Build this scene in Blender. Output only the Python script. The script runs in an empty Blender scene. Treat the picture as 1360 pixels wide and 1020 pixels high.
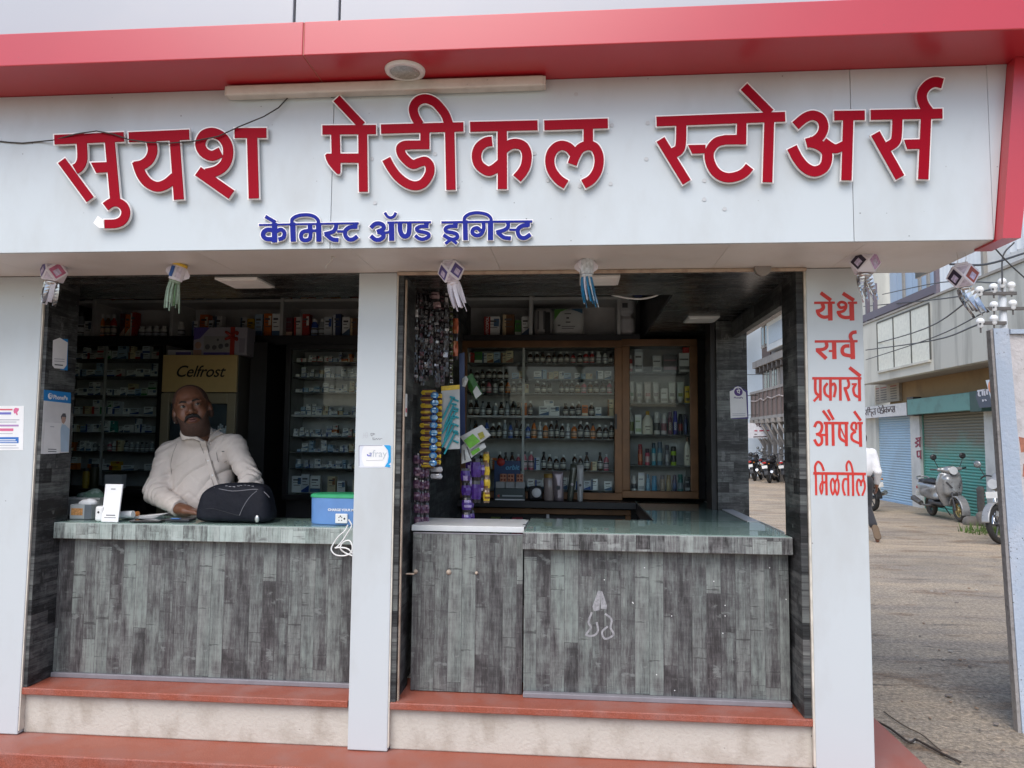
import bpy, bmesh, math, random
import numpy as np
from mathutils import Vector, Matrix, noise as mnoise
from mathutils.geometry import delaunay_2d_cdt
random.seed(7); rng = np.random.default_rng(7)
sc = bpy.context.scene
COL = sc.collection
rad = math.radians

# ------------------------------------------------------------------ camera
F_PX, YAW, PITCH, ROLL = 978.0, 0.08592, 0.07532, 0.009114
CAM = np.array([0.0, -3.3963, 1.42])
_fw = np.array([-math.sin(YAW)*math.cos(PITCH), math.cos(YAW)*math.cos(PITCH), math.sin(PITCH)])
_r = np.array([math.cos(YAW), math.sin(YAW), 0.0]); _u = np.cross(_r, _fw)
_R = math.cos(ROLL)*_r + math.sin(ROLL)*_u
_U = -math.sin(ROLL)*_r + math.cos(ROLL)*_u
cam_d = bpy.data.cameras.new('camera'); cam = bpy.data.objects.new('camera', cam_d); COL.objects.link(cam)
cam_d.sensor_fit = 'HORIZONTAL'; cam_d.sensor_width = 36.0; cam_d.lens = 36.0*F_PX/1360.0
cam_d.clip_start = 0.05; cam_d.clip_end = 3000
M = Matrix.Identity(4)
for i in range(3):
    M[i][0] = _R[i]; M[i][1] = _U[i]; M[i][2] = -_fw[i]; M[i][3] = CAM[i]
cam.matrix_world = M
sc.camera = cam

def at(x, y, X=None, Y=None, Z=None):
    """the point of the plane X=, Y= or Z= that the photo shows at pixel x, y"""
    d = _fw + _R*(x-680)/F_PX + _U*(510-y)/F_PX
    if X is not None: t = (X-CAM[0])/d[0]
    elif Y is not None: t = (Y-CAM[1])/d[1]
    else: t = (Z-CAM[2])/d[2]
    return CAM + d*t

# ------------------------------------------------------------------ world, sun, exposure
SUN_EL, SUN_AZ = rad(53), rad(197)        # high, in front of the shop, thin overcast
w = bpy.data.worlds.new('World'); sc.world = w; w.use_nodes = True
nt = w.node_tree; nt.nodes.clear()
out = nt.nodes.new('ShaderNodeOutputWorld'); bg = nt.nodes.new('ShaderNodeBackground'); sky = nt.nodes.new('ShaderNodeTexSky')
sky.sky_type = 'NISHITA'; sky.sun_disc = False; sky.sun_elevation = SUN_EL; sky.sun_rotation = SUN_AZ
sky.air_density = 1.0; sky.dust_density = 1.6; sky.ozone_density = 0.35
bg.inputs['Strength'].default_value = 0.12
nt.links.new(sky.outputs[0], bg.inputs[0]); nt.links.new(bg.outputs[0], out.inputs[0])
sun_d = bpy.data.lights.new('sun', 'SUN'); sun_d.energy = 1.4; sun_d.angle = rad(50); sun_d.color = (1.0, 0.97, 0.93)
sun = bpy.data.objects.new('sun', sun_d); COL.objects.link(sun)
_sd = Vector((math.sin(SUN_AZ)*math.cos(SUN_EL), math.cos(SUN_AZ)*math.cos(SUN_EL), math.sin(SUN_EL)))
sun.rotation_euler = _sd.to_track_quat('Z', 'Y').to_euler()
sc.view_settings.view_transform = 'Standard'; sc.view_settings.look = 'None'
sc.view_settings.exposure = 1.0; sc.view_settings.gamma = 1.0
sc.cycles.use_denoising = True
sc.cycles.max_bounces = 8; sc.cycles.diffuse_bounces = 5; sc.cycles.transparent_max_bounces = 16
sc.cycles.caustics_reflective = False; sc.cycles.caustics_refractive = False

# ------------------------------------------------------------------ materials
MATS = {}
def nn(nt, t, **kw):
    n = nt.nodes.new(t)
    for k, v in kw.items():
        setattr(n, k, v)
    return n
def base_mat(name):
    m = bpy.data.materials.new(name); m.use_nodes = True
    nt = m.node_tree; b = nt.nodes['Principled BSDF']
    return m, nt, b
def coords(nt, scale=(1, 1, 1), rot=(0, 0, 0), kind='Object'):
    tc = nn(nt, 'ShaderNodeTexCoord'); mp = nn(nt, 'ShaderNodeMapping')
    mp.inputs['Scale'].default_value = scale; mp.inputs['Rotation'].default_value = rot
    nt.links.new(tc.outputs[kind], mp.inputs['Vector']); return mp.outputs[0]
def ramp(nt, fac, stops):
    r = nn(nt, 'ShaderNodeValToRGB'); e = r.color_ramp.elements
    while len(e) < len(stops): e.new(0.5)
    for k, (p, c) in enumerate(stops):
        e[k].position = p; e[k].color = (c[0], c[1], c[2], 1) if not isinstance(c, (int, float)) else (c, c, c, 1)
    nt.links.new(fac, r.inputs[0]); return r.outputs[0]
def noise(nt, vec, scale, detail=4, rough=0.55):
    n = nn(nt, 'ShaderNodeTexNoise'); n.inputs['Scale'].default_value = scale
    n.inputs['Detail'].default_value = detail; n.inputs['Roughness'].default_value = rough
    nt.links.new(vec, n.inputs['Vector']); return n.outputs[0]
def mix(nt, fac, a, b, mode='MIX'):
    m = nn(nt, 'ShaderNodeMix', data_type='RGBA', blend_type=mode)
    for s, v in ((m.inputs[0], fac), (m.inputs[6], a), (m.inputs[7], b)):
        if isinstance(v, (int, float)): s.default_value = v
        elif isinstance(v, (tuple, list)): s.default_value = (*v[:3], 1)
        else: nt.links.new(v, s)
    return m.outputs[2]
def bump(nt, b, h, strength, dist=0.01):
    n = nn(nt, 'ShaderNodeBump'); n.inputs['Strength'].default_value = strength; n.inputs['Distance'].default_value = dist
    nt.links.new(h, n.inputs['Height']); nt.links.new(n.outputs[0], b.inputs['Normal'])

def plain(name, col, rough=0.5, metal=0.0, var=0.12, scale=12.0, bmp=0.0, coat=0.0, spec=0.5):
    """a surface of one colour with slight wear: cloudy tone variation and roughness"""
    if name in MATS: return MATS[name]
    m, nt, b = base_mat(name)
    v = coords(nt)
    n = noise(nt, v, scale, 5)
    dark = tuple(c*(1-var) for c in col); lite = tuple(min(1, c*(1+var*0.7)) for c in col)
    nt.links.new(ramp(nt, n, [(0.3, dark), (0.7, lite)]), b.inputs['Base Color'])
    nt.links.new(ramp(nt, n, [(0.25, max(0.02, rough*0.85)), (0.75, min(1, rough*1.15))]), b.inputs['Roughness'])
    b.inputs['Metallic'].default_value = metal; b.inputs['Coat Weight'].default_value = coat
    b.inputs['Specular IOR Level'].default_value = spec
    if bmp: bump(nt, b, noise(nt, v, scale*4, 6), bmp)
    MATS[name] = m; return m

def stained(name, col, stain, rough=0.35, amount=0.5, scale=3.0, streak=1.0, specks=0.0, bmp=0.0, sps=16, spr=0.06):
    """painted or clad surface with soft stains, drips and a few dark specks"""
    if name in MATS: return MATS[name]
    m, nt, b = base_mat(name)
    v = coords(nt, (1, 1, streak)); v1 = coords(nt)
    f = ramp(nt, noise(nt, v, scale, 8, 0.62), [(0.48, 0.0), (0.78, amount)])
    c = mix(nt, f, col, stain)
    c = mix(nt, ramp(nt, noise(nt, v1, 1.3, 3), [(0.35, 0.0), (0.7, 0.35)]), c, tuple(0.93*k for k in col))
    if specks:
        vo = nn(nt, 'ShaderNodeTexVoronoi'); vo.inputs['Scale'].default_value = sps; vo.inputs['Randomness'].default_value = 1
        nt.links.new(v1, vo.inputs['Vector'])
        s = ramp(nt, vo.outputs['Distance'], [(spr*0.6, specks), (spr, 0.0)])
        c = mix(nt, mix(nt, 1.0, s, ramp(nt, noise(nt, v1, 2.1, 2), [(0.5, 0), (0.58, 1)]), 'MULTIPLY'), c, (0.08, 0.07, 0.06))
    nt.links.new(c, b.inputs['Base Color']); b.inputs['Roughness'].default_value = rough
    if bmp: bump(nt, b, noise(nt, v1, 60, 6), bmp)
    MATS[name] = m; return m

def laminate(name, axis='Z', plank=0.075, length=0.42, dark=(0.034, 0.032, 0.034), mid=(0.085, 0.081, 0.085), lite=(0.225, 0.245, 0.235), rough=0.42, bias=0.5, along='X'):
    """printed weathered-plank laminate. axis: the direction the planks run; along: the direction they are laid in"""
    if name in MATS: return MATS[name]
    m, nt, b = base_mat(name)
    tc = nn(nt, 'ShaderNodeTexCoord'); sp = nn(nt, 'ShaderNodeSeparateXYZ'); cb = nn(nt, 'ShaderNodeCombineXYZ')
    nt.links.new(tc.outputs['Object'], sp.inputs[0])
    nt.links.new(sp.outputs[axis], cb.inputs['X']); nt.links.new(sp.outputs[along], cb.inputs['Y'])
    def M_(op, a, b):
        n = nn(nt, 'ShaderNodeMath', operation=op); nt.links.new(a, n.inputs[0])
        if isinstance(b, (int, float)): n.inputs[1].default_value = b
        else: nt.links.new(b, n.inputs[1])
        return n.outputs[0]
    wn = nn(nt, 'ShaderNodeTexWhiteNoise', noise_dimensions='1D'); nt.links.new(M_('FLOOR', M_('DIVIDE', M_('ADD', sp.outputs[along], 3.1*0.37), plank), 0.0), wn.inputs['W'])
    nt.links.new(M_('ADD', sp.outputs[axis], M_('MULTIPLY', wn.outputs[0], 4.0)), cb.inputs['X'])
    v = cb.outputs[0]
    def brick(width, row, off, seedshift):
        mp = nn(nt, 'ShaderNodeMapping'); mp.inputs['Location'].default_value = (seedshift, seedshift*0.37, 0)
        nt.links.new(v, mp.inputs['Vector'])
        br = nn(nt, 'ShaderNodeTexBrick'); br.offset = off*0; br.offset_frequency = 1; br.squash = 1.0
        br.inputs['Scale'].default_value = 1.0; br.inputs['Brick Width'].default_value = width; br.inputs['Row Height'].default_value = row
        br.inputs['Mortar Size'].default_value = 0.0012; br.inputs['Mortar Smooth'].default_value = 0.2; br.inputs['Bias'].default_value = 0
        br.inputs['Color1'].default_value = (0, 0, 0, 1); br.inputs['Color2'].default_value = (1, 1, 1, 1); br.inputs['Mortar'].default_value = (0.1, 0.1, 0.1, 1)
        nt.links.new(mp.outputs[0], br.inputs['Vector']); return br
    b1 = brick(length, plank, 0.37, 3.1); b2 = brick(length*0.55, plank*0.43, 0.21, 7.7)
    tone = mix(nt, 0.30, b1.outputs['Color'], b2.outputs['Color'])
    own = nn(nt, 'ShaderNodeVectorMath', operation='MULTIPLY_ADD'); own.inputs[1].default_value = (9.0, 5.0, 7.0)
    nt.links.new(b1.outputs['Color'], own.inputs[0]); nt.links.new(v, own.inputs[2]); vo_ = own.outputs[0]
    def strk(sx, sy, sc, det):
        mp = nn(nt, 'ShaderNodeMapping'); mp.inputs['Scale'].default_value = (sx, sy, 1); nt.links.new(vo_ if det > 2 else v, mp.inputs['Vector'])
        return noise(nt, mp.outputs[0], sc, det, 0.68)
    grain = strk(1.0, 16.0, 7.0, 9); worn = strk(1.0, 4.0, 6.0, 8); fine = strk(3.0, 60.0, 10.0, 6)
    patch = strk(1.6, 3.0, 5.0, 10)
    cuts = strk(9.0, 1.0, 3.2, 6)
    t = mix(nt, 0.60, tone, grain); t = mix(nt, 0.34, t, worn); t = mix(nt, 0.30, t, patch); t = mix(nt, 0.12, t, cuts); t = mix(nt, 0.16, t, fine)
    k0 = 0.2*(bias-0.5)
    c = ramp(nt, t, [(0.43-k0, dark), (0.48-k0, mid), (0.53-k0, tuple(0.5*a+0.5*k for a, k in zip(lite, mid))), (0.585-k0, lite)])
    tint = ramp(nt, strk(0.5, 3.0, 2.2, 2), [(0.35, (1.0, 0.985, 0.97)), (0.65, (0.93, 1.0, 0.965))])
    c = mix(nt, 1.0, c, tint, 'MULTIPLY')
    c = mix(nt, ramp(nt, cuts, [(0.60, 0.0), (0.655, 0.75)]), c, dark); c = mix(nt, ramp(nt, strk(5.0, 2.2, 4.0, 8), [(0.60, 0.0), (0.66, 0.6)]), c, lite)
    nt.links.new(c, b.inputs['Base Color'])
    nt.links.new(ramp(nt, grain, [(0.3, rough*0.8), (0.7, rough*1.25)]), b.inputs['Roughness'])
    bump(nt, b, t, 0.12, 0.004)
    MATS[name] = m; return m

def granite(name, col, rough=0.3):
    if name in MATS: return MATS[name]
    m, nt, b = base_mat(name); v = coords(nt)
    g = noise(nt, v, 260, 3, 0.7); big = noise(nt, v, 5, 7, 0.6)
    c = ramp(nt, g, [(0.35, tuple(k*0.62 for k in col)), (0.5, col), (0.66, tuple(min(1, k*1.35+0.04) for k in col))])
    c = mix(nt, ramp(nt, big, [(0.46, 0.0), (0.75, 0.55)]), c, tuple(0.5*k+0.16 for k in col))
    nt.links.new(c, b.inputs['Base Color'])
    nt.links.new(ramp(nt, big, [(0.35, rough), (0.7, rough+0.35)]), b.inputs['Roughness'])
    bump(nt, b, g, 0.05, 0.002)
    MATS[name] = m; return m

def glass(name, tint=(0.97, 1.0, 0.99), refl=1.0, rough=0.0):
    if name in MATS: return MATS[name]
    m = bpy.data.materials.new(name); m.use_nodes = True; nt = m.node_tree; nt.nodes.clear()
    o = nn(nt, 'ShaderNodeOutputMaterial'); mx = nn(nt, 'ShaderNodeMixShader'); tr = nn(nt, 'ShaderNodeBsdfTransparent'); gl = nn(nt, 'ShaderNodeBsdfGlossy')
    fr = nn(nt, 'ShaderNodeFresnel'); fr.inputs[0].default_value = 1.52
    mul = nn(nt, 'ShaderNodeMath', operation='MULTIPLY'); mul.inputs[1].default_value = refl
    geo = nn(nt, 'ShaderNodeNewGeometry'); fb = nn(nt, 'ShaderNodeMath', operation='SUBTRACT'); fb.inputs[0].default_value = 1.0; nt.links.new(geo.outputs['Backfacing'], fb.inputs[1])
    m2 = nn(nt, 'ShaderNodeMath', operation='MULTIPLY'); nt.links.new(mul.outputs[0], m2.inputs[0]); nt.links.new(fb.outputs[0], m2.inputs[1])
    nt.links.new(fr.outputs[0], mul.inputs[0]); nt.links.new(m2.outputs[0], mx.inputs[0])
    tr.inputs[0].default_value = (*tint, 1); gl.inputs['Roughness'].default_value = rough
    nt.links.new(tr.outputs[0], mx.inputs[1]); nt.links.new(gl.outputs[0], mx.inputs[2]); nt.links.new(mx.outputs[0], o.inputs[0])
    MATS[name] = m; return m

# ------------------------------------------------------------------ mesh building
class MB:
    def __init__(s): s.v = []; s.f = []; s.mi = []; s.sm = []; s.m = 0
    def add(s, vs, fs, smooth=False):
        o = len(s.v); s.v += [tuple(map(float, p)) for p in vs]
        for f in fs: s.f.append([o+i for i in f]); s.mi.append(s.m); s.sm.append(smooth)
        return s
    def box(s, x0, x1, y0, y1, z0, z1, bev=0.0):
        if bev > 0:
            b = min(bev, 0.45*abs(x1-x0), 0.45*abs(y1-y0), 0.45*abs(z1-z0))
            bm = bmesh.new(); bmesh.ops.create_cube(bm, size=1)
            for v in bm.verts: v.co = Vector((x0+(v.co.x+.5)*(x1-x0), y0+(v.co.y+.5)*(y1-y0), z0+(v.co.z+.5)*(z1-z0)))
            bmesh.ops.bevel(bm, geom=bm.edges[:], offset=b, segments=2, affect='EDGES', profile=0.5)
            bm.verts.index_update()
            s.add([v.co for v in bm.verts], [[v.index for v in f.verts] for f in bm.faces]); bm.free(); return s
        return s.add([(x0,y0,z0),(x1,y0,z0),(x1,y1,z0),(x0,y1,z0),(x0,y0,z1),(x1,y0,z1),(x1,y1,z1),(x0,y1,z1)],
                     [(3,2,1,0),(4,5,6,7),(0,1,5,4),(1,2,6,5),(2,3,7,6),(3,0,4,7)])
    def quad(s, a, b, c, d): return s.add([a,b,c,d], [(0,1,2,3)])
    def tube(s, pts, r, n=8, caps=True, smooth=True):
        P = [Vector(p) for p in pts]; R = r if isinstance(r, (list, tuple)) else [r]*len(P)
        vs = []; prev = None
        for i, p in enumerate(P):
            t = (P[min(i+1, len(P)-1)] - P[max(i-1, 0)]).normalized()
            if prev is None:
                a = t.orthogonal().normalized()
            else:
                a = (prev - t*prev.dot(t)); a = a.normalized() if a.length > 1e-6 else t.orthogonal().normalized()
            prev = a; b = t.cross(a)
            for k in range(n):
                an = 2*math.pi*k/n; vs.append(p + (a*math.cos(an)+b*math.sin(an))*R[i])
        fs = []
        for i in range(len(P)-1):
            for k in range(n): fs.append((i*n+k, i*n+(k+1)%n, (i+1)*n+(k+1)%n, (i+1)*n+k))
        s.add(vs, fs, smooth)
        if caps:
            o = len(vs); s.add(vs[:n], [tuple(range(n))[::-1]]); s.add(vs[-n:], [tuple(range(n))])
        return s
    def lathe(s, prof, c=(0,0,0), n=16, axis='Z', smooth=True, sx=1.0, sy=1.0):
        vs = []; fs = []
        for (r, z) in prof:
            for k in range(n):
                a = 2*math.pi*k/n; x, y = r*math.cos(a)*sx, r*math.sin(a)*sy
                p = (x, y, z) if axis == 'Z' else ((x, z, y) if axis == 'Y' else (z, x, y))
                vs.append((p[0]+c[0], p[1]+c[1], p[2]+c[2]))
        flip = axis == 'Y'
        for i in range(len(prof)-1):
            for k in range(n):
                q = (i*n+k, i*n+(k+1)%n, (i+1)*n+(k+1)%n, (i+1)*n+k); fs.append(q[::-1] if flip else q)
        L = (len(prof)-1)*n
        s.add(vs, fs, smooth)
        for i0, rev in ((0, not flip), (L, flip)):
            ring = vs[i0:i0+n]
            s.add(ring, [tuple(range(n))[::-1] if rev else tuple(range(n))])
        return s
    def torus(s, c, R, r, axis='X', n=28, m=10, squash=1.0):
        vs = []; fs = []
        for i in range(n):
            a = 2*math.pi*i/n
            for k in range(m):
                b = 2*math.pi*k/m; rr = R+r*math.cos(b); h = r*math.sin(b)*squash
                p = (h, rr*math.cos(a), rr*math.sin(a)) if axis == 'X' else ((rr*math.cos(a), h, rr*math.sin(a)) if axis == 'Y' else (rr*math.cos(a), rr*math.sin(a), h))
                vs.append((p[0]+c[0], p[1]+c[1], p[2]+c[2]))
        for i in range(n):
            for k in range(m): fs.append((i*m+k, ((i+1)%n)*m+k, ((i+1)%n)*m+(k+1)%m, i*m+(k+1)%m))
        return s.add(vs, fs, True)
    def prism(s, poly, a, b, plane='XZ', at=0.0):
        """poly in 2D extruded from a to b along the third axis"""
        def P(u, v, t): return (u, t, v) if plane == 'XZ' else ((t, u, v) if plane == 'YZ' else (u, v, t))
        n = len(poly); vs = [P(u, v, a) for u, v in poly]+[P(u, v, b) for u, v in poly]
        fs = [tuple(range(n))[::-1], tuple(range(n, 2*n))]+[(i, (i+1)%n, n+(i+1)%n, n+i) for i in range(n)]
        return s.add(vs, fs)
    def xf(s, mat, start=0):
        mm = Matrix(mat)
        for i in range(start, len(s.v)): s.v[i] = tuple(mm @ Vector(s.v[i]))
        return s
    def build(s, name, mats, parent=None, origin=None, fixn=True):
        me = bpy.data.meshes.new(name)
        V = np.array(s.v, float) if s.v else np.zeros((0, 3))
        if parent is not None: off = np.array(wloc(parent))
        elif origin is not None: off = np.array(origin)
        else: off = np.array([(V[:,0].min()+V[:,0].max())/2, (V[:,1].min()+V[:,1].max())/2, V[:,2].min()])
        # objects that are parts get their own origin at the part's middle so patterns differ from part to part
        c = off if parent is None else np.array([(V[:,0].min()+V[:,0].max())/2, (V[:,1].min()+V[:,1].max())/2, (V[:,2].min()+V[:,2].max())/2])
        me.from_pydata([tuple(p) for p in V-c], [], s.f)
        for m in (mats if isinstance(mats, (list, tuple)) else [mats]): me.materials.append(m)
        me.polygons.foreach_set('material_index', s.mi); me.polygons.foreach_set('use_smooth', s.sm)
        if fixn:
            bm = bmesh.new(); bm.from_mesh(me); bmesh.ops.recalc_face_normals(bm, faces=bm.faces[:]); bm.to_mesh(me); bm.free()
        me.update()
        o = bpy.data.objects.new(name, me); COL.objects.link(o)
        if parent is not None: o.parent = parent; o.location = tuple(c-off)
        else: o.location = tuple(off)
        return o
def wloc(o):
    p = Vector((0, 0, 0))
    while o is not None: p = p+Vector(o.location); o = o.parent
    return p
def tag(o, label=None, cat=None, group=None, kind=None):
    if label: o['label'] = label
    if cat: o['category'] = cat
    if group: o['group'] = group
    if kind: o['kind'] = kind
    return o
def thing(name, loc, label, cat, group=None):
    o = bpy.data.objects.new(name, None); COL.objects.link(o); o.location = tuple(loc); o.empty_display_size = 0.1
    return tag(o, label, cat, group)
def copy_tree(o, parent=None):
    c = o.copy(); COL.objects.link(c); c.parent = parent
    for ch in list(o.children): copy_tree(ch, c)
    return c
def box(name, mat, x0, x1, y0, y1, z0, z1, parent=None, bev=0.0):
    return MB().box(x0, x1, y0, y1, z0, z1, bev).build(name, mat, parent)

def text_mesh(txt, size, shear=0.0, bold=0.0, align='CENTER', spacing=1.0):
    """triangulated letters in the XY plane as (verts, faces)"""
    cu = bpy.data.curves.new('text', 'FONT'); cu.body = txt; cu.size = size; cu.shear = shear; cu.offset = bold; cu.align_x = align; cu.align_y = 'CENTER'
    cu.space_character = spacing; cu.resolution_u = 4
    o = bpy.data.objects.new('text', cu); COL.objects.link(o)
    dg = bpy.context.evaluated_depsgraph_get(); dg.update()
    me = bpy.data.meshes.new_from_object(o.evaluated_get(dg))
    V = [tuple(v.co) for v in me.vertices]; Fc = [list(p.vertices) for p in me.polygons]
    bpy.data.objects.remove(o); bpy.data.curves.remove(cu); bpy.data.meshes.remove(me)
    return V, Fc
def add_text(mb, txt, size, o, u, v, proud=0.0006, **kw):
    """letters on the plane through o spanned by u (reading direction) and v (up)"""
    V, Fc = text_mesh(txt, size, **kw); o, u, v = Vector(o), Vector(u).normalized(), Vector(v).normalized(); n = u.cross(v)*proud
    return mb.add([o+n+u*p[0]+v*p[1] for p in V], Fc)

# ---- iso-surface of a distance function (surface nets), for bodies and soft or moulded shapes
def iso(f, lo, hi, h):
    lo, hi = np.array(lo, float), np.array(hi, float)
    n = np.ceil((hi-lo)/h).astype(int)+1
    g = [lo[k]+h*np.arange(n[k]) for k in range(3)]
    P = np.stack(np.meshgrid(*g, indexing='ij'), -1)
    st = 4
    if np.prod(n) > 60000:
        ci = [np.unique(np.minimum(np.arange(0, n[k]+st, st), n[k]-1)) for k in range(3)]
        Cc = np.stack(np.meshgrid(*[g[k][ci[k]] for k in range(3)], indexing='ij'), -1)
        Dc = f(Cc.reshape(-1, 3)).reshape(Cc.shape[:3])
        near = [np.minimum((np.arange(n[k])+st//2)//st, len(ci[k])-1) for k in range(3)]
        D = Dc[np.ix_(*near)].copy(); mk = np.abs(D) < h*st*1.35
        D[mk] = f(P[mk])
    else: D = f(P.reshape(-1, 3)).reshape(n)
    S = D < 0
    cs = np.zeros(n-1, int); acc = np.zeros((*(n-1), 3)); cnt = np.zeros(n-1)
    corners = [(i, j, k) for i in (0, 1) for j in (0, 1) for k in (0, 1)]
    def sl(A, c): return A[c[0]:n[0]-1+c[0], c[1]:n[1]-1+c[1], c[2]:n[2]-1+c[2]]
    base = np.stack(np.meshgrid(*[np.arange(k-1) for k in n], indexing='ij'), -1).astype(float)
    for a in corners:
        for ax in range(3):
            if a[ax]: continue
            b = list(a); b[ax] = 1
            da, db = sl(D, a), sl(D, b); cr = (da < 0) != (db < 0)
            t = np.where(cr, da/np.where(cr, da-db, 1), 0)
            p = base+np.array(a); p[..., ax] += t
            acc += p*cr[..., None]; cnt += cr
    act = cnt > 0; idx = -np.ones(n-1, int); idx[act] = np.arange(act.sum())
    V = lo+h*(acc[act]/cnt[act][:, None])
    Fc = []
    for ax in range(3):
        u, v = (ax+1) % 3, (ax+2) % 3
        s0 = [slice(None)]*3; s0[ax] = slice(0, n[ax]-1); s1 = [slice(None)]*3; s1[ax] = slice(1, n[ax])
        A, B = S[tuple(s0)], S[tuple(s1)]
        ii = np.argwhere(A != B)
        ok = (ii[:, u] > 0) & (ii[:, v] > 0) & (ii[:, u] < n[u]-1) & (ii[:, v] < n[v]-1); ii = ii[ok]
        if not len(ii): continue
        def at_(du, dv):
            q = ii.copy(); q[:, u] -= du; q[:, v] -= dv; return idx[q[:, 0], q[:, 1], q[:, 2]]
        q = np.stack([at_(1, 1), at_(0, 1), at_(0, 0), at_(1, 0)], 1)
        fl = ~A[ii[:, 0], ii[:, 1], ii[:, 2]]
        q[fl] = q[fl][:, ::-1]; Fc.append(q)
    return V, np.concatenate(Fc)
def smin(a, b, k):
    h = np.clip(0.5+0.5*(b-a)/k, 0, 1); return b*(1-h)+a*h-k*h*(1-h)
def smax(a, b, k): return -smin(-a, -b, k)
def cap(P, a, b, ra, rb=None):
    a, b = np.array(a, float), np.array(b, float); rb = ra if rb is None else rb
    d = b-a; t = np.clip(((P-a)@d)/(d@d), 0, 1); return np.linalg.norm(P-a-t[:, None]*d, axis=1)-(ra+(rb-ra)*t)
def ell(P, c, r):
    r = np.array(r, float); q = (P-np.array(c))/r; k = np.linalg.norm(q, axis=1); return (k-1)*r.min()*np.where(k > 1e-6, 1, 1)
def rbox(P, c, half, r):
    q = np.abs(P-np.array(c))-np.array(half)+r; return np.linalg.norm(np.maximum(q, 0), axis=1)+np.minimum(q.max(1), 0)-r
def fnoise(P, sc, seed=0):
    """cheap smooth noise from a few sines, for cloth folds and dents"""
    g = np.random.default_rng(seed); s = np.zeros(len(P))
    for k in range(7):
        d = g.normal(size=3); d /= np.linalg.norm(d); s += np.sin(P@d*sc*(0.6+0.25*k)+g.uniform(0, 6.3))/(1+0.35*k)
    return s/3.0
def iso_mb(mb, f, lo, hi, h):
    V, Fc = iso(f, lo, hi, h); return mb.add(V, Fc.tolist(), True)
# ================================================================== surfaces shared by the place
ACP = stained('white_cladding', (0.545, 0.585, 0.605), (0.36, 0.34, 0.31), 0.28, 0.5, 2.2, 0.5, 0.7)
ACPU = stained('upper_cladding', (0.42, 0.45, 0.48), (0.5, 0.5, 0.5), 0.3, 0.3, 2.0)
ACP2 = stained('soffit_cladding', (0.74, 0.73, 0.71), (0.50, 0.46, 0.41), 0.42, 0.5, 2.6, 1.0, 0.3)
EDGE = plain('cladding_edge', (0.62, 0.58, 0.50), 0.5, var=0.25)
SEAM = plain('seam', (0.30, 0.31, 0.32), 0.7)
REDP = stained('red_cladding', (0.47, 0.020, 0.032), (0.36, 0.02, 0.03), 0.30, 0.35, 2.0, 1.0, 0.25)
REDF = stained('red_acrylic', (0.30, 0.002, 0.013), (0.30, 0.006, 0.02), 0.5, 0.4, 6.0)
REDF.node_tree.nodes['Principled BSDF'].inputs['Specular IOR Level'].default_value = 0.08
REDP.node_tree.nodes['Principled BSDF'].inputs['Specular IOR Level'].default_value = 0.9
WHTA = plain('white_acrylic', (0.86, 0.82, 0.80), 0.35, var=0.05)
BLUA = plain('blue_acrylic', (0.012, 0.020, 0.235), 0.5, var=0.08, spec=0.12)
REDV = plain('red_vinyl', (0.56, 0.030, 0.020), 0.45, var=0.12)
GRAN = granite('red_granite', (0.29, 0.075, 0.043))
PLAS = stained('cream_plaster', (0.53, 0.50, 0.44), (0.27, 0.22, 0.165), 0.85, 0.85, 7.0, 0.6, 0.9, bmp=0.35)
LAMV = laminate('counter_laminate', 'Z', 0.066, 0.75, along='X')
LAMS = laminate('slab_laminate_left', 'Z', 0.062, 0.30, (0.11, 0.115, 0.115), (0.26, 0.29, 0.28), (0.42, 0.47, 0.455), 0.3, 0.55, 'X')
LAMS2 = laminate('slab_laminate_right', 'Z', 0.066, 0.30, (0.035, 0.033, 0.035), (0.13, 0.125, 0.13), (0.33, 0.35, 0.34), 0.3, 0.5, 'X')
LAMH = laminate('jamb_laminate', 'Y', 0.070, 0.40, (0.016, 0.016, 0.017), (0.055, 0.055, 0.058), (0.17, 0.175, 0.17), 0.55, 0.40, 'Z')
LAMH.node_tree.nodes['Principled BSDF'].inputs['Specular IOR Level'].default_value = 0.25
LAMHX = laminate('wall_laminate', 'X', 0.065, 0.40, (0.020, 0.020, 0.021), (0.065, 0.065, 0.066), (0.21, 0.215, 0.21), 0.4, 0.45, 'Z')
LAMC = laminate('ceiling_laminate', 'X', 0.085, 0.5, (0.02, 0.019, 0.019), (0.05, 0.048, 0.047), (0.12, 0.115, 0.11), 0.25, 0.4, 'Y')
DARKW = plain('dark_board', (0.018, 0.017, 0.018), 0.45, var=0.3)
SHELFW = plain('shelf_board', (0.55, 0.55, 0.55), 0.5, var=0.1)
BROWNF = plain('brown_frame', (0.19, 0.092, 0.038), 0.35, 0.25, var=0.3, scale=6)
GLS = glass('cabinet_glass', refl=0.6)
GLT = glass('counter_glass', (0.90, 0.97, 0.95))
RUST = stained('rusty_rod', (0.50, 0.40, 0.31), (0.16, 0.06, 0.03), 0.7, 0.9, 14, 1, 0.0)
STEEL = plain('steel', (0.55, 0.55, 0.54), 0.35, 0.9, var=0.2)
BLACKP = plain('black_plastic', (0.02, 0.02, 0.022), 0.4)
WHITEP = plain('white_plastic', (0.78, 0.78, 0.77), 0.35, var=0.06)
PAPER = plain('paper', (0.80, 0.80, 0.80), 0.7, var=0.05)

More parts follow.
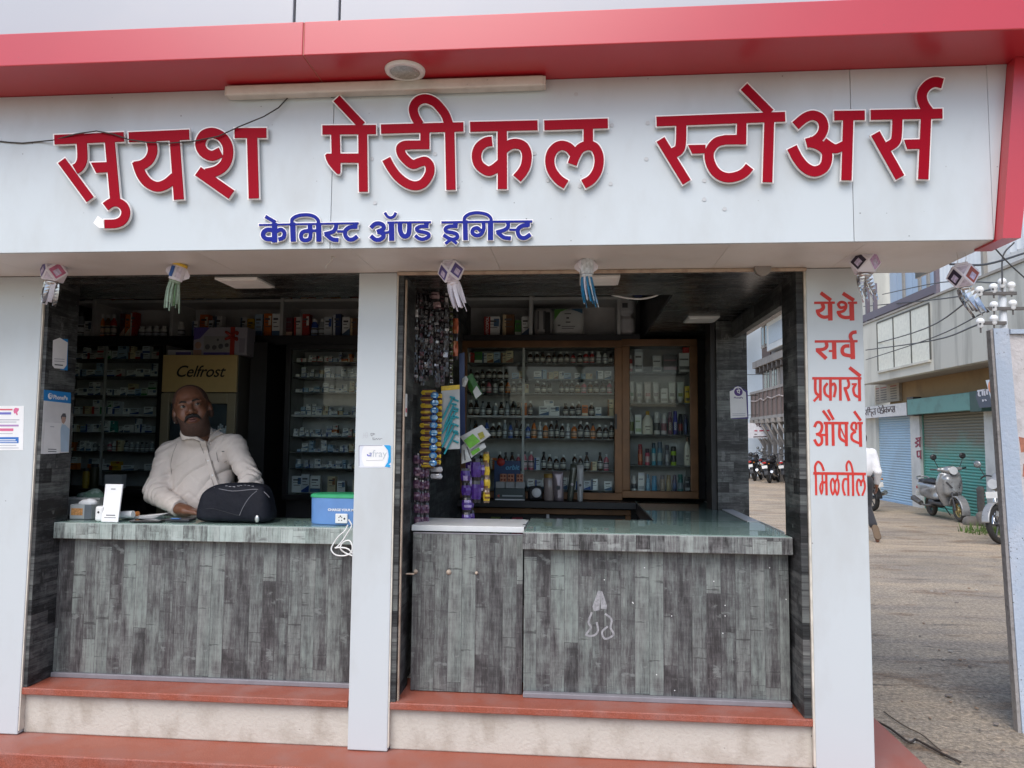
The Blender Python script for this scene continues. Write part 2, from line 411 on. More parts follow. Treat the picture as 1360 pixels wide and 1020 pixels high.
# ================================================================== ground
def ground_mat():
    m, nt, b = base_mat('road_dirt'); v = coords(nt); vs = coords(nt, (0.17, 0.85, 1), (0, 0, rad(12)))
    big = noise(nt, v, 0.55, 6, 0.6); mid_ = noise(nt, vs, 4.0, 8, 0.62); fine = noise(nt, v, 38, 8, 0.8); grit = noise(nt, v, 150, 2, 0.7); vp = coords(nt, (0.6, 1.5, 1), (0, 0, rad(-10))); pat = noise(nt, vp, 1.9, 7, 0.68)
    c = ramp(nt, big, [(0.30, (0.25, 0.205, 0.155)), (0.48, (0.38, 0.305, 0.222)), (0.66, (0.47, 0.36, 0.245))])
    c = mix(nt, ramp(nt, mid_, [(0.44, 0.0), (0.60, 0.55)]), c, (0.25, 0.215, 0.185))
    c = mix(nt, ramp(nt, mid_, [(0.61, 0.0), (0.69, 0.8)]), c, (0.17, 0.115, 0.07))
    c = mix(nt, ramp(nt, pat, [(0.555, 0.0), (0.64, 0.8)]), c, (0.20, 0.125, 0.072)); c = mix(nt, ramp(nt, noise(nt, vs, 11, 8, 0.7), [(0.585, 0.0), (0.64, 0.75)]), c, (0.11, 0.088, 0.068))
    c = mix(nt, 0.9, c, ramp(nt, fine, [(0.34, 0.16), (0.5, 0.50), (0.66, 0.98)]), 'OVERLAY')
    c = mix(nt, ramp(nt, grit, [(0.63, 0.0), (0.68, 0.7)]), c, (0.66, 0.62, 0.56))
    nt.links.new(c, b.inputs['Base Color'])
    nt.links.new(ramp(nt, mid_, [(0.35, 0.62), (0.62, 0.8), (0.74, 0.28)]), b.inputs['Roughness'])
    bump(nt, b, mix(nt, 0.4, fine, mid_), 0.9, 0.03)
    return m
ROADZ = -0.12
mb = MB()
# a sheet reaching the horizon, finer near the shop and very slightly uneven
xs = [-900, -200, -60, -20, -10] + list(np.arange(-6, 14, 0.5)) + [16, 22, 60, 200, 900]
ys = [-900, -200, -60, -20, -8] + list(np.arange(-5, 40, 0.75)) + [60, 120, 300, 900]
for yy in ys:
    for xx in xs:
        dz = 0.012*mnoise.noise(Vector((xx*0.5, yy*0.5, 0))) if (1.7 < xx < 13 and -4 < yy < 39) else 0
        mb.v.append((xx, yy, ROADZ+dz))
nx = len(xs)
for j in range(len(ys)-1):
    for i in range(nx-1): mb.f.append([j*nx+i, j*nx+i+1, (j+1)*nx+i+1, (j+1)*nx+i]); mb.mi.append(0); mb.sm.append(True)
tag(mb.build('road', ground_mat(), origin=(0, 0, ROADZ), fixn=False), kind='structure')
tag(MB().box(-6, 1.55, -0.19, 3.6, -0.25, 0.0, 0.006).build('pavement', GRAN), kind='structure')
tag(MB().box(-6, 1.55, -0.75, -0.193, -0.25, -0.075, 0.006).build('pavement', granite('red_granite_step', (0.25, 0.082, 0.056), 0.5)), kind='structure')

# ================================================================== the shop building
SZ = 2.209
shop = thing('shop_building', (0, 1, 0), 'grey and white single storey medicine shop with three white pillars', 'shop')
for x0, x1 in ((-4.6, -2.633), (-1.031, -0.846), (1.042, 1.287)):
    pl = box('pillar', ACP, x0, x1, 0.0, 0.24, 0.003, SZ-0.002, shop, 0.004)
    MB().box(x1+0.0005, x1+0.006, 0.003, 0.20, 0.02, SZ-0.004).build('edge_trim', EDGE, pl) if x1 < 1 else MB().box(x0-0.009, x0-0.0005, 0.003, 0.02, 0.02, SZ-0.004).build('edge_trim', EDGE, pl)
for x0, x1 in ((-2.632, -1.032), (-0.845, 1.041)):
    box('plinth', PLAS, x0, x1, 0.035, 2.3, 0.0, 0.186, shop, 0.006)
    box('sill', GRAN, x0+0.004, x1-0.004, 0.004, 0.36, 0.1865, 0.218, shop, 0.004)
FLOOR = plain('floor_tile', (0.70, 0.67, 0.63), 0.3)
box('floor', FLOOR, -4.1, 1.04, 0.361, 2.6, 0.1865, 0.215, shop)
WALLI = plain('inner_wall', (0.14, 0.14, 0.145), 0.7)
box('back_wall', WALLI, -4.1, 1.3, 2.42, 2.6, 0.216, 2.9, shop)
box('side_wall', WALLI, -4.25, -4.1, 0.24, 2.6, 0.0, 2.9, shop)
# jamb linings with the dark plank laminate
box('jamb_lining', LAMH, -2.626, -2.606, 0.012, 0.235, 0.2185, SZ-0.002, shop, 0.002)
box('jamb_lining', LAMH, -0.839, -0.815, 0.012, 0.25, 0.2185, SZ-0.002, shop, 0.002)
box('jamb_lining', LAMH, 1.0, 1.032, 0.014, 0.25, 0.2185, SZ-0.002, shop, 0.002)
box('frame_post', RUST, -0.812, -0.806, 0.03, 0.05, 0.2185, SZ-0.03, shop)
# partition between the two bays, side wall with its opening, column, lintel
box('partition', LAMH, -0.93, -0.842, 0.252, 2.30, 0.2155, 2.72, shop, 0.002)
box('lintel', LAMH, 1.0, 1.04, 0.252, 1.398, 2.085, 2.195, shop, 0.002)
box('column', LAMHX, 0.902, 1.095, 1.40, 1.62, 0.2155, 2.195, shop, 0.002)
box('column_strip', DARKW, 0.868, 0.900, 1.42, 1.60, 0.2155, 2.195, shop)
box('side_panel', LAMH, 1.0, 1.04, 1.622, 2.418, 0.2155, 2.195, shop)
# ceilings: a plank strip over the counters, a low plank ceiling on the right, the open loft behind
box('ceiling', LAMC, -4.1, 0.52, 0.002, 0.555, 2.20, 2.225, shop)
box('ceiling', LAMC, 0.522, 1.26, 0.002, 2.40, 2.20, 2.225, shop)
box('loft_side', DARKW, 0.505, 0.52, 0.557, 2.40, 2.20, 2.72, shop)
box('loft_front', DARKW, -4.1, 0.50, 0.535, 0.554, 2.226, 2.72, shop)
box('roof', plain('roof_light_block', (0.3, 0.3, 0.3), 0.8), -4.6, 1.60, -0.40, 2.6, 2.93, 3.05, shop)  # unseen slab over the shop, put in to block light from above
box('loft_ceiling', DARKW, -4.1, 0.50, 0.556, 2.418, 2.72, 2.74, shop)
box('outer_wall', ACP, 1.242, 1.287, 0.243, 2.6, 2.23, 2.92, shop)
# wall above the red canopy, white panels with two open joints
for x0, x1 in ((-4.6, at(391, 12, Y=-0.25)[0]-0.006), (at(391, 12, Y=-0.25)[0]+0.006, at(451, 12, Y=-0.25)[0]-0.005), (at(451, 12, Y=-0.25)[0]+0.005, 1.6)):
    box('upper_panel', ACPU, x0, x1, -0.25, -0.22, 3.051, 5.4, shop, 0.003)
box('upper_wall', SEAM, -4.6, 1.6, -0.215, 0.2, 3.051, 5.4, shop)

# ceiling lights, unlit square panels
for k, (px, lab) in enumerate((((-1.76, -1.545, 0.02, 0.235), 'flat square ceiling light over the shopkeeper'),
                            ((0.02, 0.21, 0.05, 0.24), 'flat square ceiling light above the front counter slab'),
                            ((0.70, 0.895, 1.225, 1.44), 'flat square ceiling light over the glass side counter'))):
    x0, x1, y0, y1 = px
    t = thing('ceiling_light', ((x0+x1)/2, (y0+y1)/2, 2.186), lab, 'ceiling light', 'square ceiling lights of the shop')
    MB().box(x0, x1, y0, y1, 2.188, 2.1995, 0.002).build('frame', WHITEP, t)
    MB().box(x0+0.012, x1-0.012, y0+0.012, y1-0.012, 2.1845, 2.1878).build('diffuser', plain('diffuser', (0.85, 0.85, 0.83), 0.5), t)

# ================================================================== canopy and signboard
canopy = thing('red_canopy', (0, -0.55, 2.91), 'long glossy red canopy projecting over the white signboard', 'canopy')
xj = at(403, 50, Y=-0.70)[0]
box('canopy_panel', REDP, -4.6, xj-0.0015, -0.70, -0.20, 2.912, 3.05, canopy, 0.004)
box('canopy_panel', REDP, xj+0.0015, 2.15, -0.70, -0.20, 2.912, 3.05, canopy, 0.004)
box('joint', plain('joint_tape', (0.55, 0.25, 0.18), 0.6), xj-0.0012, xj+0.0012, -0.697, -0.21, 2.914, 3.048, canopy)
fin = MB()
pA, pB, pC, pD = (1.690, 2.911), (1.785, 2.911), (1.682, 2.20), (1.616, 2.20)
fin.prism([pA, pB, pC, pD], -0.50, -0.30, 'XZ'); fin.build('canopy_return', REDP, canopy)

sign = thing('shop_signboard', (-0.5, -0.44, SZ), 'white signboard with big red lettering and a blue line of smaller letters', 'signboard')
sj1, sj2 = at(441, 230, Y=-0.446)[0], at(1133, 260, Y=-0.446)[0]
for x0, x1 in ((-4.6, sj1-0.001), (sj1+0.001, sj2-0.001), (sj2+0.001, 1.613)):
    box('face_panel', ACP, x0, x1, -0.446, -0.43, SZ, 2.9105, sign, 0.0015)
MB().prism([(1.614, 2.21), (1.614, 2.911), (1.689, 2.911)], -0.446, -0.43, 'XZ').build('end_panel', ACP, sign)
box('backing', SEAM, -4.6, 1.60, -0.4295, -0.41, SZ+0.02, 2.90, sign)
ss = [-4.6, -2.63, -1.62, -0.94, -0.35, 0.62, 1.15, 1.628]
for x0, x1 in zip(ss[:-1], ss[1:]):
    box('soffit_panel', ACP2, x0+0.0006, x1-0.0006, -0.4285, 0.12, SZ+0.0, SZ+0.018, sign, 0.001)
box('side_panel', ACP2, 1.6285, 1.64, -0.42, 0.25, SZ, 2.905, sign)
mb = MB()
for (zx, zy, s, pts) in ((400, 80, 3.09, [(1128,140),(290,405),(550,385),(303,585),(643,517),(180,443),(1270,507),(1145,517),(957,383),(1275,267),(1012,493)]),
                         (840, 80, 2.615, [(53,218),(48,343),(249,418),(249,483),(320,516)])):
    for (a, b_) in pts:
        p = at(zx+a/s, zy+b_/s, Y=-0.447)
        MB().lathe([(0.0085, 0), (0.0085, 0.0012), (0.007, 0.002)], (p[0], -0.4485, p[2]), 14, 'Y').build('rivet_cap', plain('rivet_grey', (0.50, 0.51, 0.52), 0.5), sign)

# rod along the inner edge of the soffit, with the round lock box
box('shutter_rod', RUST, -0.842, 1.04, -0.022, -0.003, SZ-0.017, SZ-0.0015, shop, 0.004)
p = at(1012, 357, Y=-0.03)
MB().lathe([(0.036, -0.05), (0.036, -0.024), (0.030, -0.022)], (p[0], -0.0, p[2]), 24, 'Y').build('shutter_lock', plain('lock_plate', (0.32, 0.29, 0.27), 0.5, 0.4), shop)

# ---------------- lettering: each stroke is a strip, all strokes of a letter are united and given thickness
def smooth_path(pts, step=4):
    P = [np.array(p, float) for p in pts]
    if len(P) < 3: return P
    out_ = []
    for i in range(len(P)-1):
        p0 = P[i-1] if i > 0 else 2*P[0]-P[1]; p1, p2 = P[i], P[i+1]; p3 = P[i+2] if i+2 < len(P) else 2*P[-1]-P[-2]
        for k in range(step):
            t = k/step
            out_.append(0.5*((2*p1)+(-p0+p2)*t+(2*p0-5*p1+4*p2-p3)*t*t+(-p0+3*p1-3*p2+p3)*t**3))
    out_.append(P[-1]); return out_
def strip(pts, wd, grow=0.0, ext=0.0):
    P = smooth_path(pts); n = len(P); L = []; R_ = []
    if ext:
        d0 = (P[0]-P[1]); d0 /= np.linalg.norm(d0); d1 = (P[-1]-P[-2]); d1 /= np.linalg.norm(d1)
        P[0] = P[0]+d0*ext; P[-1] = P[-1]+d1*ext
    for i in range(n):
        a = P[i]-P[i-1] if i > 0 else P[1]-P[0]; b = P[i+1]-P[i] if i < n-1 else P[-1]-P[-2]
        a = a/(np.linalg.norm(a)+1e-9); b = b/(np.linalg.norm(b)+1e-9); t = a+b; t = t/(np.linalg.norm(t)+1e-9)
        nrm = np.array([-t[1], t[0]]); m = 1/max(0.5, abs(np.dot(nrm, np.array([-a[1], a[0]]))))
        if isinstance(wd, (tuple, list)): h = wd[0]+(wd[1]-wd[0])*i/(n-1)
        else: h = wd
        h = (h/2+grow)*m
        L.append(P[i]+nrm*h); R_.append(P[i]-nrm*h)
    return [[L[i], L[i+1], R_[i+1], R_[i]] for i in range(n-1)]
def grow_poly(poly, g):
    P = [np.array(p, float) for p in poly]; n = len(P)
    ar = sum(P[i][0]*P[(i+1) % n][1]-P[(i+1) % n][0]*P[i][1] for i in range(n)); s = 1 if ar > 0 else -1; o = []
    for i in range(n):
        a = P[i]-P[i-1]; b = P[(i+1) % n]-P[i]; a /= np.linalg.norm(a); b /= np.linalg.norm(b)
        na, nb = np.array([a[1], -a[0]])*s, np.array([b[1], -b[0]])*s; m = na+nb; k = max(0.35, np.dot(m, na)); o.append(P[i]+m*g/k)
    return o
def glyph_union(spec, grow=0.0):
    polys = []
    for st in spec:
        if st[0] == 'P': polys.append(grow_poly(st[1], grow) if grow else [np.array(p, float) for p in st[1]])
        else: polys += strip(st[1], st[0], grow, grow)
    vs = []; fs = []
    for q in polys:
        ar = sum(q[i][0]*q[(i+1) % len(q)][1]-q[(i+1) % len(q)][0]*q[i][1] for i in range(len(q)))
        if abs(ar) < 1e-6: continue
        if ar < 0: q = q[::-1]
        o = len(vs); vs += [Vector((float(p[0]), float(p[1]))) for p in q]; fs.append(list(range(o, o+len(q))))
    V, E_, F_, ov, oe, of = delaunay_2d_cdt(vs, [], fs, 0, 1e-4)
    Q = [np.array([(vs[i].x, vs[i].y) for i in f]) for f in fs]
    def inside(p):
        for q in Q:
            a = q; b = np.roll(q, -1, 0); c = ((a[:, 1] > p[1]) != (b[:, 1] > p[1]))
            if (c & (p[0] < (b[:, 0]-a[:, 0])*(p[1]-a[:, 1])/np.where(c, b[:, 1]-a[:, 1], 1)+a[:, 0])).sum() % 2: return True
        return False
    keep = []
    for f in F_:
        p = (V[f[0]]+V[f[1]]+V[f[2]])/3
        if inside((p.x, p.y)): keep.append(f)
    return [tuple(v) for v in V], keep
def solid(mb, V, Fc, front, back):
    """V: 2D points mapped by front() and back() to the two faces of a sheet of letter material"""
    n = len(V); vs = [front(*p) for p in V]+[back(*p) for p in V]; fs = []
    cnt = {}
    for f in Fc:
        for i in range(len(f)):
            e = (f[i], f[(i+1) % len(f)]); cnt[e] = cnt.get(e, 0)+1
    for f in Fc: fs.append(tuple(f)); fs.append(tuple(n+i for i in f[::-1]))
    for (a, b) in cnt:
        if (b, a) not in cnt: fs.append((b, a, n+a, n+b))
    return mb.add(vs, fs)
LETN = [0]
def letter(spec, zx, zy, s, y_face, thick, mat_face, edge=None, edge_mat=None, edge_thick=0.0, parent=None, name='letter', extra=None):
    LETN[0] += 1; thick = thick+0.00035*(LETN[0] % 2); edge_thick = edge_thick+0.0006*(LETN[0] % 2)
    S = lambda y: (lambda u, v: tuple(at(zx+u/s, zy+v/s, Y=y)))
    root = None
    if edge:
        V, Fc = glyph_union(spec, edge*s); m = MB()
        sY = y_face-edge_thick
        solid(m, V, Fc, S(sY), lambda u, v: (S(sY)(u, v)[0], y_face-0.001, S(sY)(u, v)[2]))
        root = m.build(name, edge_mat, parent); y_face = sY
    V, Fc = glyph_union(spec); m = MB(); fY = y_face-thick
    solid(m, V, Fc, S(fY), lambda u, v: (S(fY)(u, v)[0], y_face-0.0003, S(fY)(u, v)[2]))
    f = m.build('face' if root else name, mat_face, root or parent)
    return root or f
G_MAIN = [
 ('su', 65, 160, 6.8, [(85, [(48,172),(673,146)]), (90, [(293,180),(299,340),(272,412),(232,440)]), (78, [(112,362),(369,712)]), ('P', [(378,380),(530,375),(530,465),(425,472)]),
   (88, [(545,160),(595,715)]), (78, [(508,778),(560,742),(615,738),(668,768),(692,825),(672,890),(610,928),(500,935)])]),
 ('ya', 65, 160, 6.8, [(90, [(720,150),(1265,126)]), (86, [(918,170),(935,270),(905,350),(845,398),(770,414)]), (88, [(792,370),(830,480),(890,560),(975,598),(1060,572),(1135,510)]), (90, [(1132,150),(1172,712)])]),
 ('sha', 230, 160, 6.8, [(90, [(430,285),(350,318),(275,285),(243,212),(275,135),(350,110),(430,140),(485,215),(494,310),(464,395),(395,452),(295,480)]), (92, [(223,457),(523,668)]),
   (88, [(553,112),(840,110)]), (92, [(710,110),(727,702)])]),
 ('me', 420, 115, 6.8, [(82, [(55,390),(538,386)]), (76, [(183,106),(410,348)]), (78, [(172,390),(178,650)]), (82, [(190,645),(400,645)]),
   ('P', [(80,620),(95,605),(218,604),(218,770),(206,790),(185,785),(150,750),(110,700),(88,655)]), (80, [(418,390),(425,948)])]),
 ('di', 500, 115, 6.8, [(82, [(40,382),(785,362)]), (82, [(437,395),(437,563)]), (78, [(440,524),(290,526)]),
   (80, [(300,526),(250,530),(217,556),(228,612),(280,672),(330,702),(390,682),(440,672),(478,708),(482,770),(455,830),(410,878),(345,895),(270,872),(190,810),(130,730),(88,653)]),
   (85, [(660,360),(672,930)]), (80, [(388,340),(345,265),(333,190),(370,130),(440,108),(520,135),(580,195),(625,260),(654,345)])]),
 ('ka', 650, 125, 6.8, [(88, [(-175,294),(435,280)]), (84, [(115,290),(117,855)]), (86, [(24,424),(-35,434),(-95,482),(-117,557),(-95,637),(-20,692),(40,677),(105,625)]),
   (88, [(105,510),(185,456),(250,447),(310,475),(338,545),(328,640),(295,705),(248,760)])]),
 ('la', 650, 125, 6.8, [(86, [(495,280),(1070,262)]), (86, [(893,270),(893,440)]), (84, [(692,815),(625,770),(565,690),(545,605),(560,530),(605,478),(660,462),(722,485),(772,545)]),
   (84, [(748,632),(775,560),(820,490),(890,462),(950,480),(985,545),(990,620),(970,700),(920,770),(850,812)])]),
 ('sto', 865, 105, 6.8, [(86, [(48,382),(1210,338)]), (80, [(838,66),(1075,305)]), (92, [(272,385),(268,570),(250,635),(190,672)]), (82, [(84,544),(320,930)]), ('P', [(333,595),(490,592),(490,668),(370,672)]),
   (86, [(818,370),(815,588)]), (84, [(817,545),(660,547)]), (84, [(670,547),(590,570),(532,640),(525,720),(560,810),(620,868),(700,890),(790,872),(850,835),(888,790)]), (88, [(1067,360),(1050,930)])]),
 ('a', 1010, 105, 6.8, [(84, [(318,418),(400,350),(475,325),(545,355),(573,425),(550,500),(490,555),(416,578)]), (92, [(440,565),(520,588),(590,640),(603,720),(570,800),(490,833),(410,800),(340,720),(286,616)]),
   (80, [(570,565),(640,615),(690,627),(770,590)]), (92, [(795,335),(778,912)]), (84, [(668,328),(943,325)])]),
 ('rsa', 1110, 95, 6.8, [(88, [(318,390),(965,378)]), (88, [(966,106),(900,92),(835,120),(790,175),(780,235),(800,300),(845,365)]), (90, [(560,390),(553,570),(535,635),(475,678)]),
   (85, [(359,558),(582,955)]), ('P', [(620,615),(780,610),(780,695),(648,698)]), (92, [(818,390),(792,970)])]),
]
SY = -0.446
for nm, zx, zy, s, spec in G_MAIN:
    L = letter(spec, zx, zy, s, SY-0.012, 0.004, REDF, 1.55, WHTA, 0.012, sign)
    if nm == 'su':
        V, Fc = glyph_union([('P', [(400,925),(440,860),(488,893),(502,972),(450,968)])]); m = MB()
        S = lambda u, v, y: tuple(at(65+u/6.8, 160+v/6.8, Y=y))
        solid(m, V, Fc, lambda u, v: S(u, v, SY-0.032), lambda u, v: S(u, v, SY-0.029)); m.build('bare_tip', WHTA, L)
G_BLUE = [
 (340, 275, 9.067, [(22, [(35,215),(505,205)]), (42, [(112,112),(232,182)]), (62, [(222,190),(222,425)]), (52, [(200,275),(135,272),(92,300),(85,345),(125,382),(205,385)]), (46, [(240,292),(300,270),(338,300),(338,345),(315,375),(268,388)])]),
 (340, 275, 9.067, [(22, [(500,205),(860,200)]), (64, [(440,185),(448,415)]), (40, [(434,195),(436,145),(500,105),(600,92),(690,108),(742,150),(752,195)]), (64, [(752,190),(757,415)]), (55, [(648,200),(652,300)]), (32, [(640,285),(740,282)]),
   (46, [(640,285),(570,295),(541,335),(550,385),(598,400),(648,375),(658,280)])]),
 (340, 275, 9.067, [(22, [(855,200),(1235,193)]), (46, [(965,195),(958,250),(925,295),(822,326)]), (50, [(835,320),(915,385),(992,396)]), (28, [(975,292),(1055,292)]), (55, [(1195,190),(1192,258)]),
   (48, [(1205,237),(1130,242),(1078,280),(1075,340),(1112,385),(1165,388),(1220,350)])]),
 (480, 275, 11.33, [(62, [(142,312),(200,255),(270,245),(328,275),(325,330),(232,372)]), (62, [(245,370),(318,398),(330,445),(275,488),(205,485),(140,432)]), (36, [(315,372),(360,385),(430,368)]), (80, [(450,225),(455,505)]), (30, [(388,232),(560,230)]),
   (40, [(352,82),(388,138),(435,158),(485,140),(518,82)])]),
 (480, 275, 11.33, [(30, [(500,230),(1045,226)]), (68, [(578,235),(582,350),(612,418),(655,440),(700,415),(718,350),(720,235)])]),
 (480, 275, 11.33, [(30, [(760,228),(1045,226)]), (66, [(978,235),(975,300)]), (52, [(1008,288),(890,292),(832,320),(850,358),(930,375),(1005,400),(1008,445),(930,482),(860,468),(808,425)])]),
 (575, 275, 9.714, [(28, [(108,197),(380,192)]), (60, [(290,195),(288,258)]), (46, [(315,245),(205,250),(160,280),(175,315),(250,328),(305,350),(312,392),(260,415),(200,400),(135,358)]), (36, [(240,410),(158,472)]), (36, [(238,415),(308,470)])]),
 (575, 275, 9.714, [(28, [(370,192),(800,188)]), (62, [(415,170),(420,425)]), (40, [(402,195),(412,130),(480,85),(580,72),(690,93),(745,140),(748,195)]), (68, [(742,190),(742,425)]), (48, [(650,195),(655,270),(622,345),(560,365),(508,332),(520,285),(572,268),(615,305)])]),
 (575, 275, 9.714, [(28, [(790,188),(1282,184)]), (48, [(965,190),(970,245),(930,290),(815,326)]), (50, [(830,322),(910,388),(1005,402)]), (28, [(985,290),(1075,292)]), (65, [(1220,185),(1218,248)]), (52, [(1235,232),(1155,240),(1100,280),(1098,340),(1130,388),(1190,395),(1258,350)])]),
]
for zx, zy, s, spec in G_BLUE:
    letter(spec, zx, zy, s, SY-0.006, 0.003, BLUA, 1.15, WHTA, 0.008, sign, 'small_letter')
G_PIL = [
 (1070, 375, 9.27, [(30, [(105,252),(360,250)]), (46, [(205,260),(218,310),(185,345),(128,358)]), (42, [(142,345),(165,398),(220,428),(290,422)]), (56, [(300,250),(305,470)]), (46, [(185,128),(312,222)])]),
 (1070, 375, 9.27, [(34, [(490,300),(430,312),(403,270),(440,242),(490,260),(496,310),(460,355),(385,368)]), (42, [(398,360),(430,412),(490,433),(560,428)]), (58, [(565,250),(572,470)]), (30, [(520,252),(635,250)]), (46, [(458,134),(595,222)])]),
 (1070, 375, 9.27, [(30, [(112,728),(400,726)]), (42, [(252,735),(260,788),(220,823),(125,832)]), (48, [(140,832),(255,940)]), (26, [(285,845),(345,845)]), (54, [(350,730),(355,945)])]),
 (1070, 375, 9.27, [(30, [(395,726),(640,724)]), (44, [(540,782),(480,788),(450,830),(470,885),(555,905)]), (56, [(575,730),(582,945)]), (42, [(628,610),(578,620),(550,660),(572,725)])]),
 (1070, 480, 8.16, [(28, [(72,183),(200,183)]), (30, [(105,190),(108,330),(150,372)]), (30, [(160,190),(160,425)]), (26, [(160,355),(88,432)])]),
 (1070, 480, 8.16, [(28, [(195,183),(400,183)]), (30, [(270,190),(270,425)]), (28, [(238,235),(205,285),(215,355),(270,392)]), (28, [(275,262),(308,242),(325,290),(308,388)]), (30, [(375,190),(378,425)])]),
 (1070, 480, 8.16, [(28, [(395,183),(490,183)]), (28, [(455,190),(470,245),(455,285),(412,292)]), (32, [(425,290),(472,428)])]),
 (1070, 480, 8.16, [(28, [(485,183),(605,183)]), (22, [(500,247),(556,245)]), (28, [(542,248),(518,300),(535,365),(590,388)]), (32, [(582,190),(586,430)]), (38, [(475,66),(595,160)])]),
 (1070, 480, 8.16, [(30, [(95,712),(122,662),(165,668),(178,720),(155,775),(112,792)]), (30, [(120,786),(172,815),(172,885),(130,905),(95,845)]), (24, [(158,795),(230,798)]), (32, [(225,665),(230,912)]), (32, [(295,670),(300,915)]), (28, [(195,668),(345,668)]), (30, [(188,532),(265,640)]), (30, [(243,522),(303,632)])]),
 (1070, 480, 8.16, [(28, [(340,668),(465,668)]), (30, [(370,675),(370,820),(435,872)]), (32, [(440,672),(443,918)]), (14, [(378,715),(430,835)])]),
 (1070, 480, 8.16, [(26, [(548,740),(545,672),(508,672),(498,725),(545,762)]), (28, [(545,760),(502,790),(508,850),(595,892)]), (34, [(590,665),(597,925)]), (26, [(560,668),(620,668)]), (30, [(526,540),(598,642)])]),
 (1070, 595, 12.75, [(46, [(130,428),(420,431)]), (36, [(172,425),(180,800)]), (38, [(168,425),(162,310),(205,235),(255,260),(290,330),(308,388)]), (28, [(283,445),(287,590)]), (40, [(262,582),(350,582)]), (30, [(288,585),(287,700),(268,770),(246,680),(258,595)]), (40, [(348,435),(356,800)])]),
 (1070, 595, 12.75, [(46, [(415,431),(620,434)]), (32, [(540,440),(540,520)]), (32, [(492,600),(462,520),(430,570),(430,690),(460,785),(492,700),(500,590),(538,520),(562,610),(557,720),(532,790),(498,690)])]),
 (1070, 595, 12.75, [(46, [(615,434),(850,437)]), (36, [(720,440),(726,810)]), (36, [(715,530),(655,530),(630,620),(640,720),(668,802)]), (38, [(800,430),(806,812)]), (34, [(700,392),(693,290),(730,225),(772,285),(800,415)])]),
 (1070, 595, 12.75, [(46, [(845,437),(1022,440)]), (34, [(975,445),(982,540)]), (34, [(908,808),(875,720),(870,600),(895,532),(930,575),(938,645)]), (34, [(935,600),(965,545),(993,570),(1003,680),(958,808)])]),
]
plet = thing('vinyl_lettering', (1.16, -0.001, 1.3), 'vertical red vinyl lettering in five lines on a white pillar', 'lettering')
for zx, zy, s, spec in G_PIL:
    letter(spec, zx, zy, s, -0.0006, 0.0008, REDV, None, None, 0, plet)

# ---------------- tube light batten, downlight and the wire across the sign
bt = thing('tube_light', at(511, 112, Y=-0.47), 'long dusty cream tube light batten under the red canopy', 'tube light')
p0, p1 = at(300, 119, Y=-0.50), at(722, 106, Y=-0.50)
BATT = stained('batten', (0.66, 0.60, 0.54), (0.36, 0.30, 0.25), 0.5, 0.6, 8, 1, 0.5)
MB().box(p0[0], p1[0], -0.50, -0.4475, p1[2]-0.022, p1[2]+0.022, 0.006).build('housing', BATT, bt)
MB().box(p1[0]-0.002, p1[0]+0.008, -0.497, -0.45, p1[2]-0.020, p1[2]+0.020, 0.003).build('end_cap', BATT, bt)
MB().box(p0[0]-0.008, p0[0]+0.002, -0.497, -0.45, p1[2]-0.020, p1[2]+0.020, 0.003).build('end_cap', BATT, bt)
p = at(538, 93, Z=2.911)
dl = thing('downlight', (p[0], p[1], 2.895), 'round recessed downlight in the red canopy underside', 'downlight')
MB().lathe([(0.082, 2.911), (0.080, 2.902), (0.062, 2.897), (0.060, 2.903), (0.058, 2.9115)], (p[0], p[1], 0), 32).build('trim_ring', WHITEP, dl)
m = MB(); m.lathe([(0.059, 2.9005), (0.03, 2.905), (0.001, 2.906)], (p[0], p[1], 0), 32); m.build('reflector', plain('reflector', (0.55, 0.54, 0.52), 0.25, 0.8, var=0.3, scale=60), dl)
wpts = [(-6, 187), (12, 189), (30, 190), (52, 188), (72, 186), (100, 178), (128, 174), (150, 178), (170, 185), (195, 189), (225, 190), (255, 188), (290, 181), (318, 168), (350, 155), (370, 143), (384, 128)]
wy = [-0.449]*4+[-0.468]*1+[-0.481]*10+[-0.462, -0.452]
mb = MB(); mb.tube([at(x, y, Y=yy-0.002) for (x, y), yy in zip(wpts, wy)], 0.0028, 6)
tag(mb.build('electric_wire', plain('wire_black', (0.04, 0.035, 0.03), 0.6)), 'thin dark wire drooping over the first red letters to the tube light', 'wire')
mb = MB(); mb.tube([at(x, y, Y=-0.452) for x, y in ((432, 124), (440, 129), (448, 128), (458, 127), (470, 122))], 0.0022, 6)
tag(mb.build('electric_wire', MATS['wire_black']), 'short loose end of wire hanging under the tube light batten', 'wire')
# ================================================================== counters
CT = 0.99
lc = thing('counter', (-1.8, 0.3, 0.218), 'grey plank laminate counter with pale slab where the shopkeeper leans', 'counter')
box('front_panel', LAMV, -2.604, -0.935, 0.180, 0.20, 0.2425, 0.905, lc)
box('base_strip', plain('base_strip', (0.22, 0.21, 0.23), 0.4), -2.604, -0.935, 0.165, 0.20, 0.2185, 0.241, lc, 0.003)
box('slab', LAMS, -2.604, -0.935, 0.130, 0.52, 0.906, CT-0.007, lc, 0.003)
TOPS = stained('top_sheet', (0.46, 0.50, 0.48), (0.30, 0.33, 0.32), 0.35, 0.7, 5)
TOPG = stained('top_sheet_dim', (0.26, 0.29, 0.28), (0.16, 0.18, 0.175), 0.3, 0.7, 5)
box('glass_top', GLT, -2.600, -0.94, 0.134, 0.518, CT-0.0045, CT, lc, 0.001); box('top_sheet', TOPS, -2.602, -0.937, 0.132, 0.519, CT-0.0068, CT-0.005, lc)
rc = thing('counter', (0.37, 0.4, 0.218), 'grey weathered plank counter with thick slab and glass top, right of the swing flap', 'counter')
box('front_panel', LAMV, -0.24, 0.985, 0.165, 0.185, 0.2425, 0.905, rc)
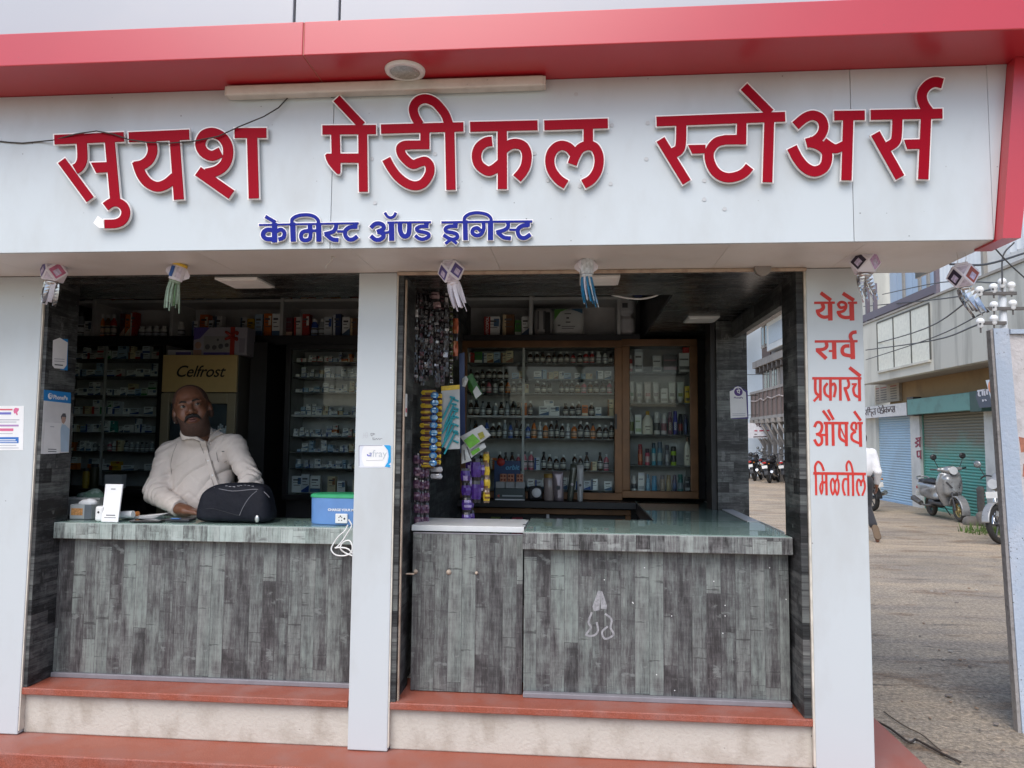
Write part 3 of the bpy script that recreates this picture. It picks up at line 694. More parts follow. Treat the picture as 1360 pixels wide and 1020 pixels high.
box('base_strip', MATS['base_strip'], -0.24, 0.985, 0.135, 0.185, 0.2185, 0.241, rc, 0.003)
box('slab', LAMS2, -0.245, 0.992, 0.105, 0.72, 0.906, CT-0.007, rc, 0.003)
box('glass_top', GLT, -0.24, 0.985, 0.109, 0.718, CT-0.0045, CT, rc, 0.001); box('top_sheet', TOPS, -0.243, 0.99, 0.107, 0.719, CT-0.0068, CT-0.005, rc)
box('side_panel', LAMV, -0.24, -0.222, 0.186, 0.70, 0.2425, 0.905, rc)
# faint glue residue of a removed sticker on the front
V, Fc = glyph_union([('P', [(790,388),(805,390),(822,440),(820,455),(800,452),(799,400),(795,458),(775,460),(770,445)]), (7, [(768,465),(756,500),(765,520),(748,545),(775,548),(790,530),(785,500)]), (7, [(815,470),(838,490),(835,520),(845,545),(815,560),(805,535),(825,515)])])
m = MB(); S = lambda u, v, y: tuple(at(500+u/2.685, 640+v/2.685, Y=y))
solid(m, V, Fc, lambda u, v: S(u, v, 0.1644), lambda u, v: S(u, v, 0.1648)); m.build('glue_residue', plain('glue_residue', (0.30, 0.30, 0.315), 0.6, var=0.4, scale=60), rc)
m = MB()
for x, y in ((802.6,770),(840,800),(856,754),(892,818),(963,804),(1022,754),(896,917),(948,772),(963,818),(960,841),(841,801),(1044,796),(872,896)):
    p = at(x, y, Y=0.164); MB().lathe([(0.0026, 0), (0.002, 0.0008)], (p[0], 0.1635, p[2]), 8, 'Y').build('paint_spot', PAPER, rc)
sc_ = thing('glass_counter', (0.7, 1.4, 0.2155), 'glass topped side counter running back along the open side', 'counter')
box('body', LAMH, 0.45, 0.985, 0.722, 2.04, 0.2155, 0.905, sc_)
box('slab', LAMS2, 0.43, 0.925, 0.722, 2.04, 0.906, CT-0.007, sc_)
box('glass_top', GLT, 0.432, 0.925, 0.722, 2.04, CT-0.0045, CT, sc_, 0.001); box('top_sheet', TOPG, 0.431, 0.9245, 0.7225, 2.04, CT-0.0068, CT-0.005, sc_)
box('ledge', plain('pale_ledge', (0.42, 0.42, 0.42), 0.4), 0.926, 0.995, 0.722, 2.04, 0.906, CT+0.003, sc_, 0.002)
box('ledge', MATS['pale_ledge'], 0.9935, 0.999, 0.26, 0.721, 0.91, CT+0.003, sc_, 0.001)
fl = thing('counter_flap', (-0.53, 0.45, 0.968), 'white lift up counter flap between the middle pillar and the counter slab', 'counter flap')
MB().box(-0.813, -0.25, 0.27, 0.62, 0.962, CT, 0.002).build('board', WHITEP, fl)
m = MB()
for yy in (0.33, 0.55): m.box(-0.262, -0.2465, yy, yy+0.05, CT-0.006, CT+0.002)
m.build('hinge', STEEL, fl)
dr = thing('counter_door', (-0.515, 0.18, 0.222), 'narrow grey plank door under the white counter flap', 'door')
box('panel', LAMV, -0.782, -0.2475, 0.17, 0.188, 0.2215, 0.962, dr, 0.001)
box('cap_strip', MATS['base_strip'], -0.782, -0.2475, 0.168, 0.19, 0.9625, 0.966, dr)
m = MB()
for x, y, r_ in ((140, 320, 0.011), (258, 322, 0.013), (357, 325, 0.008)):
    p = at(500+x/2.685, 640+y/2.685, Y=0.17); m.lathe([(r_, 0), (r_*0.8, -0.006), (r_*0.3, -0.010)], (p[0], 0.1695, p[2]), 12, 'Y')
m.build('screw_cap', plain('tan_cap', (0.42, 0.34, 0.27), 0.6, var=0.4), dr)
p = at(545, 762, Y=0.16)
MB().tube([(p[0]-0.02, 0.155, p[2]), (p[0]+0.02, 0.155, p[2])], 0.004, 8).build('bolt', RUST, dr)

# ================================================================== shelves and cabinets
YC = 2.05
def shelf_y(yp, x=150, Y=YC+0.05): return at(x, yp, Y=Y)[2]
GREYW = plain('cabinet_inside', (0.48, 0.485, 0.49), 0.55, var=0.15)
SHELFG = plain('glass_shelf_edge', (0.10, 0.11, 0.115), 0.25)
def cabinet(label, xl, xr, ytop, ybot, shelves, white, uprights, frame_mat, frame_w=0.03, n_panes=2, deep=0.30, frame=True):
    """xl, xr, ytop, ybot: photo pixels of the opening on the plane YC"""
    ym = (ytop+ybot)/2; x0, x1 = at(xl, ym, Y=YC)[0], at(xr, ym, Y=YC)[0]; xm = (xl+xr)/2
    z1, z0 = at(xm, ytop, Y=YC)[2], at(xm, ybot, Y=YC)[2]
    t = thing('medicine_cabinet', ((x0+x1)/2, YC+0.1, z0), label, 'cabinet')
    m = MB(); m.box(x0-0.02, x0, YC, YC+deep, z0, z1); m.box(x1, x1+0.02, YC, YC+deep, z0, z1); m.box(x0, x1, YC+deep-0.015, YC+deep, z0, z1); m.box(x0-0.02, x1+0.02, YC, YC+deep, z1+0.0005, z1+0.02); m.box(x0-0.02, x1+0.02, YC, YC+deep, z0-0.02, z0-0.0005)
    m.build('carcass', GREYW, t)
    zs = []
    for k, ys in enumerate(shelves):
        z = at(xm, ys, Y=YC+0.06)[2]
        zs.append(z)
        if z > z0+0.03: MB().box(x0+0.001, x1-0.001, YC+0.035, YC+deep-0.016, z-(0.016 if k in white else 0.007), z-0.0005).build('shelf', SHELFW if k in white else SHELFG, t)
    for ux in uprights:
        xx = at(ux, ym, Y=YC+0.03)[0]; MB().box(xx-0.009, xx+0.009, YC+0.022, YC+0.034, z0, z1).build('upright', SHELFW, t)
    if frame:
        m = MB(); w = frame_w
        m.box(x0-w, x1+w, YC-0.03, YC-0.001, z1-0.012, z1+w*0.9, 0.004); m.box(x0-w, x1+w, YC-0.03, YC-0.001, z0-w*0.9, z0+0.012, 0.004)
        m.box(x0-w, x0+0.012, YC-0.032, YC-0.002, z0+0.0125, z1-0.0125, 0.004); m.box(x1-0.012, x1+w, YC-0.032, YC-0.002, z0+0.0125, z1-0.0125, 0.004)
        m.build('frame', frame_mat, t)
        wd = (x1-x0)/n_panes
        for k in range(n_panes):
            g = MB().box(x0+0.013+k*wd*0.97, x0+(k+1)*wd, YC-0.016+0.007*(k % 2), YC-0.012+0.007*(k % 2), z0+0.013, z1-0.013).build('glass_pane', GLS, t)
    return t, x0, x1, z0, z1, zs

# things on shelves --------------------------------------------------
def c3(h): return tuple(((int(h[i:i+2], 16)/255)**2.2) for i in (0, 2, 4))
BOXCOL = {'white': c3('eef0f0'), 'pale blue': c3('a9c2d6'), 'cream': c3('d8cba8'), 'red and white': c3('d5d0cc'), 'blue and white': c3('cfd6dd'), 'green and white': c3('cdd8cf'), 'orange': c3('c96a22'), 'teal': c3('3f9a90'), 'yellow': c3('d0a521'), 'pink': c3('d59aa4'), 'red': c3('a52922'), 'dark blue': c3('25345f'), 'maroon': c3('5d2230'), 'brown': c3('6a4528'), 'green': c3('3f7d3a')}
BAND = {'white': c3('4d6b8c'), 'pale blue': c3('34608f'), 'cream': c3('8a5a33'), 'red and white': c3('b3231f'), 'blue and white': c3('1f4a94'), 'green and white': c3('2c8046'), 'orange': c3('f0e0c8'), 'teal': c3('e5eeec'), 'yellow': c3('a33a1c'), 'pink': c3('a83a5c'), 'red': c3('ece5df'), 'dark blue': c3('dfe4ea'), 'maroon': c3('d8b6a0'), 'brown': c3('d9c29a'), 'green': c3('e8ece0')}
def pm(n, c, r=0.55): return plain('carton_'+n, c, r, var=0.06)
INK = plain('print_ink', (0.09, 0.09, 0.10), 0.6)
proto_cache = {}
def carton_mesh(colour, variant):
    key = (colour, variant)
    if key in proto_cache: return proto_cache[key]
    m = MB(); m.box(-.5, .5, -.5, .5, 0, 1)
    e = 0.504
    m.m = 1
    if variant == 0: m.box(-e, e, -e, -e+0.02, 0.03, 0.26)
    elif variant == 1: m.box(-e, -0.22, -e, -e+0.02, 0.02, 0.98)
    elif variant == 2: m.prism([(-.49, .02), (.49, .02), (.49, .42), (-.49, .12)], -e, -e+0.02, 'XZ')
    else: m.box(0.1, 0.45, -e, -e+0.02, 0.5, 0.9)
    m.m = 2
    for k, (a, b_, z) in enumerate(((-.36, .28, .72), (-.36, .1, .6), (-.3, .34, .42))):
        m.box(a, b_, -e-.002, -e+.02, z, z+(0.09 if k == 0 else 0.035))
    o = m.build('medicine_carton', [pm(colour, BOXCOL[colour]), pm(colour+' band', BAND[colour]), INK], origin=(0, 0, 0))
    me = o.data; bpy.data.objects.remove(o); proto_cache[key] = me; return me
BCOL = {'dark brown': ((0.045, 0.018, 0.008), 0.08), 'amber': ((0.16, 0.055, 0.012), 0.1), 'white': ((0.72, 0.72, 0.70), 0.3), 'orange': ((0.62, 0.17, 0.03), 0.25), 'pink': ((0.62, 0.17, 0.22), 0.25), 'blue': ((0.05, 0.11, 0.42), 0.25), 'clear': ((0.30, 0.34, 0.37), 0.1), 'red': ((0.42, 0.03, 0.03), 0.2)}
def bottle_mesh(colour, variant):
    key = ('b', colour, variant)
    if key in proto_cache: return proto_cache[key]
    c, r_ = BCOL[colour]; m = MB()
    if variant == 0: m.lathe([(.45, 0), (.5, .02), (.5, .62), (.42, .72), (.2, .79), (.18, .84)], n=14)
    elif variant == 1: m.lathe([(.46, 0), (.5, .03), (.5, .52), (.3, .72), (.2, .80), (.2, .84)], n=14)
    else: m.lathe([(.42, 0), (.5, .06), (.44, .40), (.5, .66), (.36, .78), (.26, .82), (.26, .84)], n=14)
    m.m = 1; m.lathe([(.25 if variant < 2 else .32, .84), (.27 if variant < 2 else .33, .86), (.27 if variant < 2 else .33, .99), (.22, 1.0)], n=12)
    m.m = 2; m.lathe([(.505, .12), (.508, .13), (.508, .50), (.505, .51)], n=14)
    m.m = 3; a = math.pi*0.22
    m.lathe([(.5085, .40), (.5105, .41), (.5105, .47), (.5085, .48)], n=14); m.lathe([(.5085, .17), (.5105, .175), (.5105, .21), (.5085, .215)], n=14)
    labc = {'dark brown': (0.62, 0.60, 0.55), 'amber': (0.66, 0.58, 0.40), 'white': (0.60, 0.62, 0.66), 'orange': (0.70, 0.45, 0.30), 'pink': (0.72, 0.55, 0.58), 'blue': (0.55, 0.62, 0.75), 'clear': (0.58, 0.62, 0.64), 'red': (0.68, 0.60, 0.55)}[colour]
    o = m.build('medicine_bottle', [plain('bottle_'+colour, c, r_, var=0.1), plain('cap_'+('white' if variant != 1 else 'dark'), (0.72, 0.72, 0.72) if variant != 1 else (0.03, 0.03, 0.035), 0.4), plain('label_'+colour, labc, 0.5), INK], origin=(0, 0, 0))
    me = o.data; bpy.data.objects.remove(o); proto_cache[key] = me; return me
NAMED = {}
def put(name, me, x, y, z, sx, sy, sz, rz=0.0):
    o = bpy.data.objects.new(name, me); COL.objects.link(o); o.location = (x, y, z); o.scale = (sx, sy, sz); o.rotation_euler = (0, 0, rz); return o
ORD = ['top', 'second', 'third', 'fourth', 'fifth', 'sixth', 'seventh', 'eighth']
def carton(colour, x, y, z, w, d, h, where, rz=0.0):
    o = put('medicine_carton', carton_mesh(colour, random.randrange(4)), x, y, z, w, d, h, rz)
    tag(o, f'small {colour} carton on {where}', 'medicine box', f'{colour} cartons on {where}'); return o
def bottle(colour, x, y, z, r, h, where, variant=None):
    v = random.choice((0, 0, 1)) if variant is None else variant
    o = put('medicine_bottle', bottle_mesh(colour, v), x, y, z, 2*r, 2*r, h, random.uniform(-1.2, 1.2))
    tag(o, f'{colour} medicine bottle on {where}', 'bottle', f'{colour} bottles on {where}'); return o
def fill_cartons(x0, x1, z, hmax, where, palette, wr=(0.03, 0.075), hr=(0.03, 0.06), stack=1, yb=YC+0.07, gap=0.12):
    x = x0+0.008; guard = 0
    while x < x1-0.03 and guard < 60:
        guard += 1
        w_ = random.uniform(*wr)
        if random.random() < gap: x += w_*0.7; continue
        if x+w_ > x1-0.004: break
        n = random.choice(range(1, stack+1)); zz = z; col = random.choice(palette); yy = yb+random.uniform(0, 0.03)
        for k in range(n):
            h_ = random.uniform(*hr)
            if zz+h_ > z+hmax-0.012: break
            carton(col if random.random() < .7 else random.choice(palette), x+w_/2+random.uniform(-.003, .003), yy, zz+0.0005, w_*(1 if k == 0 else random.uniform(.7, 1)), 0.05, h_, where, random.uniform(-.12, .12)*(1 if k else .4))
            zz += h_+0.0008
        x += w_+random.uniform(0.002, 0.008)
def fill_bottles(x0, x1, z, hmax, where, palette, hr=(0.09, 0.115), rr=(0.017, 0.022), yb=YC+0.06, gap=0.08):
    x = x0+0.01
    while x < x1-0.035:
        r_ = random.uniform(*rr)
        if random.random() < gap: x += r_*2; continue
        if random.random() < .14 and x+.05 < x1-.01:
            carton(random.choice(['white', 'cream', 'blue and white', 'orange', 'pale blue']), x+.022, yb+.01, z+.0005, .042, .05, min(hmax-.015, random.uniform(.06, .10)), where); x += .05; continue
        bottle(random.choice(palette), x+r_, yb+random.uniform(0, .02), z+0.0005, r_, min(hmax-0.015, random.uniform(*hr)), where)
        x += 2*r_+random.uniform(0.003, 0.010)

# left bay: cabinet left of the fridge
W_ = ['white']*5+['pale blue', 'blue and white', 'green and white', 'cream', 'red and white']
t, x0, x1, z0, z1, zs = cabinet('tall medicine cabinet left of the fridge, full of white cartons', 40, 212, 458, 655, [477, 500, 525, 550, 574, 599, 624], (3,), (137,), DARKW, 0.03, 2)
xv = at(88, 520, Y=YC)[0]
for k, z in enumerate(zs):
    hm = 0.125; wh = f'the {ORD[k]} shelf of the cabinet left of the fridge'
    if k == 5: fill_bottles(xv, x1, z, hm, wh, ['white', 'clear', 'pink'], (0.07, 0.09), (0.015, 0.02), gap=0.2)
    elif k == 4: fill_cartons(xv, x1, z, hm, wh, W_+['teal'], (0.03, 0.06), (0.04, 0.07), 2); 
    elif k == 6: fill_cartons(xv, x1, z, hm, wh, ['white', 'orange', 'brown', 'yellow'], (0.06, 0.12), (0.03, 0.05), 2, gap=0.15)
    else: fill_cartons(xv, x1, z, hm, wh, W_, (0.040, 0.085), (0.045, 0.066), 2, gap=0.03)
# bottom of that cabinet: jars and open boxes behind the counter
# right cabinet of the left bay
t, x0, x1, z0, z1, zs = cabinet('dark medicine cabinet crammed with loose small cartons, right of the fridge', 384, 505, 462, 660, [481, 501.5, 521, 551, 580, 600.5, 622, 655], (3,), (), DARKW, 0.03, 2)
xv2 = at(482, 560, Y=YC)[0]
for k, z in enumerate(zs):
    hm = 0.15 if k == 7 else 0.10; wh = f'the {ORD[k]} shelf of the cabinet right of the fridge'
    if k == 7: fill_cartons(x0, xv2, z, hm, wh, ['white', 'cream', 'blue and white', 'dark blue'], (0.05, 0.09), (0.08, 0.14), 1, gap=0.1)
    else: fill_cartons(x0+0.01, xv2, z, hm, wh, ['white']*5+['cream', 'pale blue', 'blue and white'] + (['orange', 'red and white'] if k in (0, 4) else []), (0.025, 0.05), (0.02, 0.035), 3, gap=0.04)

# centre bay: bottle cabinet and cosmetics cabinet, brown frames
t, x0, x1, z0, z1, zs = cabinet('wide brown framed glass cabinet full of syrup bottles', 618, 818, 460, 655, [482, 503.5, 522, 552, 582, 624, 650], (3,), (695,), BROWNF, 0.045, 2)
MB().box(x1-0.010, x1+0.006, YC-0.036, YC-0.0325, at(806, 570, Y=YC)[2], at(806, 550, Y=YC)[2]).build('handle', BLACKP, t)
PAL = [['dark brown']*4+['white', 'red', 'amber'], ['dark brown', 'white', 'clear', 'dark brown'], ['dark brown']*4+['amber', 'pink', 'orange', 'white'], ['dark brown']*5+['clear'], ['dark brown']*3+['clear', 'blue', 'orange', 'white'], ['dark brown']*4+['white', 'pink'], ['white']]
HR = [(0.07, 0.095), (0.06, 0.085), (0.08, 0.095), (0.09, 0.12), (0.10, 0.14), (0.10, 0.14), (0.06, 0.08)]
xm = at(695, 560, Y=YC)[0]
for k, z in enumerate(zs):
    wh = f'the {ORD[k]} shelf of the syrup cabinet'
    if k == 0:
        fill_cartons(x0, xm-0.01, z, 0.11, wh, ['white', 'red', 'yellow', 'cream', 'pale blue', 'green'], (0.035, 0.06), (0.07, 0.095), 1); fill_bottles(xm+0.012, x1-0.01, z, 0.10, wh, PAL[0], HR[0])
    elif k == 1: fill_bottles(x0, xm-0.11, z, 0.09, wh, ['dark brown'], HR[1]); fill_cartons(xm-0.1, x1-0.02, z, 0.085, wh, ['white', 'cream', 'pale blue'], (0.03, 0.055), (0.04, 0.07), 1, gap=0.2)
    elif k == 3:
        fill_bottles(x0, xm+0.10, z, 0.13, wh, PAL[k], HR[k])
        xx = xm+0.11
        for q in range(2): carton('white', xx+0.04+0.078*q, YC+0.09, z+0.0005, 0.075, 0.06, 0.072, wh)
        carton('white', xx+0.075, YC+0.09, z+0.0735, 0.07, 0.06, 0.04, wh)
        fill_bottles(xx+0.17, x1-0.07, z, 0.13, wh, ['dark brown'], HR[k]); carton('cream', x1-0.035, YC+0.09, z+0.0005, 0.045, 0.05, 0.125, wh)
    elif k == 6: fill_cartons(xm+0.02, x1-0.01, z, 0.12, wh, ['white', 'blue and white'], (0.045, 0.06), (0.06, 0.09), 1)
    else: fill_bottles(x0, x1-0.01, z, 0.15, wh, PAL[k], HR[k])
# cosmetics cabinet
t, x0, x1, z0, z1, zs = cabinet('narrow brown framed glass cabinet of cosmetics beside the dark column', 834, 918, 458, 654, [494, 535, 577, 618, 653.5], (), (), BROWNF, 0.045, 1)
def colm(n, c, r_=0.3): return plain('pack_'+n, c, r_, var=0.05)
def cosmetic(kind, px0, px1, ptop, k, label, cat, col, capcol=(0.75, 0.75, 0.74), band=(0.25, 0.3, 0.3), word=None, wcol=None):
    z = zs[k]; xa, xb = at(px0, 560, Y=YC+0.07)[0], at(px1, 560, Y=YC+0.07)[0]; x = (xa+xb)/2; wd = (xb-xa)*0.95; h_ = at((px0+px1)/2, ptop, Y=YC+0.07)[2]-z
    y = YC+0.08; t = thing({'spray': 'spray_can', 'tube': 'cream_tube', 'pump': 'pump_bottle', 'lotion': 'lotion_bottle', 'pack': 'cosmetic_box', 'stick': 'slim_bottle'}[kind], (x, y, z+0.0005), label, cat)
    A, B, Cc = colm('a%.2f%.2f%.2f' % col, col), colm('c%.2f%.2f%.2f' % capcol, capcol), colm('b%.2f%.2f%.2f' % band, band); z += 0.0005; r_ = wd/2
    if kind == 'spray':
        MB().lathe([(r_*.96, 0), (r_, .004), (r_, h_*.70), (r_*.82, h_*.745)], (x, y, z), 18).build('can', A, t); MB().lathe([(r_*.86, h_*.746), (r_*.88, h_*.76), (r_*.86, h_*.97), (r_*.7, h_)], (x, y, z), 18).build('cap', B, t)
        m = MB(); m.lathe([(r_*1.004, h_*.18), (r_*1.012, h_*.19), (r_*1.012, h_*.52), (r_*1.004, h_*.53)], (x, y, z), 18); m.build('label_band', Cc, t)
    elif kind == 'tube':
        m = MB(); vs = []; fs = []; n = 14
        for i in range(8):
            f_ = i/7; zz = z+h_*.16+h_*.84*f_; ry = r_*.55*(1-f_)+0.0015; rx = r_*(.86+.14*f_)
            for q in range(n): a = 2*math.pi*q/n; vs.append((x+rx*math.cos(a), y+ry*math.sin(a), zz))
        for i in range(7):
            for q in range(n): fs.append((i*n+q, i*n+(q+1) % n, (i+1)*n+(q+1) % n, (i+1)*n+q))
        fs.append(tuple(range(7*n, 8*n))); fs.append(tuple(range(n))[::-1]); m.add(vs, fs, True); m.build('tube', A, t)
        MB().lathe([(r_*.72, 0), (r_*.75, h_*.01), (r_*.7, h_*.158)], (x, y, z), 14).build('cap', B, t)
        MB().box(x-r_*.6, x+r_*.6, y-r_*.60, y-r_*.50, z+h_*.30, z+h_*.46).build('label_band', Cc, t)
    elif kind == 'pack':
        MB().box(xa+.001, xb-.001, y-.02, y+.02, z, z+h_, .001).build('carton', A, t)
        m = MB(); m.box(xa+.004, xb-.004, y-.0208, y-.0201, z+h_*.12, z+h_*.30); m.box(xa+.006, xb-.012, y-.0208, y-.0201, z+h_*.62, z+h_*.70); m.build('print', Cc, t)
        MB().box(xa+.001, xb-.001, y-.0206, y-.0202, z+h_*.86, z+h_-.001).build('top_band', B, t)
    elif kind == 'pump':
        MB().lathe([(r_*.9, 0), (r_, .006), (r_, h_*.62), (r_*.5, h_*.70), (r_*.3, h_*.74)], (x, y, z), 18).build('bottle', A, t)
        m = MB(); m.lathe([(r_*.38, h_*.741), (r_*.38, h_*.80), (r_*.15, h_*.81), (r_*.15, h_*.93)], (x, y, z), 14); m.box(x-r_*.9, x+r_*.25, y-r_*.2, y+r_*.2, z+h_*.925, z+h_, .003); m.build('pump', B, t)
        MB().lathe([(r_*1.004, h_*.12), (r_*1.012, h_*.13), (r_*1.012, h_*.45), (r_*1.004, h_*.46)], (x, y, z), 18).build('label_band', Cc, t)
    elif kind == 'lotion':
        MB().lathe([(r_*.86, 0), (r_*.96, .006), (r_, h_*.35), (r_*.9, h_*.62), (r_*.42, h_*.80), (r_*.3, h_*.83)], (x, y, z), 22, sy=.55).build('bottle', A, t)
        MB().lathe([(r_*.36, h_*.831), (r_*.36, h_*.96), (r_*.3, h_)], (x, y, z), 16).build('cap', B, t)
        m = MB(); m.box(x-r_*.5, x+r_*.5, y-r_*.60, y-r_*.54, z+h_*.30, z+h_*.36); m.box(x-r_*.35, x+r_*.35, y-r_*.60, y-r_*.54, z+h_*.18, z+h_*.22); m.build('print', Cc, t)
    else:
        MB().lathe([(r_*.9, 0), (r_*.95, .004), (r_*.85, h_*.72), (r_*.6, h_*.78)], (x, y, z), 16).build('bottle', A, t); MB().lathe([(r_*.6, h_*.781), (r_*.62, h_*.79), (r_*.55, h_)], (x, y, z), 14).build('cap', B, t)
        MB().lathe([(r_*.93, h_*.2), (r_*.965, h_*.21), (r_*.93, h_*.5), (r_*.915, h_*.51)], (x, y, z), 16).build('label_band', Cc, t)
    if word:
        m = MB(); add_text(m, word, 0.021, (x, y-r_*1.02, z+h_*.36), (0, 0, 1), (-1, 0, 0), 0.0005, bold=0.001); m.build('lettering', colm('w%.2f' % wcol[0], wcol), t)
    return t
Wh = (0.74, 0.74, 0.72)
# top shelf
cosmetic('stick', 833, 841, 472, 0, 'red and white nursing bottle at the end of the top cosmetics shelf', 'bottle', (0.55, 0.06, 0.07), Wh, (0.7, 0.6, 0.6))
cosmetic('pack', 843, 854, 464, 0, 'tall white carton with black swoosh on the top cosmetics shelf', 'box', (0.62, 0.63, 0.66), (0.35, 0.37, 0.40), (0.06, 0.06, 0.07))
cosmetic('pack', 867, 879, 473, 0, 'white carton with dark picture in the middle of the top cosmetics shelf', 'box', (0.66, 0.66, 0.67), (0.6, 0.6, 0.62), (0.10, 0.10, 0.11))
cosmetic('pack', 881, 900, 471, 0, 'dark blister pack with faded pink print on the top cosmetics shelf', 'pack', (0.055, 0.05, 0.06), (0.03, 0.03, 0.03), (0.20, 0.07, 0.10))
cosmetic('pack', 902, 917, 469, 0, 'wide white carton with a red packet on it on the top cosmetics shelf', 'box', (0.66, 0.66, 0.67), Wh, (0.10, 0.10, 0.11))
xa, xb = at(907, 465, Y=YC+0.07)[0], at(916, 465, Y=YC+0.07)[0]; zt = at(910, 469, Y=YC+0.07)[2]+0.001
tag(MB().box(xa, xb, YC+0.064, YC+0.10, zt, zt+0.042, 0.002).build('red_packet', plain('red_packet', (0.50, 0.035, 0.03), 0.4)), 'small red packet on top of a white carton in the cosmetics cabinet', 'packet')
# tubes
for (a, b_, tp, lab, col, band) in ((836, 843, 506, 'white cream tube with green mark, first of the tube shelf', Wh, (0.2, 0.3, 0.2)), (845, 854, 508, 'white cream tube with grey shoulder behind a smaller tube', (0.66, 0.66, 0.64), (0.25, 0.25, 0.25)),
        (855.5, 866, 507, 'wide white cream tube with pinkish foot on the tube shelf', (0.72, 0.66, 0.64), (0.45, 0.2, 0.2)), (867, 876, 507, 'white cream tube leaning behind a pink carton', (0.70, 0.70, 0.69), (0.3, 0.25, 0.25)),
        (888, 898, 507, 'large pale cream tube right of the plain white carton', (0.66, 0.70, 0.66), (0.15, 0.15, 0.15)), (899, 909, 507, 'large pale cream tube beside the yellow carton', (0.64, 0.69, 0.66), (0.2, 0.25, 0.05))):
    cosmetic('tube', a, b_, tp, 1, lab, 'cream tube', col, (0.6, 0.6, 0.6), band)
cosmetic('pack', 877.5, 887, 516, 1, 'plain white carton between the cream tubes', 'box', Wh, Wh, (0.4, 0.4, 0.38)); cosmetic('pack', 909.5, 917, 513, 1, 'yellow carton at the end of the tube shelf', 'box', (0.70, 0.50, 0.03), (0.70, 0.55, 0.05), (0.12, 0.10, 0.05))
# bottles
cosmetic('pump', 834, 842, 541, 2, 'white pump bottle with green label on the middle shelf', 'bottle', (0.6, 0.6, 0.56), Wh, (0.25, 0.28, 0.12)); cosmetic('pack', 843, 852, 551, 2, 'pale green carton between pump and lotion bottle', 'box', (0.68, 0.71, 0.64), Wh, (0.35, 0.45, 0.25))
cosmetic('lotion', 852.5, 868, 546, 2, 'broad cream lotion bottle with yellow cap', 'bottle', (0.74, 0.70, 0.60), (0.62, 0.37, 0.04), (0.3, 0.27, 0.22)); cosmetic('spray', 868.5, 877, 548, 2, 'white shaving foam can with black stripes, the taller one', 'can', Wh, Wh, (0.12, 0.12, 0.12))
cosmetic('spray', 878, 886, 549, 2, 'white shaving foam can with maroon stripes', 'can', (0.70, 0.66, 0.67), Wh, (0.30, 0.12, 0.15)); cosmetic('spray', 887.5, 893, 547, 2, 'slim maroon deodorant can with upright white word', 'can', (0.16, 0.05, 0.09), (0.22, 0.14, 0.2), (0.15, 0.05, 0.08), 'FOGG', (0.6, 0.55, 0.5))
cosmetic('spray', 894, 900, 546, 2, 'slim bright blue deodorant can with upright white word', 'can', (0.03, 0.035, 0.32), (0.03, 0.03, 0.26), (0.035, 0.04, 0.33), 'FOGG', (0.7, 0.7, 0.75)); cosmetic('spray', 901, 907, 550, 2, 'slim dark can with red band on the middle shelf', 'can', (0.03, 0.035, 0.06), (0.02, 0.02, 0.03), (0.30, 0.06, 0.06)); cosmetic('spray', 908, 913, 550, 2, 'dark blue can last on the middle shelf', 'can', (0.025, 0.04, 0.14), (0.02, 0.02, 0.05), (0.05, 0.09, 0.22))
for (a, b_, tp, lab, col, capc, band) in ((847, 853.5, 590, 'red orange deodorant can on the fourth shelf', (0.42, 0.07, 0.04), (0.30, 0.03, 0.04), (0.6, 0.2, 0.1)), (856.5, 863, 596, 'pink deodorant can with black cap on the fourth shelf', (0.58, 0.10, 0.15), (0.05, 0.03, 0.04), (0.7, 0.5, 0.5)), (865.5, 871, 588, 'cyan deodorant can on the fourth shelf', (0.06, 0.34, 0.45), (0.04, 0.08, 0.12), (0.5, 0.6, 0.6)),
        (872.5, 880, 587, 'steel blue deodorant can on the fourth shelf', (0.10, 0.19, 0.26), (0.10, 0.13, 0.17), (0.35, 0.42, 0.42)), (883, 889, 591, 'grey deodorant can on the fourth shelf', (0.20, 0.21, 0.24), (0.06, 0.06, 0.08), (0.45, 0.45, 0.48)), (890.5, 898.5, 593, 'lime green and black roll-on can on the fourth shelf', (0.32, 0.50, 0.03), (0.02, 0.02, 0.02), (0.03, 0.03, 0.03))):
    cosmetic('spray', a, b_, tp, 3, lab, 'can', col, capc, band)
cosmetic('lotion', 908, 917, 580, 3, 'tall cream powder bottle at the end of the fourth shelf', 'bottle', (0.68, 0.64, 0.54), (0.15, 0.08, 0.05), (0.35, 0.3, 0.25))
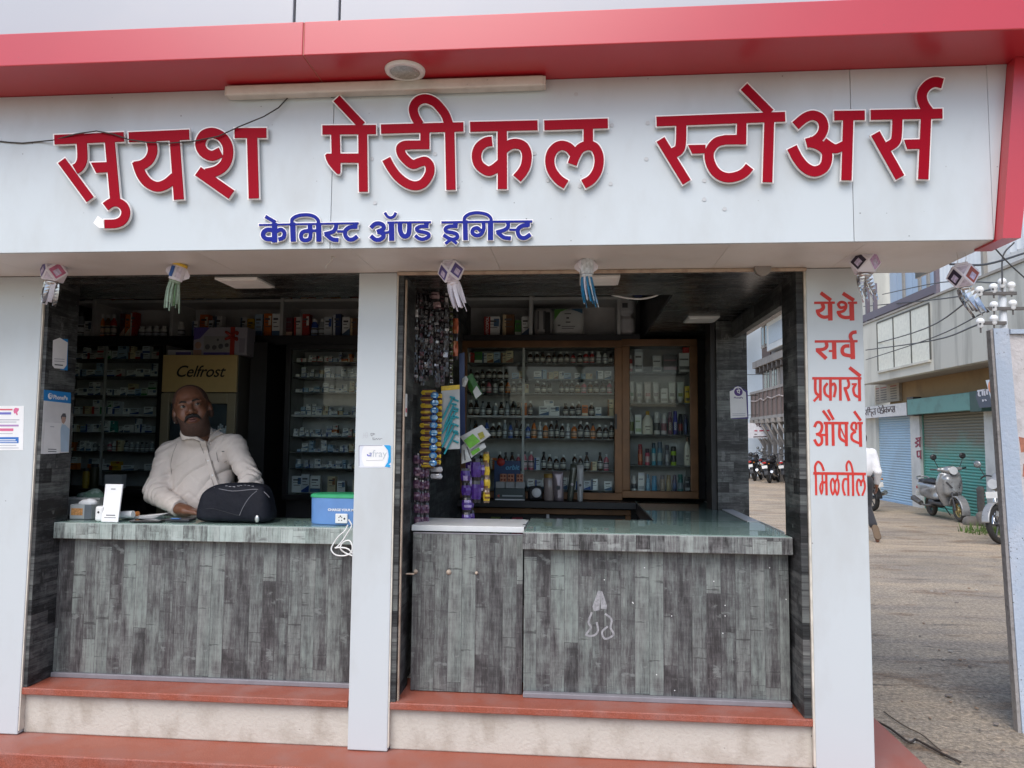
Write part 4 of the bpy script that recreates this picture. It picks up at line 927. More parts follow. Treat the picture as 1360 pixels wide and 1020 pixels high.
for (a, b_, tp, kd, lab, col, capc, band) in ((838, 845.5, 632, 'stick', 'white bottle with dark ring on the bottom shelf', Wh, Wh, (0.08, 0.08, 0.09)), (847, 855.5, 628, 'pack', 'tall white carton on the bottom cosmetics shelf', Wh, (0.6, 0.62, 0.68), (0.35, 0.37, 0.40)), (857, 864, 630, 'stick', 'pale blue tall bottle on the bottom shelf', (0.18, 0.36, 0.50), (0.12, 0.26, 0.38), (0.25, 0.45, 0.58)), (865, 872.5, 632, 'spray', 'bright blue spray can on the bottom shelf', (0.05, 0.28, 0.48), (0.06, 0.25, 0.42), (0.06, 0.30, 0.50)),
        (876, 883, 631, 'spray', 'tan and grey can on the bottom shelf', (0.32, 0.26, 0.20), (0.15, 0.14, 0.16), (0.42, 0.34, 0.26)), (884.5, 891, 631, 'spray', 'golden can on the bottom shelf', (0.36, 0.28, 0.14), (0.25, 0.19, 0.08), (0.40, 0.32, 0.18)), (892.5, 898.5, 631, 'spray', 'navy can on the bottom shelf', (0.03, 0.05, 0.14), (0.03, 0.04, 0.10), (0.05, 0.10, 0.24)), (899.5, 907, 630, 'spray', 'dark green can on the bottom shelf', (0.03, 0.13, 0.13), (0.02, 0.12, 0.10), (0.20, 0.26, 0.30)), (908.5, 916, 633, 'pack', 'black carton with white lines on the bottom cosmetics shelf', (0.018, 0.02, 0.025), (0.05, 0.05, 0.05), (0.3, 0.32, 0.33))):
    cosmetic(kd, a, b_, tp, 4, lab, 'can' if kd == 'spray' else ('box' if kd == 'pack' else 'bottle'), col, capc, band)

# ledge below the two brown cabinets with the open recess underneath
bl = thing('back_counter', (0.0, 1.95, 0.2155), 'dark back counter under the brown glass cabinets', 'counter')
box('top', DARKW, -0.84, 0.428, 1.86, 2.35, 0.94, 0.985, bl, 0.002)
box('ledge', DARKW, 0.430, 0.998, 2.042, 2.35, 0.94, 0.985, bl, 0.002)
box('body', DARKW, -0.84, 0.998, 2.06, 2.30, 0.2155, 0.938, bl)
m = MB(); m.box(-0.80, 0.40, 1.98, 2.02, 0.885, 0.925, 0.003); m.box(0.36, 0.40, 1.98, 2.02, 0.5, 0.884, 0.003); m.build('drawer_frame', BROWNF, bl)
box('pale_post', SHELFW, -0.205, -0.185, 1.985, 2.0, 0.5, 0.884, bl)

# ================================================================== loft shelves
LZ = at(660, 445, Y=YC)[2]; LT = at(660, 396, Y=YC)[2]
def loft(label, x0, x1, divs):
    t = thing('loft_shelf', ((x0+x1)/2, YC+0.1, LZ-0.05), label, 'shelf')
    box('bottom_board', DARKW, x0, x1, YC-0.02, YC+0.36, LZ-0.07, LZ-0.001, t)
    box('top_board', SHELFW, x0, x1, YC+0.02, YC+0.36, LT-0.012, LT+0.010, t)
    box('back_board', plain('loft_back', (0.66, 0.66, 0.67), 0.6), x0, x1, YC+0.345, YC+0.36, LZ, LT-0.013, t)
    for d in divs: box('divider', SHELFW, at(d, 420, Y=YC)[0]-0.012, at(d, 420, Y=YC)[0]+0.012, YC, YC+0.344, LZ, LT+0.075, t)
    return t
loft('pale loft shelf packed with cartons and bottles above the fridge', -3.98, -0.94, (124, 228, 374))
loft('pale loft shelf with two white divider boards above the syrup cabinet', -0.835, 0.47, (705, 822))
def loft_item(kind, a, b_, top, colour, label=None, base=445.5, yb=0.07, **k):
    xa, xb = at(a, 425, Y=YC+yb)[0], at(b_, 425, Y=YC+yb)[0]; h_ = (base-top)*(YC+yb+3.4)/F_PX
    if kind == 'carton':
        o = put('medicine_carton', carton_mesh(colour, k.get('v', random.randrange(4))), (xa+xb)/2, YC+yb+0.03, LZ+0.0008+k.get('dz', 0), xb-xa, 0.07, h_); o.name = 'carton'
    else:
        o = put('bottle', bottle_mesh(colour, k.get('v', 1)), (xa+xb)/2, YC+yb+0.03, LZ+0.0008, xb-xa, xb-xa, h_)
    tag(o, label or f'{colour} {"carton" if kind == "carton" else "bottle"} standing on the loft shelf', 'box' if kind == 'carton' else 'bottle', None if label else f'{colour} {kind}s on the loft shelf'); return o
loft_item('bottle', 97, 112, 409, 'clear', 'large clear jar with teal label at the end of the loft shelf', v=1)
loft_item('carton', 113, 122, 422, 'white', 'small white carton beside the clear jar on the loft shelf')
for a, c, lb in ((129, 'orange', 'orange bottle with white cap on the loft shelf'), (137, 'amber', 'brown bottle between orange and red bottle on the loft shelf'), (144.5, 'red', 'red bottle with white cap on the loft shelf')):
    loft_item('bottle', a, a+7.5, 412, c, lb, v=0)
for a, c, tp in ((160, 'maroon', 412), (167, 'orange', 413), (174, 'red', 410)): loft_item('carton', a, a+6.5, tp, c)
for k, a in enumerate((182, 191.5, 201, 211)): loft_item('bottle', a, a+9, 429, 'white', 'squat white bottle with pointed foot, one of four on the loft', v=2)['group'] = 'squat white bottles on the loft shelf'
loft_item('bottle', 234, 243, 423, 'white', 'checkered black and white bottle beside the loft divider', v=2)
for a, b_, c, tp in ((256, 264, 'white', 423), (266, 277, 'orange', 414), (277.5, 284, 'white', 422), (286, 295, 'white', 416), (320, 328, 'white', 418), (329, 338, 'yellow', 420), (339, 349, 'pale blue', 414), (351, 361, 'orange', 413), (362, 372, 'white', 413)):
    loft_item('carton', a, b_, tp, c)
for a, b_, c, tp in ((379, 389, 'maroon', 419), (391, 401.5, 'red and white', 418), (402, 411, 'red', 414), (431, 441, 'blue and white', 418), (443, 453, 'dark blue', 414), (455, 465, 'white', 418), (466, 475, 'brown', 420)): loft_item('carton', a, b_, tp, c)
for a, c in ((412, 'blue'), (422, 'clear')): loft_item('bottle', a, a+9, 420, c, v=2)
loft_item('carton', 601, 616, 412, 'cream', 'plain tan carton stack at the end of the centre loft shelf', v=3)
lo = loft_item('carton', 644, 664, 419, 'white', 'white and red supplement carton with upright lettering on the loft shelf', v=3)
xa, xb = at(644, 425, Y=YC+0.07)[0], at(651.5, 425, Y=YC+0.07)[0]; zb = LZ+0.0012; hh = (445.5-419)*(YC+3.47)/F_PX
vt = thing('supplement_box', ((xa+xb)/2, YC+0.06, zb), 'red spine carton reading VITCOFOL in white upright letters', 'box')
MB().box(xa-0.003, xb, YC+0.055, YC+0.0645, zb, zb+hh-0.002).build('carton', pm('red', BOXCOL['red']), vt)
m = MB(); add_text(m, 'VITCOFOL', 0.030, ((xa+xb)/2, YC+0.0545, zb+hh*.5), (0, 0, 1), (-1, 0, 0), 0.0005, bold=0.0006); m.build('lettering', PAPER, vt)
loft_item('carton', 668, 683, 416, 'brown', 'brown and gold carton next to the red spine carton'); loft_item('carton', 684, 692, 424, 'green', 'small green carton on the centre loft shelf'); loft_item('carton', 693, 703, 419, 'white', 'white carton with black diagonal corner against the loft divider', v=2)
# items on top of the loft boards
for a, b_, c in ((102, 115, 'white'), (126, 150, 'red'), (155, 180, 'maroon'), (243, 256, 'brown'), (262, 272, 'white'), (276, 296, 'white'), (378, 387, 'red'), (390, 399, 'dark blue'), (401, 409, 'orange'), (411, 419, 'red'), (421, 429, 'white'), (431, 440, 'maroon'), (441, 452, 'yellow'), (454, 464, 'white'), (466, 476, 'red')):
    xa, xb = at(a, 390, Y=YC+0.1)[0], at(b_, 390, Y=YC+0.1)[0]
    o = put('carton', carton_mesh(c, 0), (xa+xb)/2, YC+0.12, LT+0.011, xb-xa, 0.08, 0.055+0.02*random.random()); tag(o, f'{c} carton lying on top of the loft board', 'box', f'{c} cartons on top of the loft board')

# soft packs on the loft: SDF pillows
def pillow(name, c, half, r, label, cat, mats, seed, fold=0.004, tilt=0.0, h=0.006, extra=None):
    f = lambda P: rbox(P, (0, 0, half[2]), half, r)+fold*fnoise(P, 38, seed)-0.012*np.exp(-((P[:, 0]/half[0])**2+((P[:, 2]-half[2])/half[2])**2)*1.2)
    t = thing(name, c, label, cat); m = MB()
    iso_mb(m, f, (-half[0]-.03, -half[1]-.04, -.02), (half[0]+.03, half[1]+.04, 2*half[2]+.03), h)
    z0 = min(v[2] for v in m.v); m.xf(Matrix.Translation((c[0], c[1], c[2]-z0)) @ Matrix.Rotation(tilt, 4, 'Y')); b = m.build('pack', mats[0], t); return t, b
def at_w(a, b_, Yp): return (at(b_, 425, Y=Yp)[0]-at(a, 425, Y=Yp)[0])/2
xa = at(722, 425, Y=YC+.1)[0]; t, b = pillow('diaper_pack', (xa, YC+0.12, LZ+.001), (at_w(709, 733, YC+.1), 0.05, 0.105), 0.035, 'crinkled black and white pack with round label on the loft shelf', 'pack', [colm('blackwhite', (0.36, 0.36, 0.36))], 3)
for dx, w_ in ((-0.045, 0.012), (0.0, 0.02)): MB().box(xa+dx, xa+dx+w_, YC+0.052, YC+0.058, LZ+0.05, LZ+0.19).build('print', INK, t)
MB().box(xa+0.012, xa+0.052, YC+0.048, YC+0.053, LZ+0.02, LZ+0.18, 0.004).build('print', plain('black_label', (0.02, 0.02, 0.02), 0.4), t)
xa = at(755, 425, Y=YC+.1)[0]; t, b = pillow('diaper_pack', (xa, YC+0.12, LZ+.001), (at_w(735, 775, YC+.1), 0.05, 0.105), 0.03, 'white plastic pack with green corner on the centre loft shelf', 'pack', [colm('packwhite', (0.55, 0.57, 0.57))], 5)
w2 = at_w(735, 775, YC+.1)
m = MB(); m.prism([(xa-w2+.008, LZ+.12), (xa-w2+.008, LZ+.20), (xa-.01, LZ+.205), (xa-.06, LZ+.185)], YC+.056, YC+.075, 'XZ'); m.build('green_corner', colm('greenc', (0.09, 0.25, 0.05)), t)
m = MB(); m.prism([(xa+w2-.008, LZ+.17), (xa+w2-.008, LZ+.205), (xa+.02, LZ+.205)], YC+.056, YC+.075, 'XZ'); m.build('blue_corner', colm('bluec', (0.05, 0.13, 0.22)), t)
m = MB()
for (u, v, w_, hh_) in ((-.03, .165, .05, .006), (-.015, .13, .02, .012), (-.02, .10, .035, .008), (-.05, .07, .1, .004), (-.05, .055, .09, .004), (-.08, .075, .02, .01)): m.box(xa+u, xa+u+w_, YC+.052, YC+.058, LZ+v, LZ+v+hh_)
m.build('print', INK, t)
# a white bag and a folded one stored in the gap over the low ceiling's edge
xa = at(843, 400, Y=1.6)[0]
for nm, yy, zz, hf, lab, sd in (('plastic_bag', 1.35, 2.222, (0.07, 0.06, 0.12), 'white carrier bag with dark print hanging over the low ceiling edge', 11),):
    pass
bagt = thing('carrier_bag', (0.30, 2.0, LZ), 'white carrier bag with dark print stuffed into the loft gap beside the divider', 'bag')
m = MB(); iso_mb(m, lambda P: smin(rbox(P, (0.385, YC+.06, LZ+.075), (0.055, 0.05, 0.075), 0.04), rbox(P, (0.375, YC+.04, LZ+.235), (0.06, 0.045, 0.085), 0.035), 0.02)+0.005*fnoise(P, 42, 4), (0.27, YC-.08, LZ-.03), (0.50, YC+.18, LZ+.38), 0.007); m.build('bag', colm('bagw', (0.52, 0.51, 0.53), 0.45), bagt)
m = MB(); m.box(0.345, 0.385, YC-.012, YC-.004, LZ+.20, LZ+.235); m.box(0.395, 0.425, YC-.012, YC-.004, LZ+.255, LZ+.275); m.build('print', INK, bagt)
tag(MB().box(0.435, 0.49, YC-.05, YC+.06, LZ+.27, LZ+.33, .006).build('blue_packet', colm('bluepk', (0.03, 0.05, 0.22))), 'dark blue packet jammed beside the white carrier bag', 'packet')
# white cables hanging in front of the loft
for pts, lab in ((((800, 387, .62), (815, 392, .62), (835, 396, .62), (855, 396.5, .62), (872, 392, .62), (881, 384, .60)), 'white cable sagging below the ceiling edge, the longer one'), (((806, 386, .60), (818, 384, .60), (835, 383, .60), (845, 381.5, .58)), 'short white cable end below the ceiling edge')):
    mb = MB(); P_ = smooth_path([at(x, y, Y=yy) for x, y, yy in pts]); mb.tube([tuple(p) for p in P_], 0.0055, 8); tag(mb.build('white_cable', WHITEP), lab, 'cable')

# ================================================================== fridge
fx0, fx1 = at(215.5, 500, Y=1.72)[0], at(315, 500, Y=1.72)[0]; fz = at(265, 471, Y=1.72)[2]; fzb = at(265, 521.5, Y=1.72)[2]
fr = thing('display_fridge', ((fx0+fx1)/2, 1.9, 0.216), 'tall dark display fridge with tan header reading Celfrost behind the shopkeeper', 'fridge')
m = MB(); m.box(fx0, fx1, 1.74, 2.04, 0.218, fz, 0.01); m.build('body', plain('fridge_body', (0.10, 0.09, 0.075), 0.4), fr)
TAN = plain('fridge_tan', (0.60, 0.44, 0.19), 0.35, var=0.06)
hb = box('header_panel', TAN, fx0+.002, fx1-.002, 1.715, 1.739, fzb+.004, fz-.002, fr, 0.004)
m = MB(); add_text(m, 'Celfrost', 0.118, ((fx0+fx1)/2+.0, 1.7145, (fz+fzb)/2+.012), (1, 0, 0), (0, 0, 1), 0.0012, shear=0.32, bold=0.0012, spacing=0.95); m.build('lettering', plain('fridge_letters', (0.012, 0.012, 0.012), 0.3), hb)
d0 = MB(); zt = fzb-.004; w = .065
d0.box(fx0+.002, fx0+w, 1.712, 1.739, .30, zt, .004); d0.box(fx1-w, fx1-.002, 1.712, 1.739, .30, zt, .004); d0.box(fx0+w, fx1-w, 1.712, 1.739, zt-.075, zt, .004); d0.box(fx0+w, fx1-w, 1.712, 1.739, .30, .36, .004)
door = d0.build('door', plain('fridge_door', (0.30, 0.26, 0.17), 0.35, var=0.06), fr); box('glass_pane', GLS, fx0+w+.0005, fx1-w-.0005, 1.722, 1.727, .361, zt-.0755, door)
box('interior', plain('fridge_inside', (0.05, 0.065, 0.08), 0.4), fx0+w, fx1-w, 1.7365, 1.7398, .36, zt-.076, fr)
for k in range(5):
    zz = zt-.32-.22*k
    box('shelf', SHELFG, fx0+w+.004, fx1-w-.004, 1.7285, 1.7362, zz-.004, zz, fr)
m = MB()
for k in range(9):
    px = 286+k*2.4; p = at(px, 555, Y=1.73); hh = .05+.05*random.random(); m.box(p[0]-.006, p[0]+.005, 1.7285, 1.736, zt-.318, zt-.318+hh)
m.build('contents', plain('fridge_packs', (0.55, 0.58, 0.62), 0.4, var=0.5, scale=70), fr)
# gift box and white carton on the fridge
gx0, gx1 = at(257, 452, Y=1.78)[0], at(328, 452, Y=1.78)[0]; gz = at(290, 432.5, Y=1.78)[2]-at(290, 470, Y=1.78)[2]; g0 = fz+.001
gb = thing('gift_box', ((gx0+gx1)/2, 1.85, g0), 'baby gift box with red bow and window standing on the fridge', 'box')
MB().box(gx0, gx1, 1.78, 1.92, g0, g0+gz, .003).build('carton', colm('giftlilac', (0.42, 0.40, 0.46)), gb); W = gx1-gx0
m = MB(); m.prism([(gx0+.002, g0+gz*.55), (gx0+.002, g0+gz-.002), (gx0+W*.30, g0+gz-.002), (gx0+W*.12, g0+gz*.6)], 1.777, 1.7795, 'XZ'); m.box(gx0+W*.2, gx0+W*.7, 1.777, 1.7795, g0+.004, g0+.022); m.build('purple_print', colm('giftpurple', (0.13, 0.10, 0.36)), gb)
m = MB(); m.box(gx0+W*.2, gx0+W*.70, 1.777, 1.7795, g0+.03, g0+gz*.68); m.build('window', colm('giftwin', (0.36, 0.36, 0.36), 0.15), gb)
m = MB()
for u, v, r_ in ((.27, .3, .02), (.40, .28, .018), (.52, .32, .02), (.63, .36, .016), (.46, .55, .01)): m.lathe([(r_, 0), (r_*.8, -.003)], (gx0+W*u, 1.7765, g0+gz*v), 10, 'Y')
m.build('bottles', INK, gb)
m = MB(); m.lathe([(.026, 0), (.02, -.003)], (gx0+W*.09, 1.7795, g0+gz*.36), 14, 'Y'); m.box(gx0+.004, gx0+W*.16, 1.777, 1.7795, g0+.004, g0+gz*.2); m.build('picture', colm('giftskin', (0.42, 0.26, 0.20)), gb)
m = MB(); bx = gx0+W*.735; m.box(bx-.016, bx+.016, 1.773, 1.7795, g0, g0+gz+.001)
for a in (0.6, 2.5, 3.7, 5.6):
    pts = [(bx, 1.768, g0+gz*.68), (bx+.035*math.cos(a)-.006*math.sin(a), 1.752, g0+gz*.68+.035*math.sin(a)), (bx+.052*math.cos(a), 1.762, g0+gz*.68+.045*math.sin(a)), (bx+.03*math.cos(a)+.008, 1.772, g0+gz*.68+.02*math.sin(a))]
    m.tube([tuple(p) for p in smooth_path(pts)], .010, 8)
m.build('bow', colm('giftred', (0.40, 0.035, 0.02), 0.35), gb)
m = MB(); m.box(gx0+W*.86, gx0+W*.96, 1.777, 1.7795, g0+.02, g0+gz*.6); m.build('window', colm('giftwin2', (0.30, 0.28, 0.34), 0.12), gb)
wx0, wx1 = at(222, 465, Y=1.78)[0], at(253, 465, Y=1.78)[0]
wb = thing('carton', ((wx0+wx1)/2, 1.84, g0), 'flat white and lilac carton on the fridge beside the gift box', 'box')
MB().box(wx0, wx1, 1.79, 1.90, g0, g0+.042, .002).build('carton_body', colm('wl', (0.55, 0.55, 0.58)), wb); MB().box(wx0+(wx1-wx0)*.35, wx1-.002, 1.7875, 1.7897, g0+.003, g0+.026).build('print', colm('giftpurple', (0.13, 0.10, 0.36)), wb)
# dark cupboard side between fridge and right cabinet
box('cupboard_side', DARKW, at(330, 560, Y=1.9)[0], at(352, 560, Y=1.9)[0], 1.9, 2.35, .2155, 2.13, shop)
# ================================================================== hanging paper lanterns
FOIL = plain('silver_foil', (0.62, 0.60, 0.60), 0.22, 0.9, var=0.25, scale=40)
LWHITE = plain('lantern_paper', (0.74, 0.71, 0.78), 0.6, var=0.08)
STRING = plain('string', (0.55, 0.52, 0.45), 0.8)
def ribbon(m, p, d, L, w, sway, twist, seed, n=7, th=0.0008):
    """thin streamer from p, first along d, then bending to hang with some sway"""
    g = random.Random(seed); p = Vector(p); d = Vector(d).normalized(); pts = [p]
    for i in range(n):
        d = (d*0.72+Vector((sway[0]+g.uniform(-.08, .08), sway[1]+g.uniform(-.08, .08), -1)).normalized()*0.28).normalized(); p = p+d*(L/n); pts.append(p)
    a0 = g.uniform(-1, 1)*0.6; vs = []
    for i, q in enumerate(pts):
        a = a0+twist*i/n; t = (pts[min(i+1, n)]-pts[max(i-1, 0)]).normalized(); s_ = Vector((math.cos(a), math.sin(a), 0)); s_ = (s_-t*s_.dot(t)).normalized(); nr = t.cross(s_)*th
        vs += [q-s_*w/2-nr, q+s_*w/2-nr, q+s_*w/2+nr, q-s_*w/2+nr]
    fs = [(3, 2, 1, 0), tuple(4*n+k for k in range(4))]
    for i in range(n):
        for k in range(4): fs.append((4*i+k, 4*i+(k+1) % 4, 4*i+4+(k+1) % 4, 4*i+4+k))
    m.add(vs, fs)
def lantern(c, s, rot, label, pics, tail_mats, tail_n, tail_w, tail_L, sway, seed, top_mat=None, kind='cubo'):
    c = Vector(c); t = thing('paper_lantern', c, label, 'lantern', 'paper lanterns hung under the signboard')
    Rm = Matrix.Rotation(rot[2], 4, 'Z') @ Matrix.Rotation(rot[1], 4, 'Y') @ Matrix.Rotation(rot[0], 4, 'X'); T = Matrix.Translation(c) @ Rm
    if kind == 'cubo':
        V = []
        for a in (-1, 1):
            for b in (-1, 1): V += [(a, b, 0), (a, 0, b), (0, a, b)]
        bm = bmesh.new()
        for v in V: bm.verts.new(Vector(v)*s)
        bmesh.ops.convex_hull(bm, input=bm.verts[:]); bmesh.ops.dissolve_limit(bm, angle_limit=0.05, verts=bm.verts[:], edges=bm.edges[:]); bm.verts.index_update(); bm.faces.ensure_lookup_table()
        m = MB(); m.add([v.co for v in bm.verts], [[v.index for v in f.verts] for f in bm.faces]); m.xf(T); body = m.build('body', LWHITE, t)
        k = 0
        for f in bm.faces:
            n = f.normal; cc = f.calc_center_median(); q = len(f.verts)
            if abs(n.z) > 0.9: continue
            ins = 0.80 if q == 4 else 0.70; mt = pics[k % len(pics)] if q == 4 else pics[-1]
            if q == 4: k += 1
            elif random.Random(seed+int(1000*cc.x)).random() < .45: continue
            m = MB(); P_ = [cc+(v.co-cc)*ins for v in f.verts]; N_ = len(P_)
            m.add([p+n*0.0004 for p in P_]+[p+n*0.0012 for p in P_], [tuple(range(N_))[::-1], tuple(range(N_, 2*N_))]+[(i, (i+1) % N_, N_+(i+1) % N_, N_+i) for i in range(N_)]); m.xf(T); m.build('picture', mt, body)
            if q == 4:
                m = MB(); P_ = [cc+(v.co-cc)*.42+Vector((0, 0, -s*.12)) for v in f.verts]
                m.add([p+n*0.0013 for p in P_]+[p+n*0.002 for p in P_], [(3, 2, 1, 0), (4, 5, 6, 7)]+[(i, (i+1) % 4, 4+(i+1) % 4, 4+i) for i in range(4)]); m.xf(T); m.build('motif', plain('motif', (0.55, 0.48, 0.66), 0.5, var=.4, scale=90), body)
        bm.free(); z_bot, rr = -s, s*.62
        m = MB(); m.lathe([(s*.70, s*1.0), (s*.75, s*1.05), (s*.72, s*1.22), (s*.6, s*1.2), (s*.58, s*1.03)], n=4, smooth=False); m.xf(T); m.build('collar', top_mat or LWHITE, t)
    else:
        m = MB(); m.lathe([(s*.75, -s), (s*.82, -s*.95), (s*.78, s*.9), (s*.72, s)], n=10, smooth=False); m.xf(T); m.build('body', pics[0], t)
        m = MB(); m.lathe([(s*.86, s*.78), (s*.88, s*.82), (s*.88, s*1.12), (s*.80, s*1.14), (s*.78, s*.8)], n=16); m.xf(T); m.build('collar', top_mat or LWHITE, t)
        for k, mt in enumerate(pics[1:]):
            a = -math.pi/2-0.55+1.0*k; m = MB(); u = Vector((-math.sin(a), math.cos(a), 0)); n = Vector((math.cos(a), math.sin(a), 0))
            o = n*s*.84; m.add([o-u*s*.3-Vector((0, 0, s*.7)), o+u*s*.3-Vector((0, 0, s*.7)), o+u*s*.3+Vector((0, 0, s*.6)), o-u*s*.3+Vector((0, 0, s*.6))]+[p for p in ([o+n*.002-u*s*.3-Vector((0, 0, s*.7)), o+n*.002+u*s*.3-Vector((0, 0, s*.7)), o+n*.002+u*s*.3+Vector((0, 0, s*.6)), o+n*.002-u*s*.3+Vector((0, 0, s*.6))])], [(3, 2, 1, 0), (4, 5, 6, 7), (0, 1, 5, 4), (1, 2, 6, 5), (2, 3, 7, 6), (3, 0, 4, 7)]); m.xf(T); m.build('picture', mt, t)
        for a in (0.2, 2.9, -2.4):
            m = MB(); o = Vector((math.cos(a), math.sin(a), 0))*s*.8; e = o*1.75+Vector((0, 0, -s*.1)); u = Vector((0, 0, s*.75))
            m.add([o-u, o+u, e+u*.25, e-u*.25, (o-u)+Vector((0, .0015, 0)), (o+u)+Vector((0, .0015, 0)), e+u*.25+Vector((0, .0015, 0)), e-u*.25+Vector((0, .0015, 0))], [(0, 1, 2, 3), (7, 6, 5, 4), (0, 3, 7, 4), (1, 0, 4, 5), (2, 1, 5, 6), (3, 2, 6, 7)]); m.xf(T); m.build('wing', LWHITE, t)
        z_bot, rr = -s, s*.7
    down = (Rm @ Vector((0, 0, -1))).normalized()
    m = MB(); m.lathe([(rr*.8, z_bot+s*.02), (rr, z_bot-s*.1), (rr*.9, z_bot-s*.35), (rr*.75, z_bot-s*.34)], n=10); m.xf(T); m.build('skirt', tail_mats[0], t)
    for k in range(tail_n):
        a = 2*math.pi*k/tail_n+0.3; o = T @ Vector((rr*.75*math.cos(a), rr*.75*math.sin(a), z_bot-s*.2)); m = MB()
        ribbon(m, o, down+Vector((0.25*math.cos(a), 0.25*math.sin(a), 0)), tail_L*(0.75+0.4*random.Random(seed*31+k).random()), tail_w, sway, 1.2, seed*17+k); m.build('streamer', tail_mats[k % len(tail_mats)], t)
    for dx in ((-s*.5, s*.5) if kind != 'one' else (0,)):
        top = T @ Vector((dx, 0, s*1.1)); m = MB(); m.tube([top, (top[0]+0.004, top[1], (top[2]+SZ)/2), (top[0], top[1], SZ-0.0005)], 0.0011, 5); m.build('string', STRING, t)
    return t
def lp(n, c): return plain('lantern_'+n, c, 0.5, var=0.35, scale=60)
VIO, PNK, BLK, BLU, RDD, PAL_ = lp('violet', (0.10, 0.075, 0.26)), lp('pink', (0.50, 0.14, 0.26)), lp('black', (0.03, 0.02, 0.045)), lp('blue', (0.02, 0.10, 0.36)), lp('red', (0.34, 0.07, 0.05)), lp('pale', (0.55, 0.50, 0.60))
GRN, TRQ, CLR, YEL = lp('green', (0.30, 0.40, 0.30)), lp('turquoise', (0.01, 0.17, 0.34)), lp('clear', (0.62, 0.66, 0.70)), plain('lantern_yellow', (0.72, 0.48, 0.05), 0.4)
DGRN = lp('darkgreen', (0.10, 0.19, 0.08))
LY = -0.2
lantern(at(71.8, 360.5, Y=LY), 0.046, (0.1, 0.08, 0.95), 'white paper lantern with violet and pink diamonds and silver foil tails', [PNK, VIO, PNK, VIO, PAL_], [FOIL, FOIL, LWHITE], 7, 0.020, 0.105, (-0.1, 0), 1)
lantern(at(236, 362, Y=LY), 0.038, (0.05, 0.28, 0.2), 'paper lantern with yellow collar and pale green streamers', [LWHITE, BLU, PAL_], [GRN, DGRN, GRN, GRN], 11, 0.007, 0.125, (0.04, 0), 2, YEL, 'cyl')
lantern(at(599, 360, Y=LY), 0.044, (0.1, -0.32, 0.75), 'tilted white paper lantern with violet diamonds and white streamers', [VIO, VIO, VIO, VIO, PAL_], [LWHITE], 8, 0.017, 0.125, (0.35, 0), 3)
lantern(at(779, 353, Y=LY), 0.038, (0.02, 0.0, 0.1), 'clear plastic lantern with white and turquoise streamers', [CLR, CLR], [CLR, TRQ, TRQ, LWHITE, TRQ], 13, 0.008, 0.125, (0.25, 0), 4, plain('lantern_cream', (0.70, 0.66, 0.42), 0.4), 'cyl')
lantern(at(1149, 349, Y=LY), 0.046, (0.05, 0.05, 0.62), 'white paper lantern with black and pink diamonds beside the lettered pillar', [lp('rose', (0.55, 0.36, 0.58)), BLK, PNK, BLK, PAL_], [FOIL, FOIL], 8, 0.022, 0.115, (0.35, 0), 5, plain('lantern_cream', (0.70, 0.66, 0.42), 0.4))
p6 = at(1279, 366, X=1.60)
lantern(p6, 0.044, (0.1, -0.25, 0.35), 'grey paper lantern with a dark red diamond at the end of the soffit', [RDD, RDD, PAL_, BLK, PAL_], [FOIL, FOIL], 8, 0.022, 0.13, (0.8, 0), 6)
for pts in ([(437, 335), (441, 344), (434, 352), (432, 357)], [(442, 333), (441, 340), (446, 343)]):
    mb = MB(); mb.tube([tuple(q) for q in smooth_path([at(x, y, Y=-0.32) for x, y in pts])], 0.0015, 5)
    tag(mb.build('string', STRING), 'loose pale string dangling from the soffit' + (' beside a shorter bit' if len(pts) == 4 else ', the short bit'), 'string')

# ================================================================== notices
def flat(name, mat, pts, plane, val, off, parent, th=0.0006):
    """a thin printed sheet whose outline is given in photo pixels, lying on the plane X=val or Y=val"""
    m = MB(); P_ = [at(x, y, **{plane: val}) for x, y in pts]; d = np.array([off, 0, 0]) if plane == 'X' else np.array([0, -off, 0]); e = np.array([th, 0, 0]) if plane == 'X' else np.array([0, -th, 0])
    n = len(P_); m.add([p+d for p in P_]+[p+d+e for p in P_], [tuple(range(n))[::-1], tuple(range(n, 2*n))]+[(i, (i+1) % n, n+(i+1) % n, n+i) for i in range(n)]); return m.build(name, mat, parent)
def pr(n, c): return plain('print_'+n, c, 0.55, var=0.08)
# poster on the left pillar
ps = thing('poster', at(15, 570, Y=-.001), 'white paper poster with pink and blue lines stuck on the outer pillar', 'poster')
flat('sheet', PAPER, [(-12, 539), (32, 539), (31, 598), (-13, 598)], 'Y', 0.0, 0.0005, ps)
for y0, y1, x1, c in ((543, 545, 17, 'pinkred'), (547.5, 550.5, 15, 'blueviolet'), (557, 558.2, 26, 'greyink'), (560, 561, 22, 'greyink'), (564, 566.4, 25, 'violet'), (569, 572.5, 18, 'pink'), (575.5, 576.3, 17, 'greyink'), (580.5, 588.5, 25, 'royal'), (591, 591.8, 22, 'greyink'), (594.5, 595.3, 25, 'greyink')):
    flat('line', pr(c, {'pinkred': (0.65, 0.12, 0.16), 'blueviolet': (0.16, 0.16, 0.50), 'greyink': (0.40, 0.40, 0.45), 'violet': (0.42, 0.25, 0.48), 'pink': (0.66, 0.14, 0.28), 'royal': (0.03, 0.16, 0.50)}[c]), [(-12, y0), (x1, y0), (x1, y1), (-12, y1)], 'Y', 0.0, 0.0013, ps)
for y0, y1, x1 in ((583.5, 584.8, 21), (586.2, 587.2, 23)): flat('line', PAPER, [(-12, y0), (x1, y0), (x1, y1), (-12, y1)], 'Y', 0.0, 0.0021, ps)
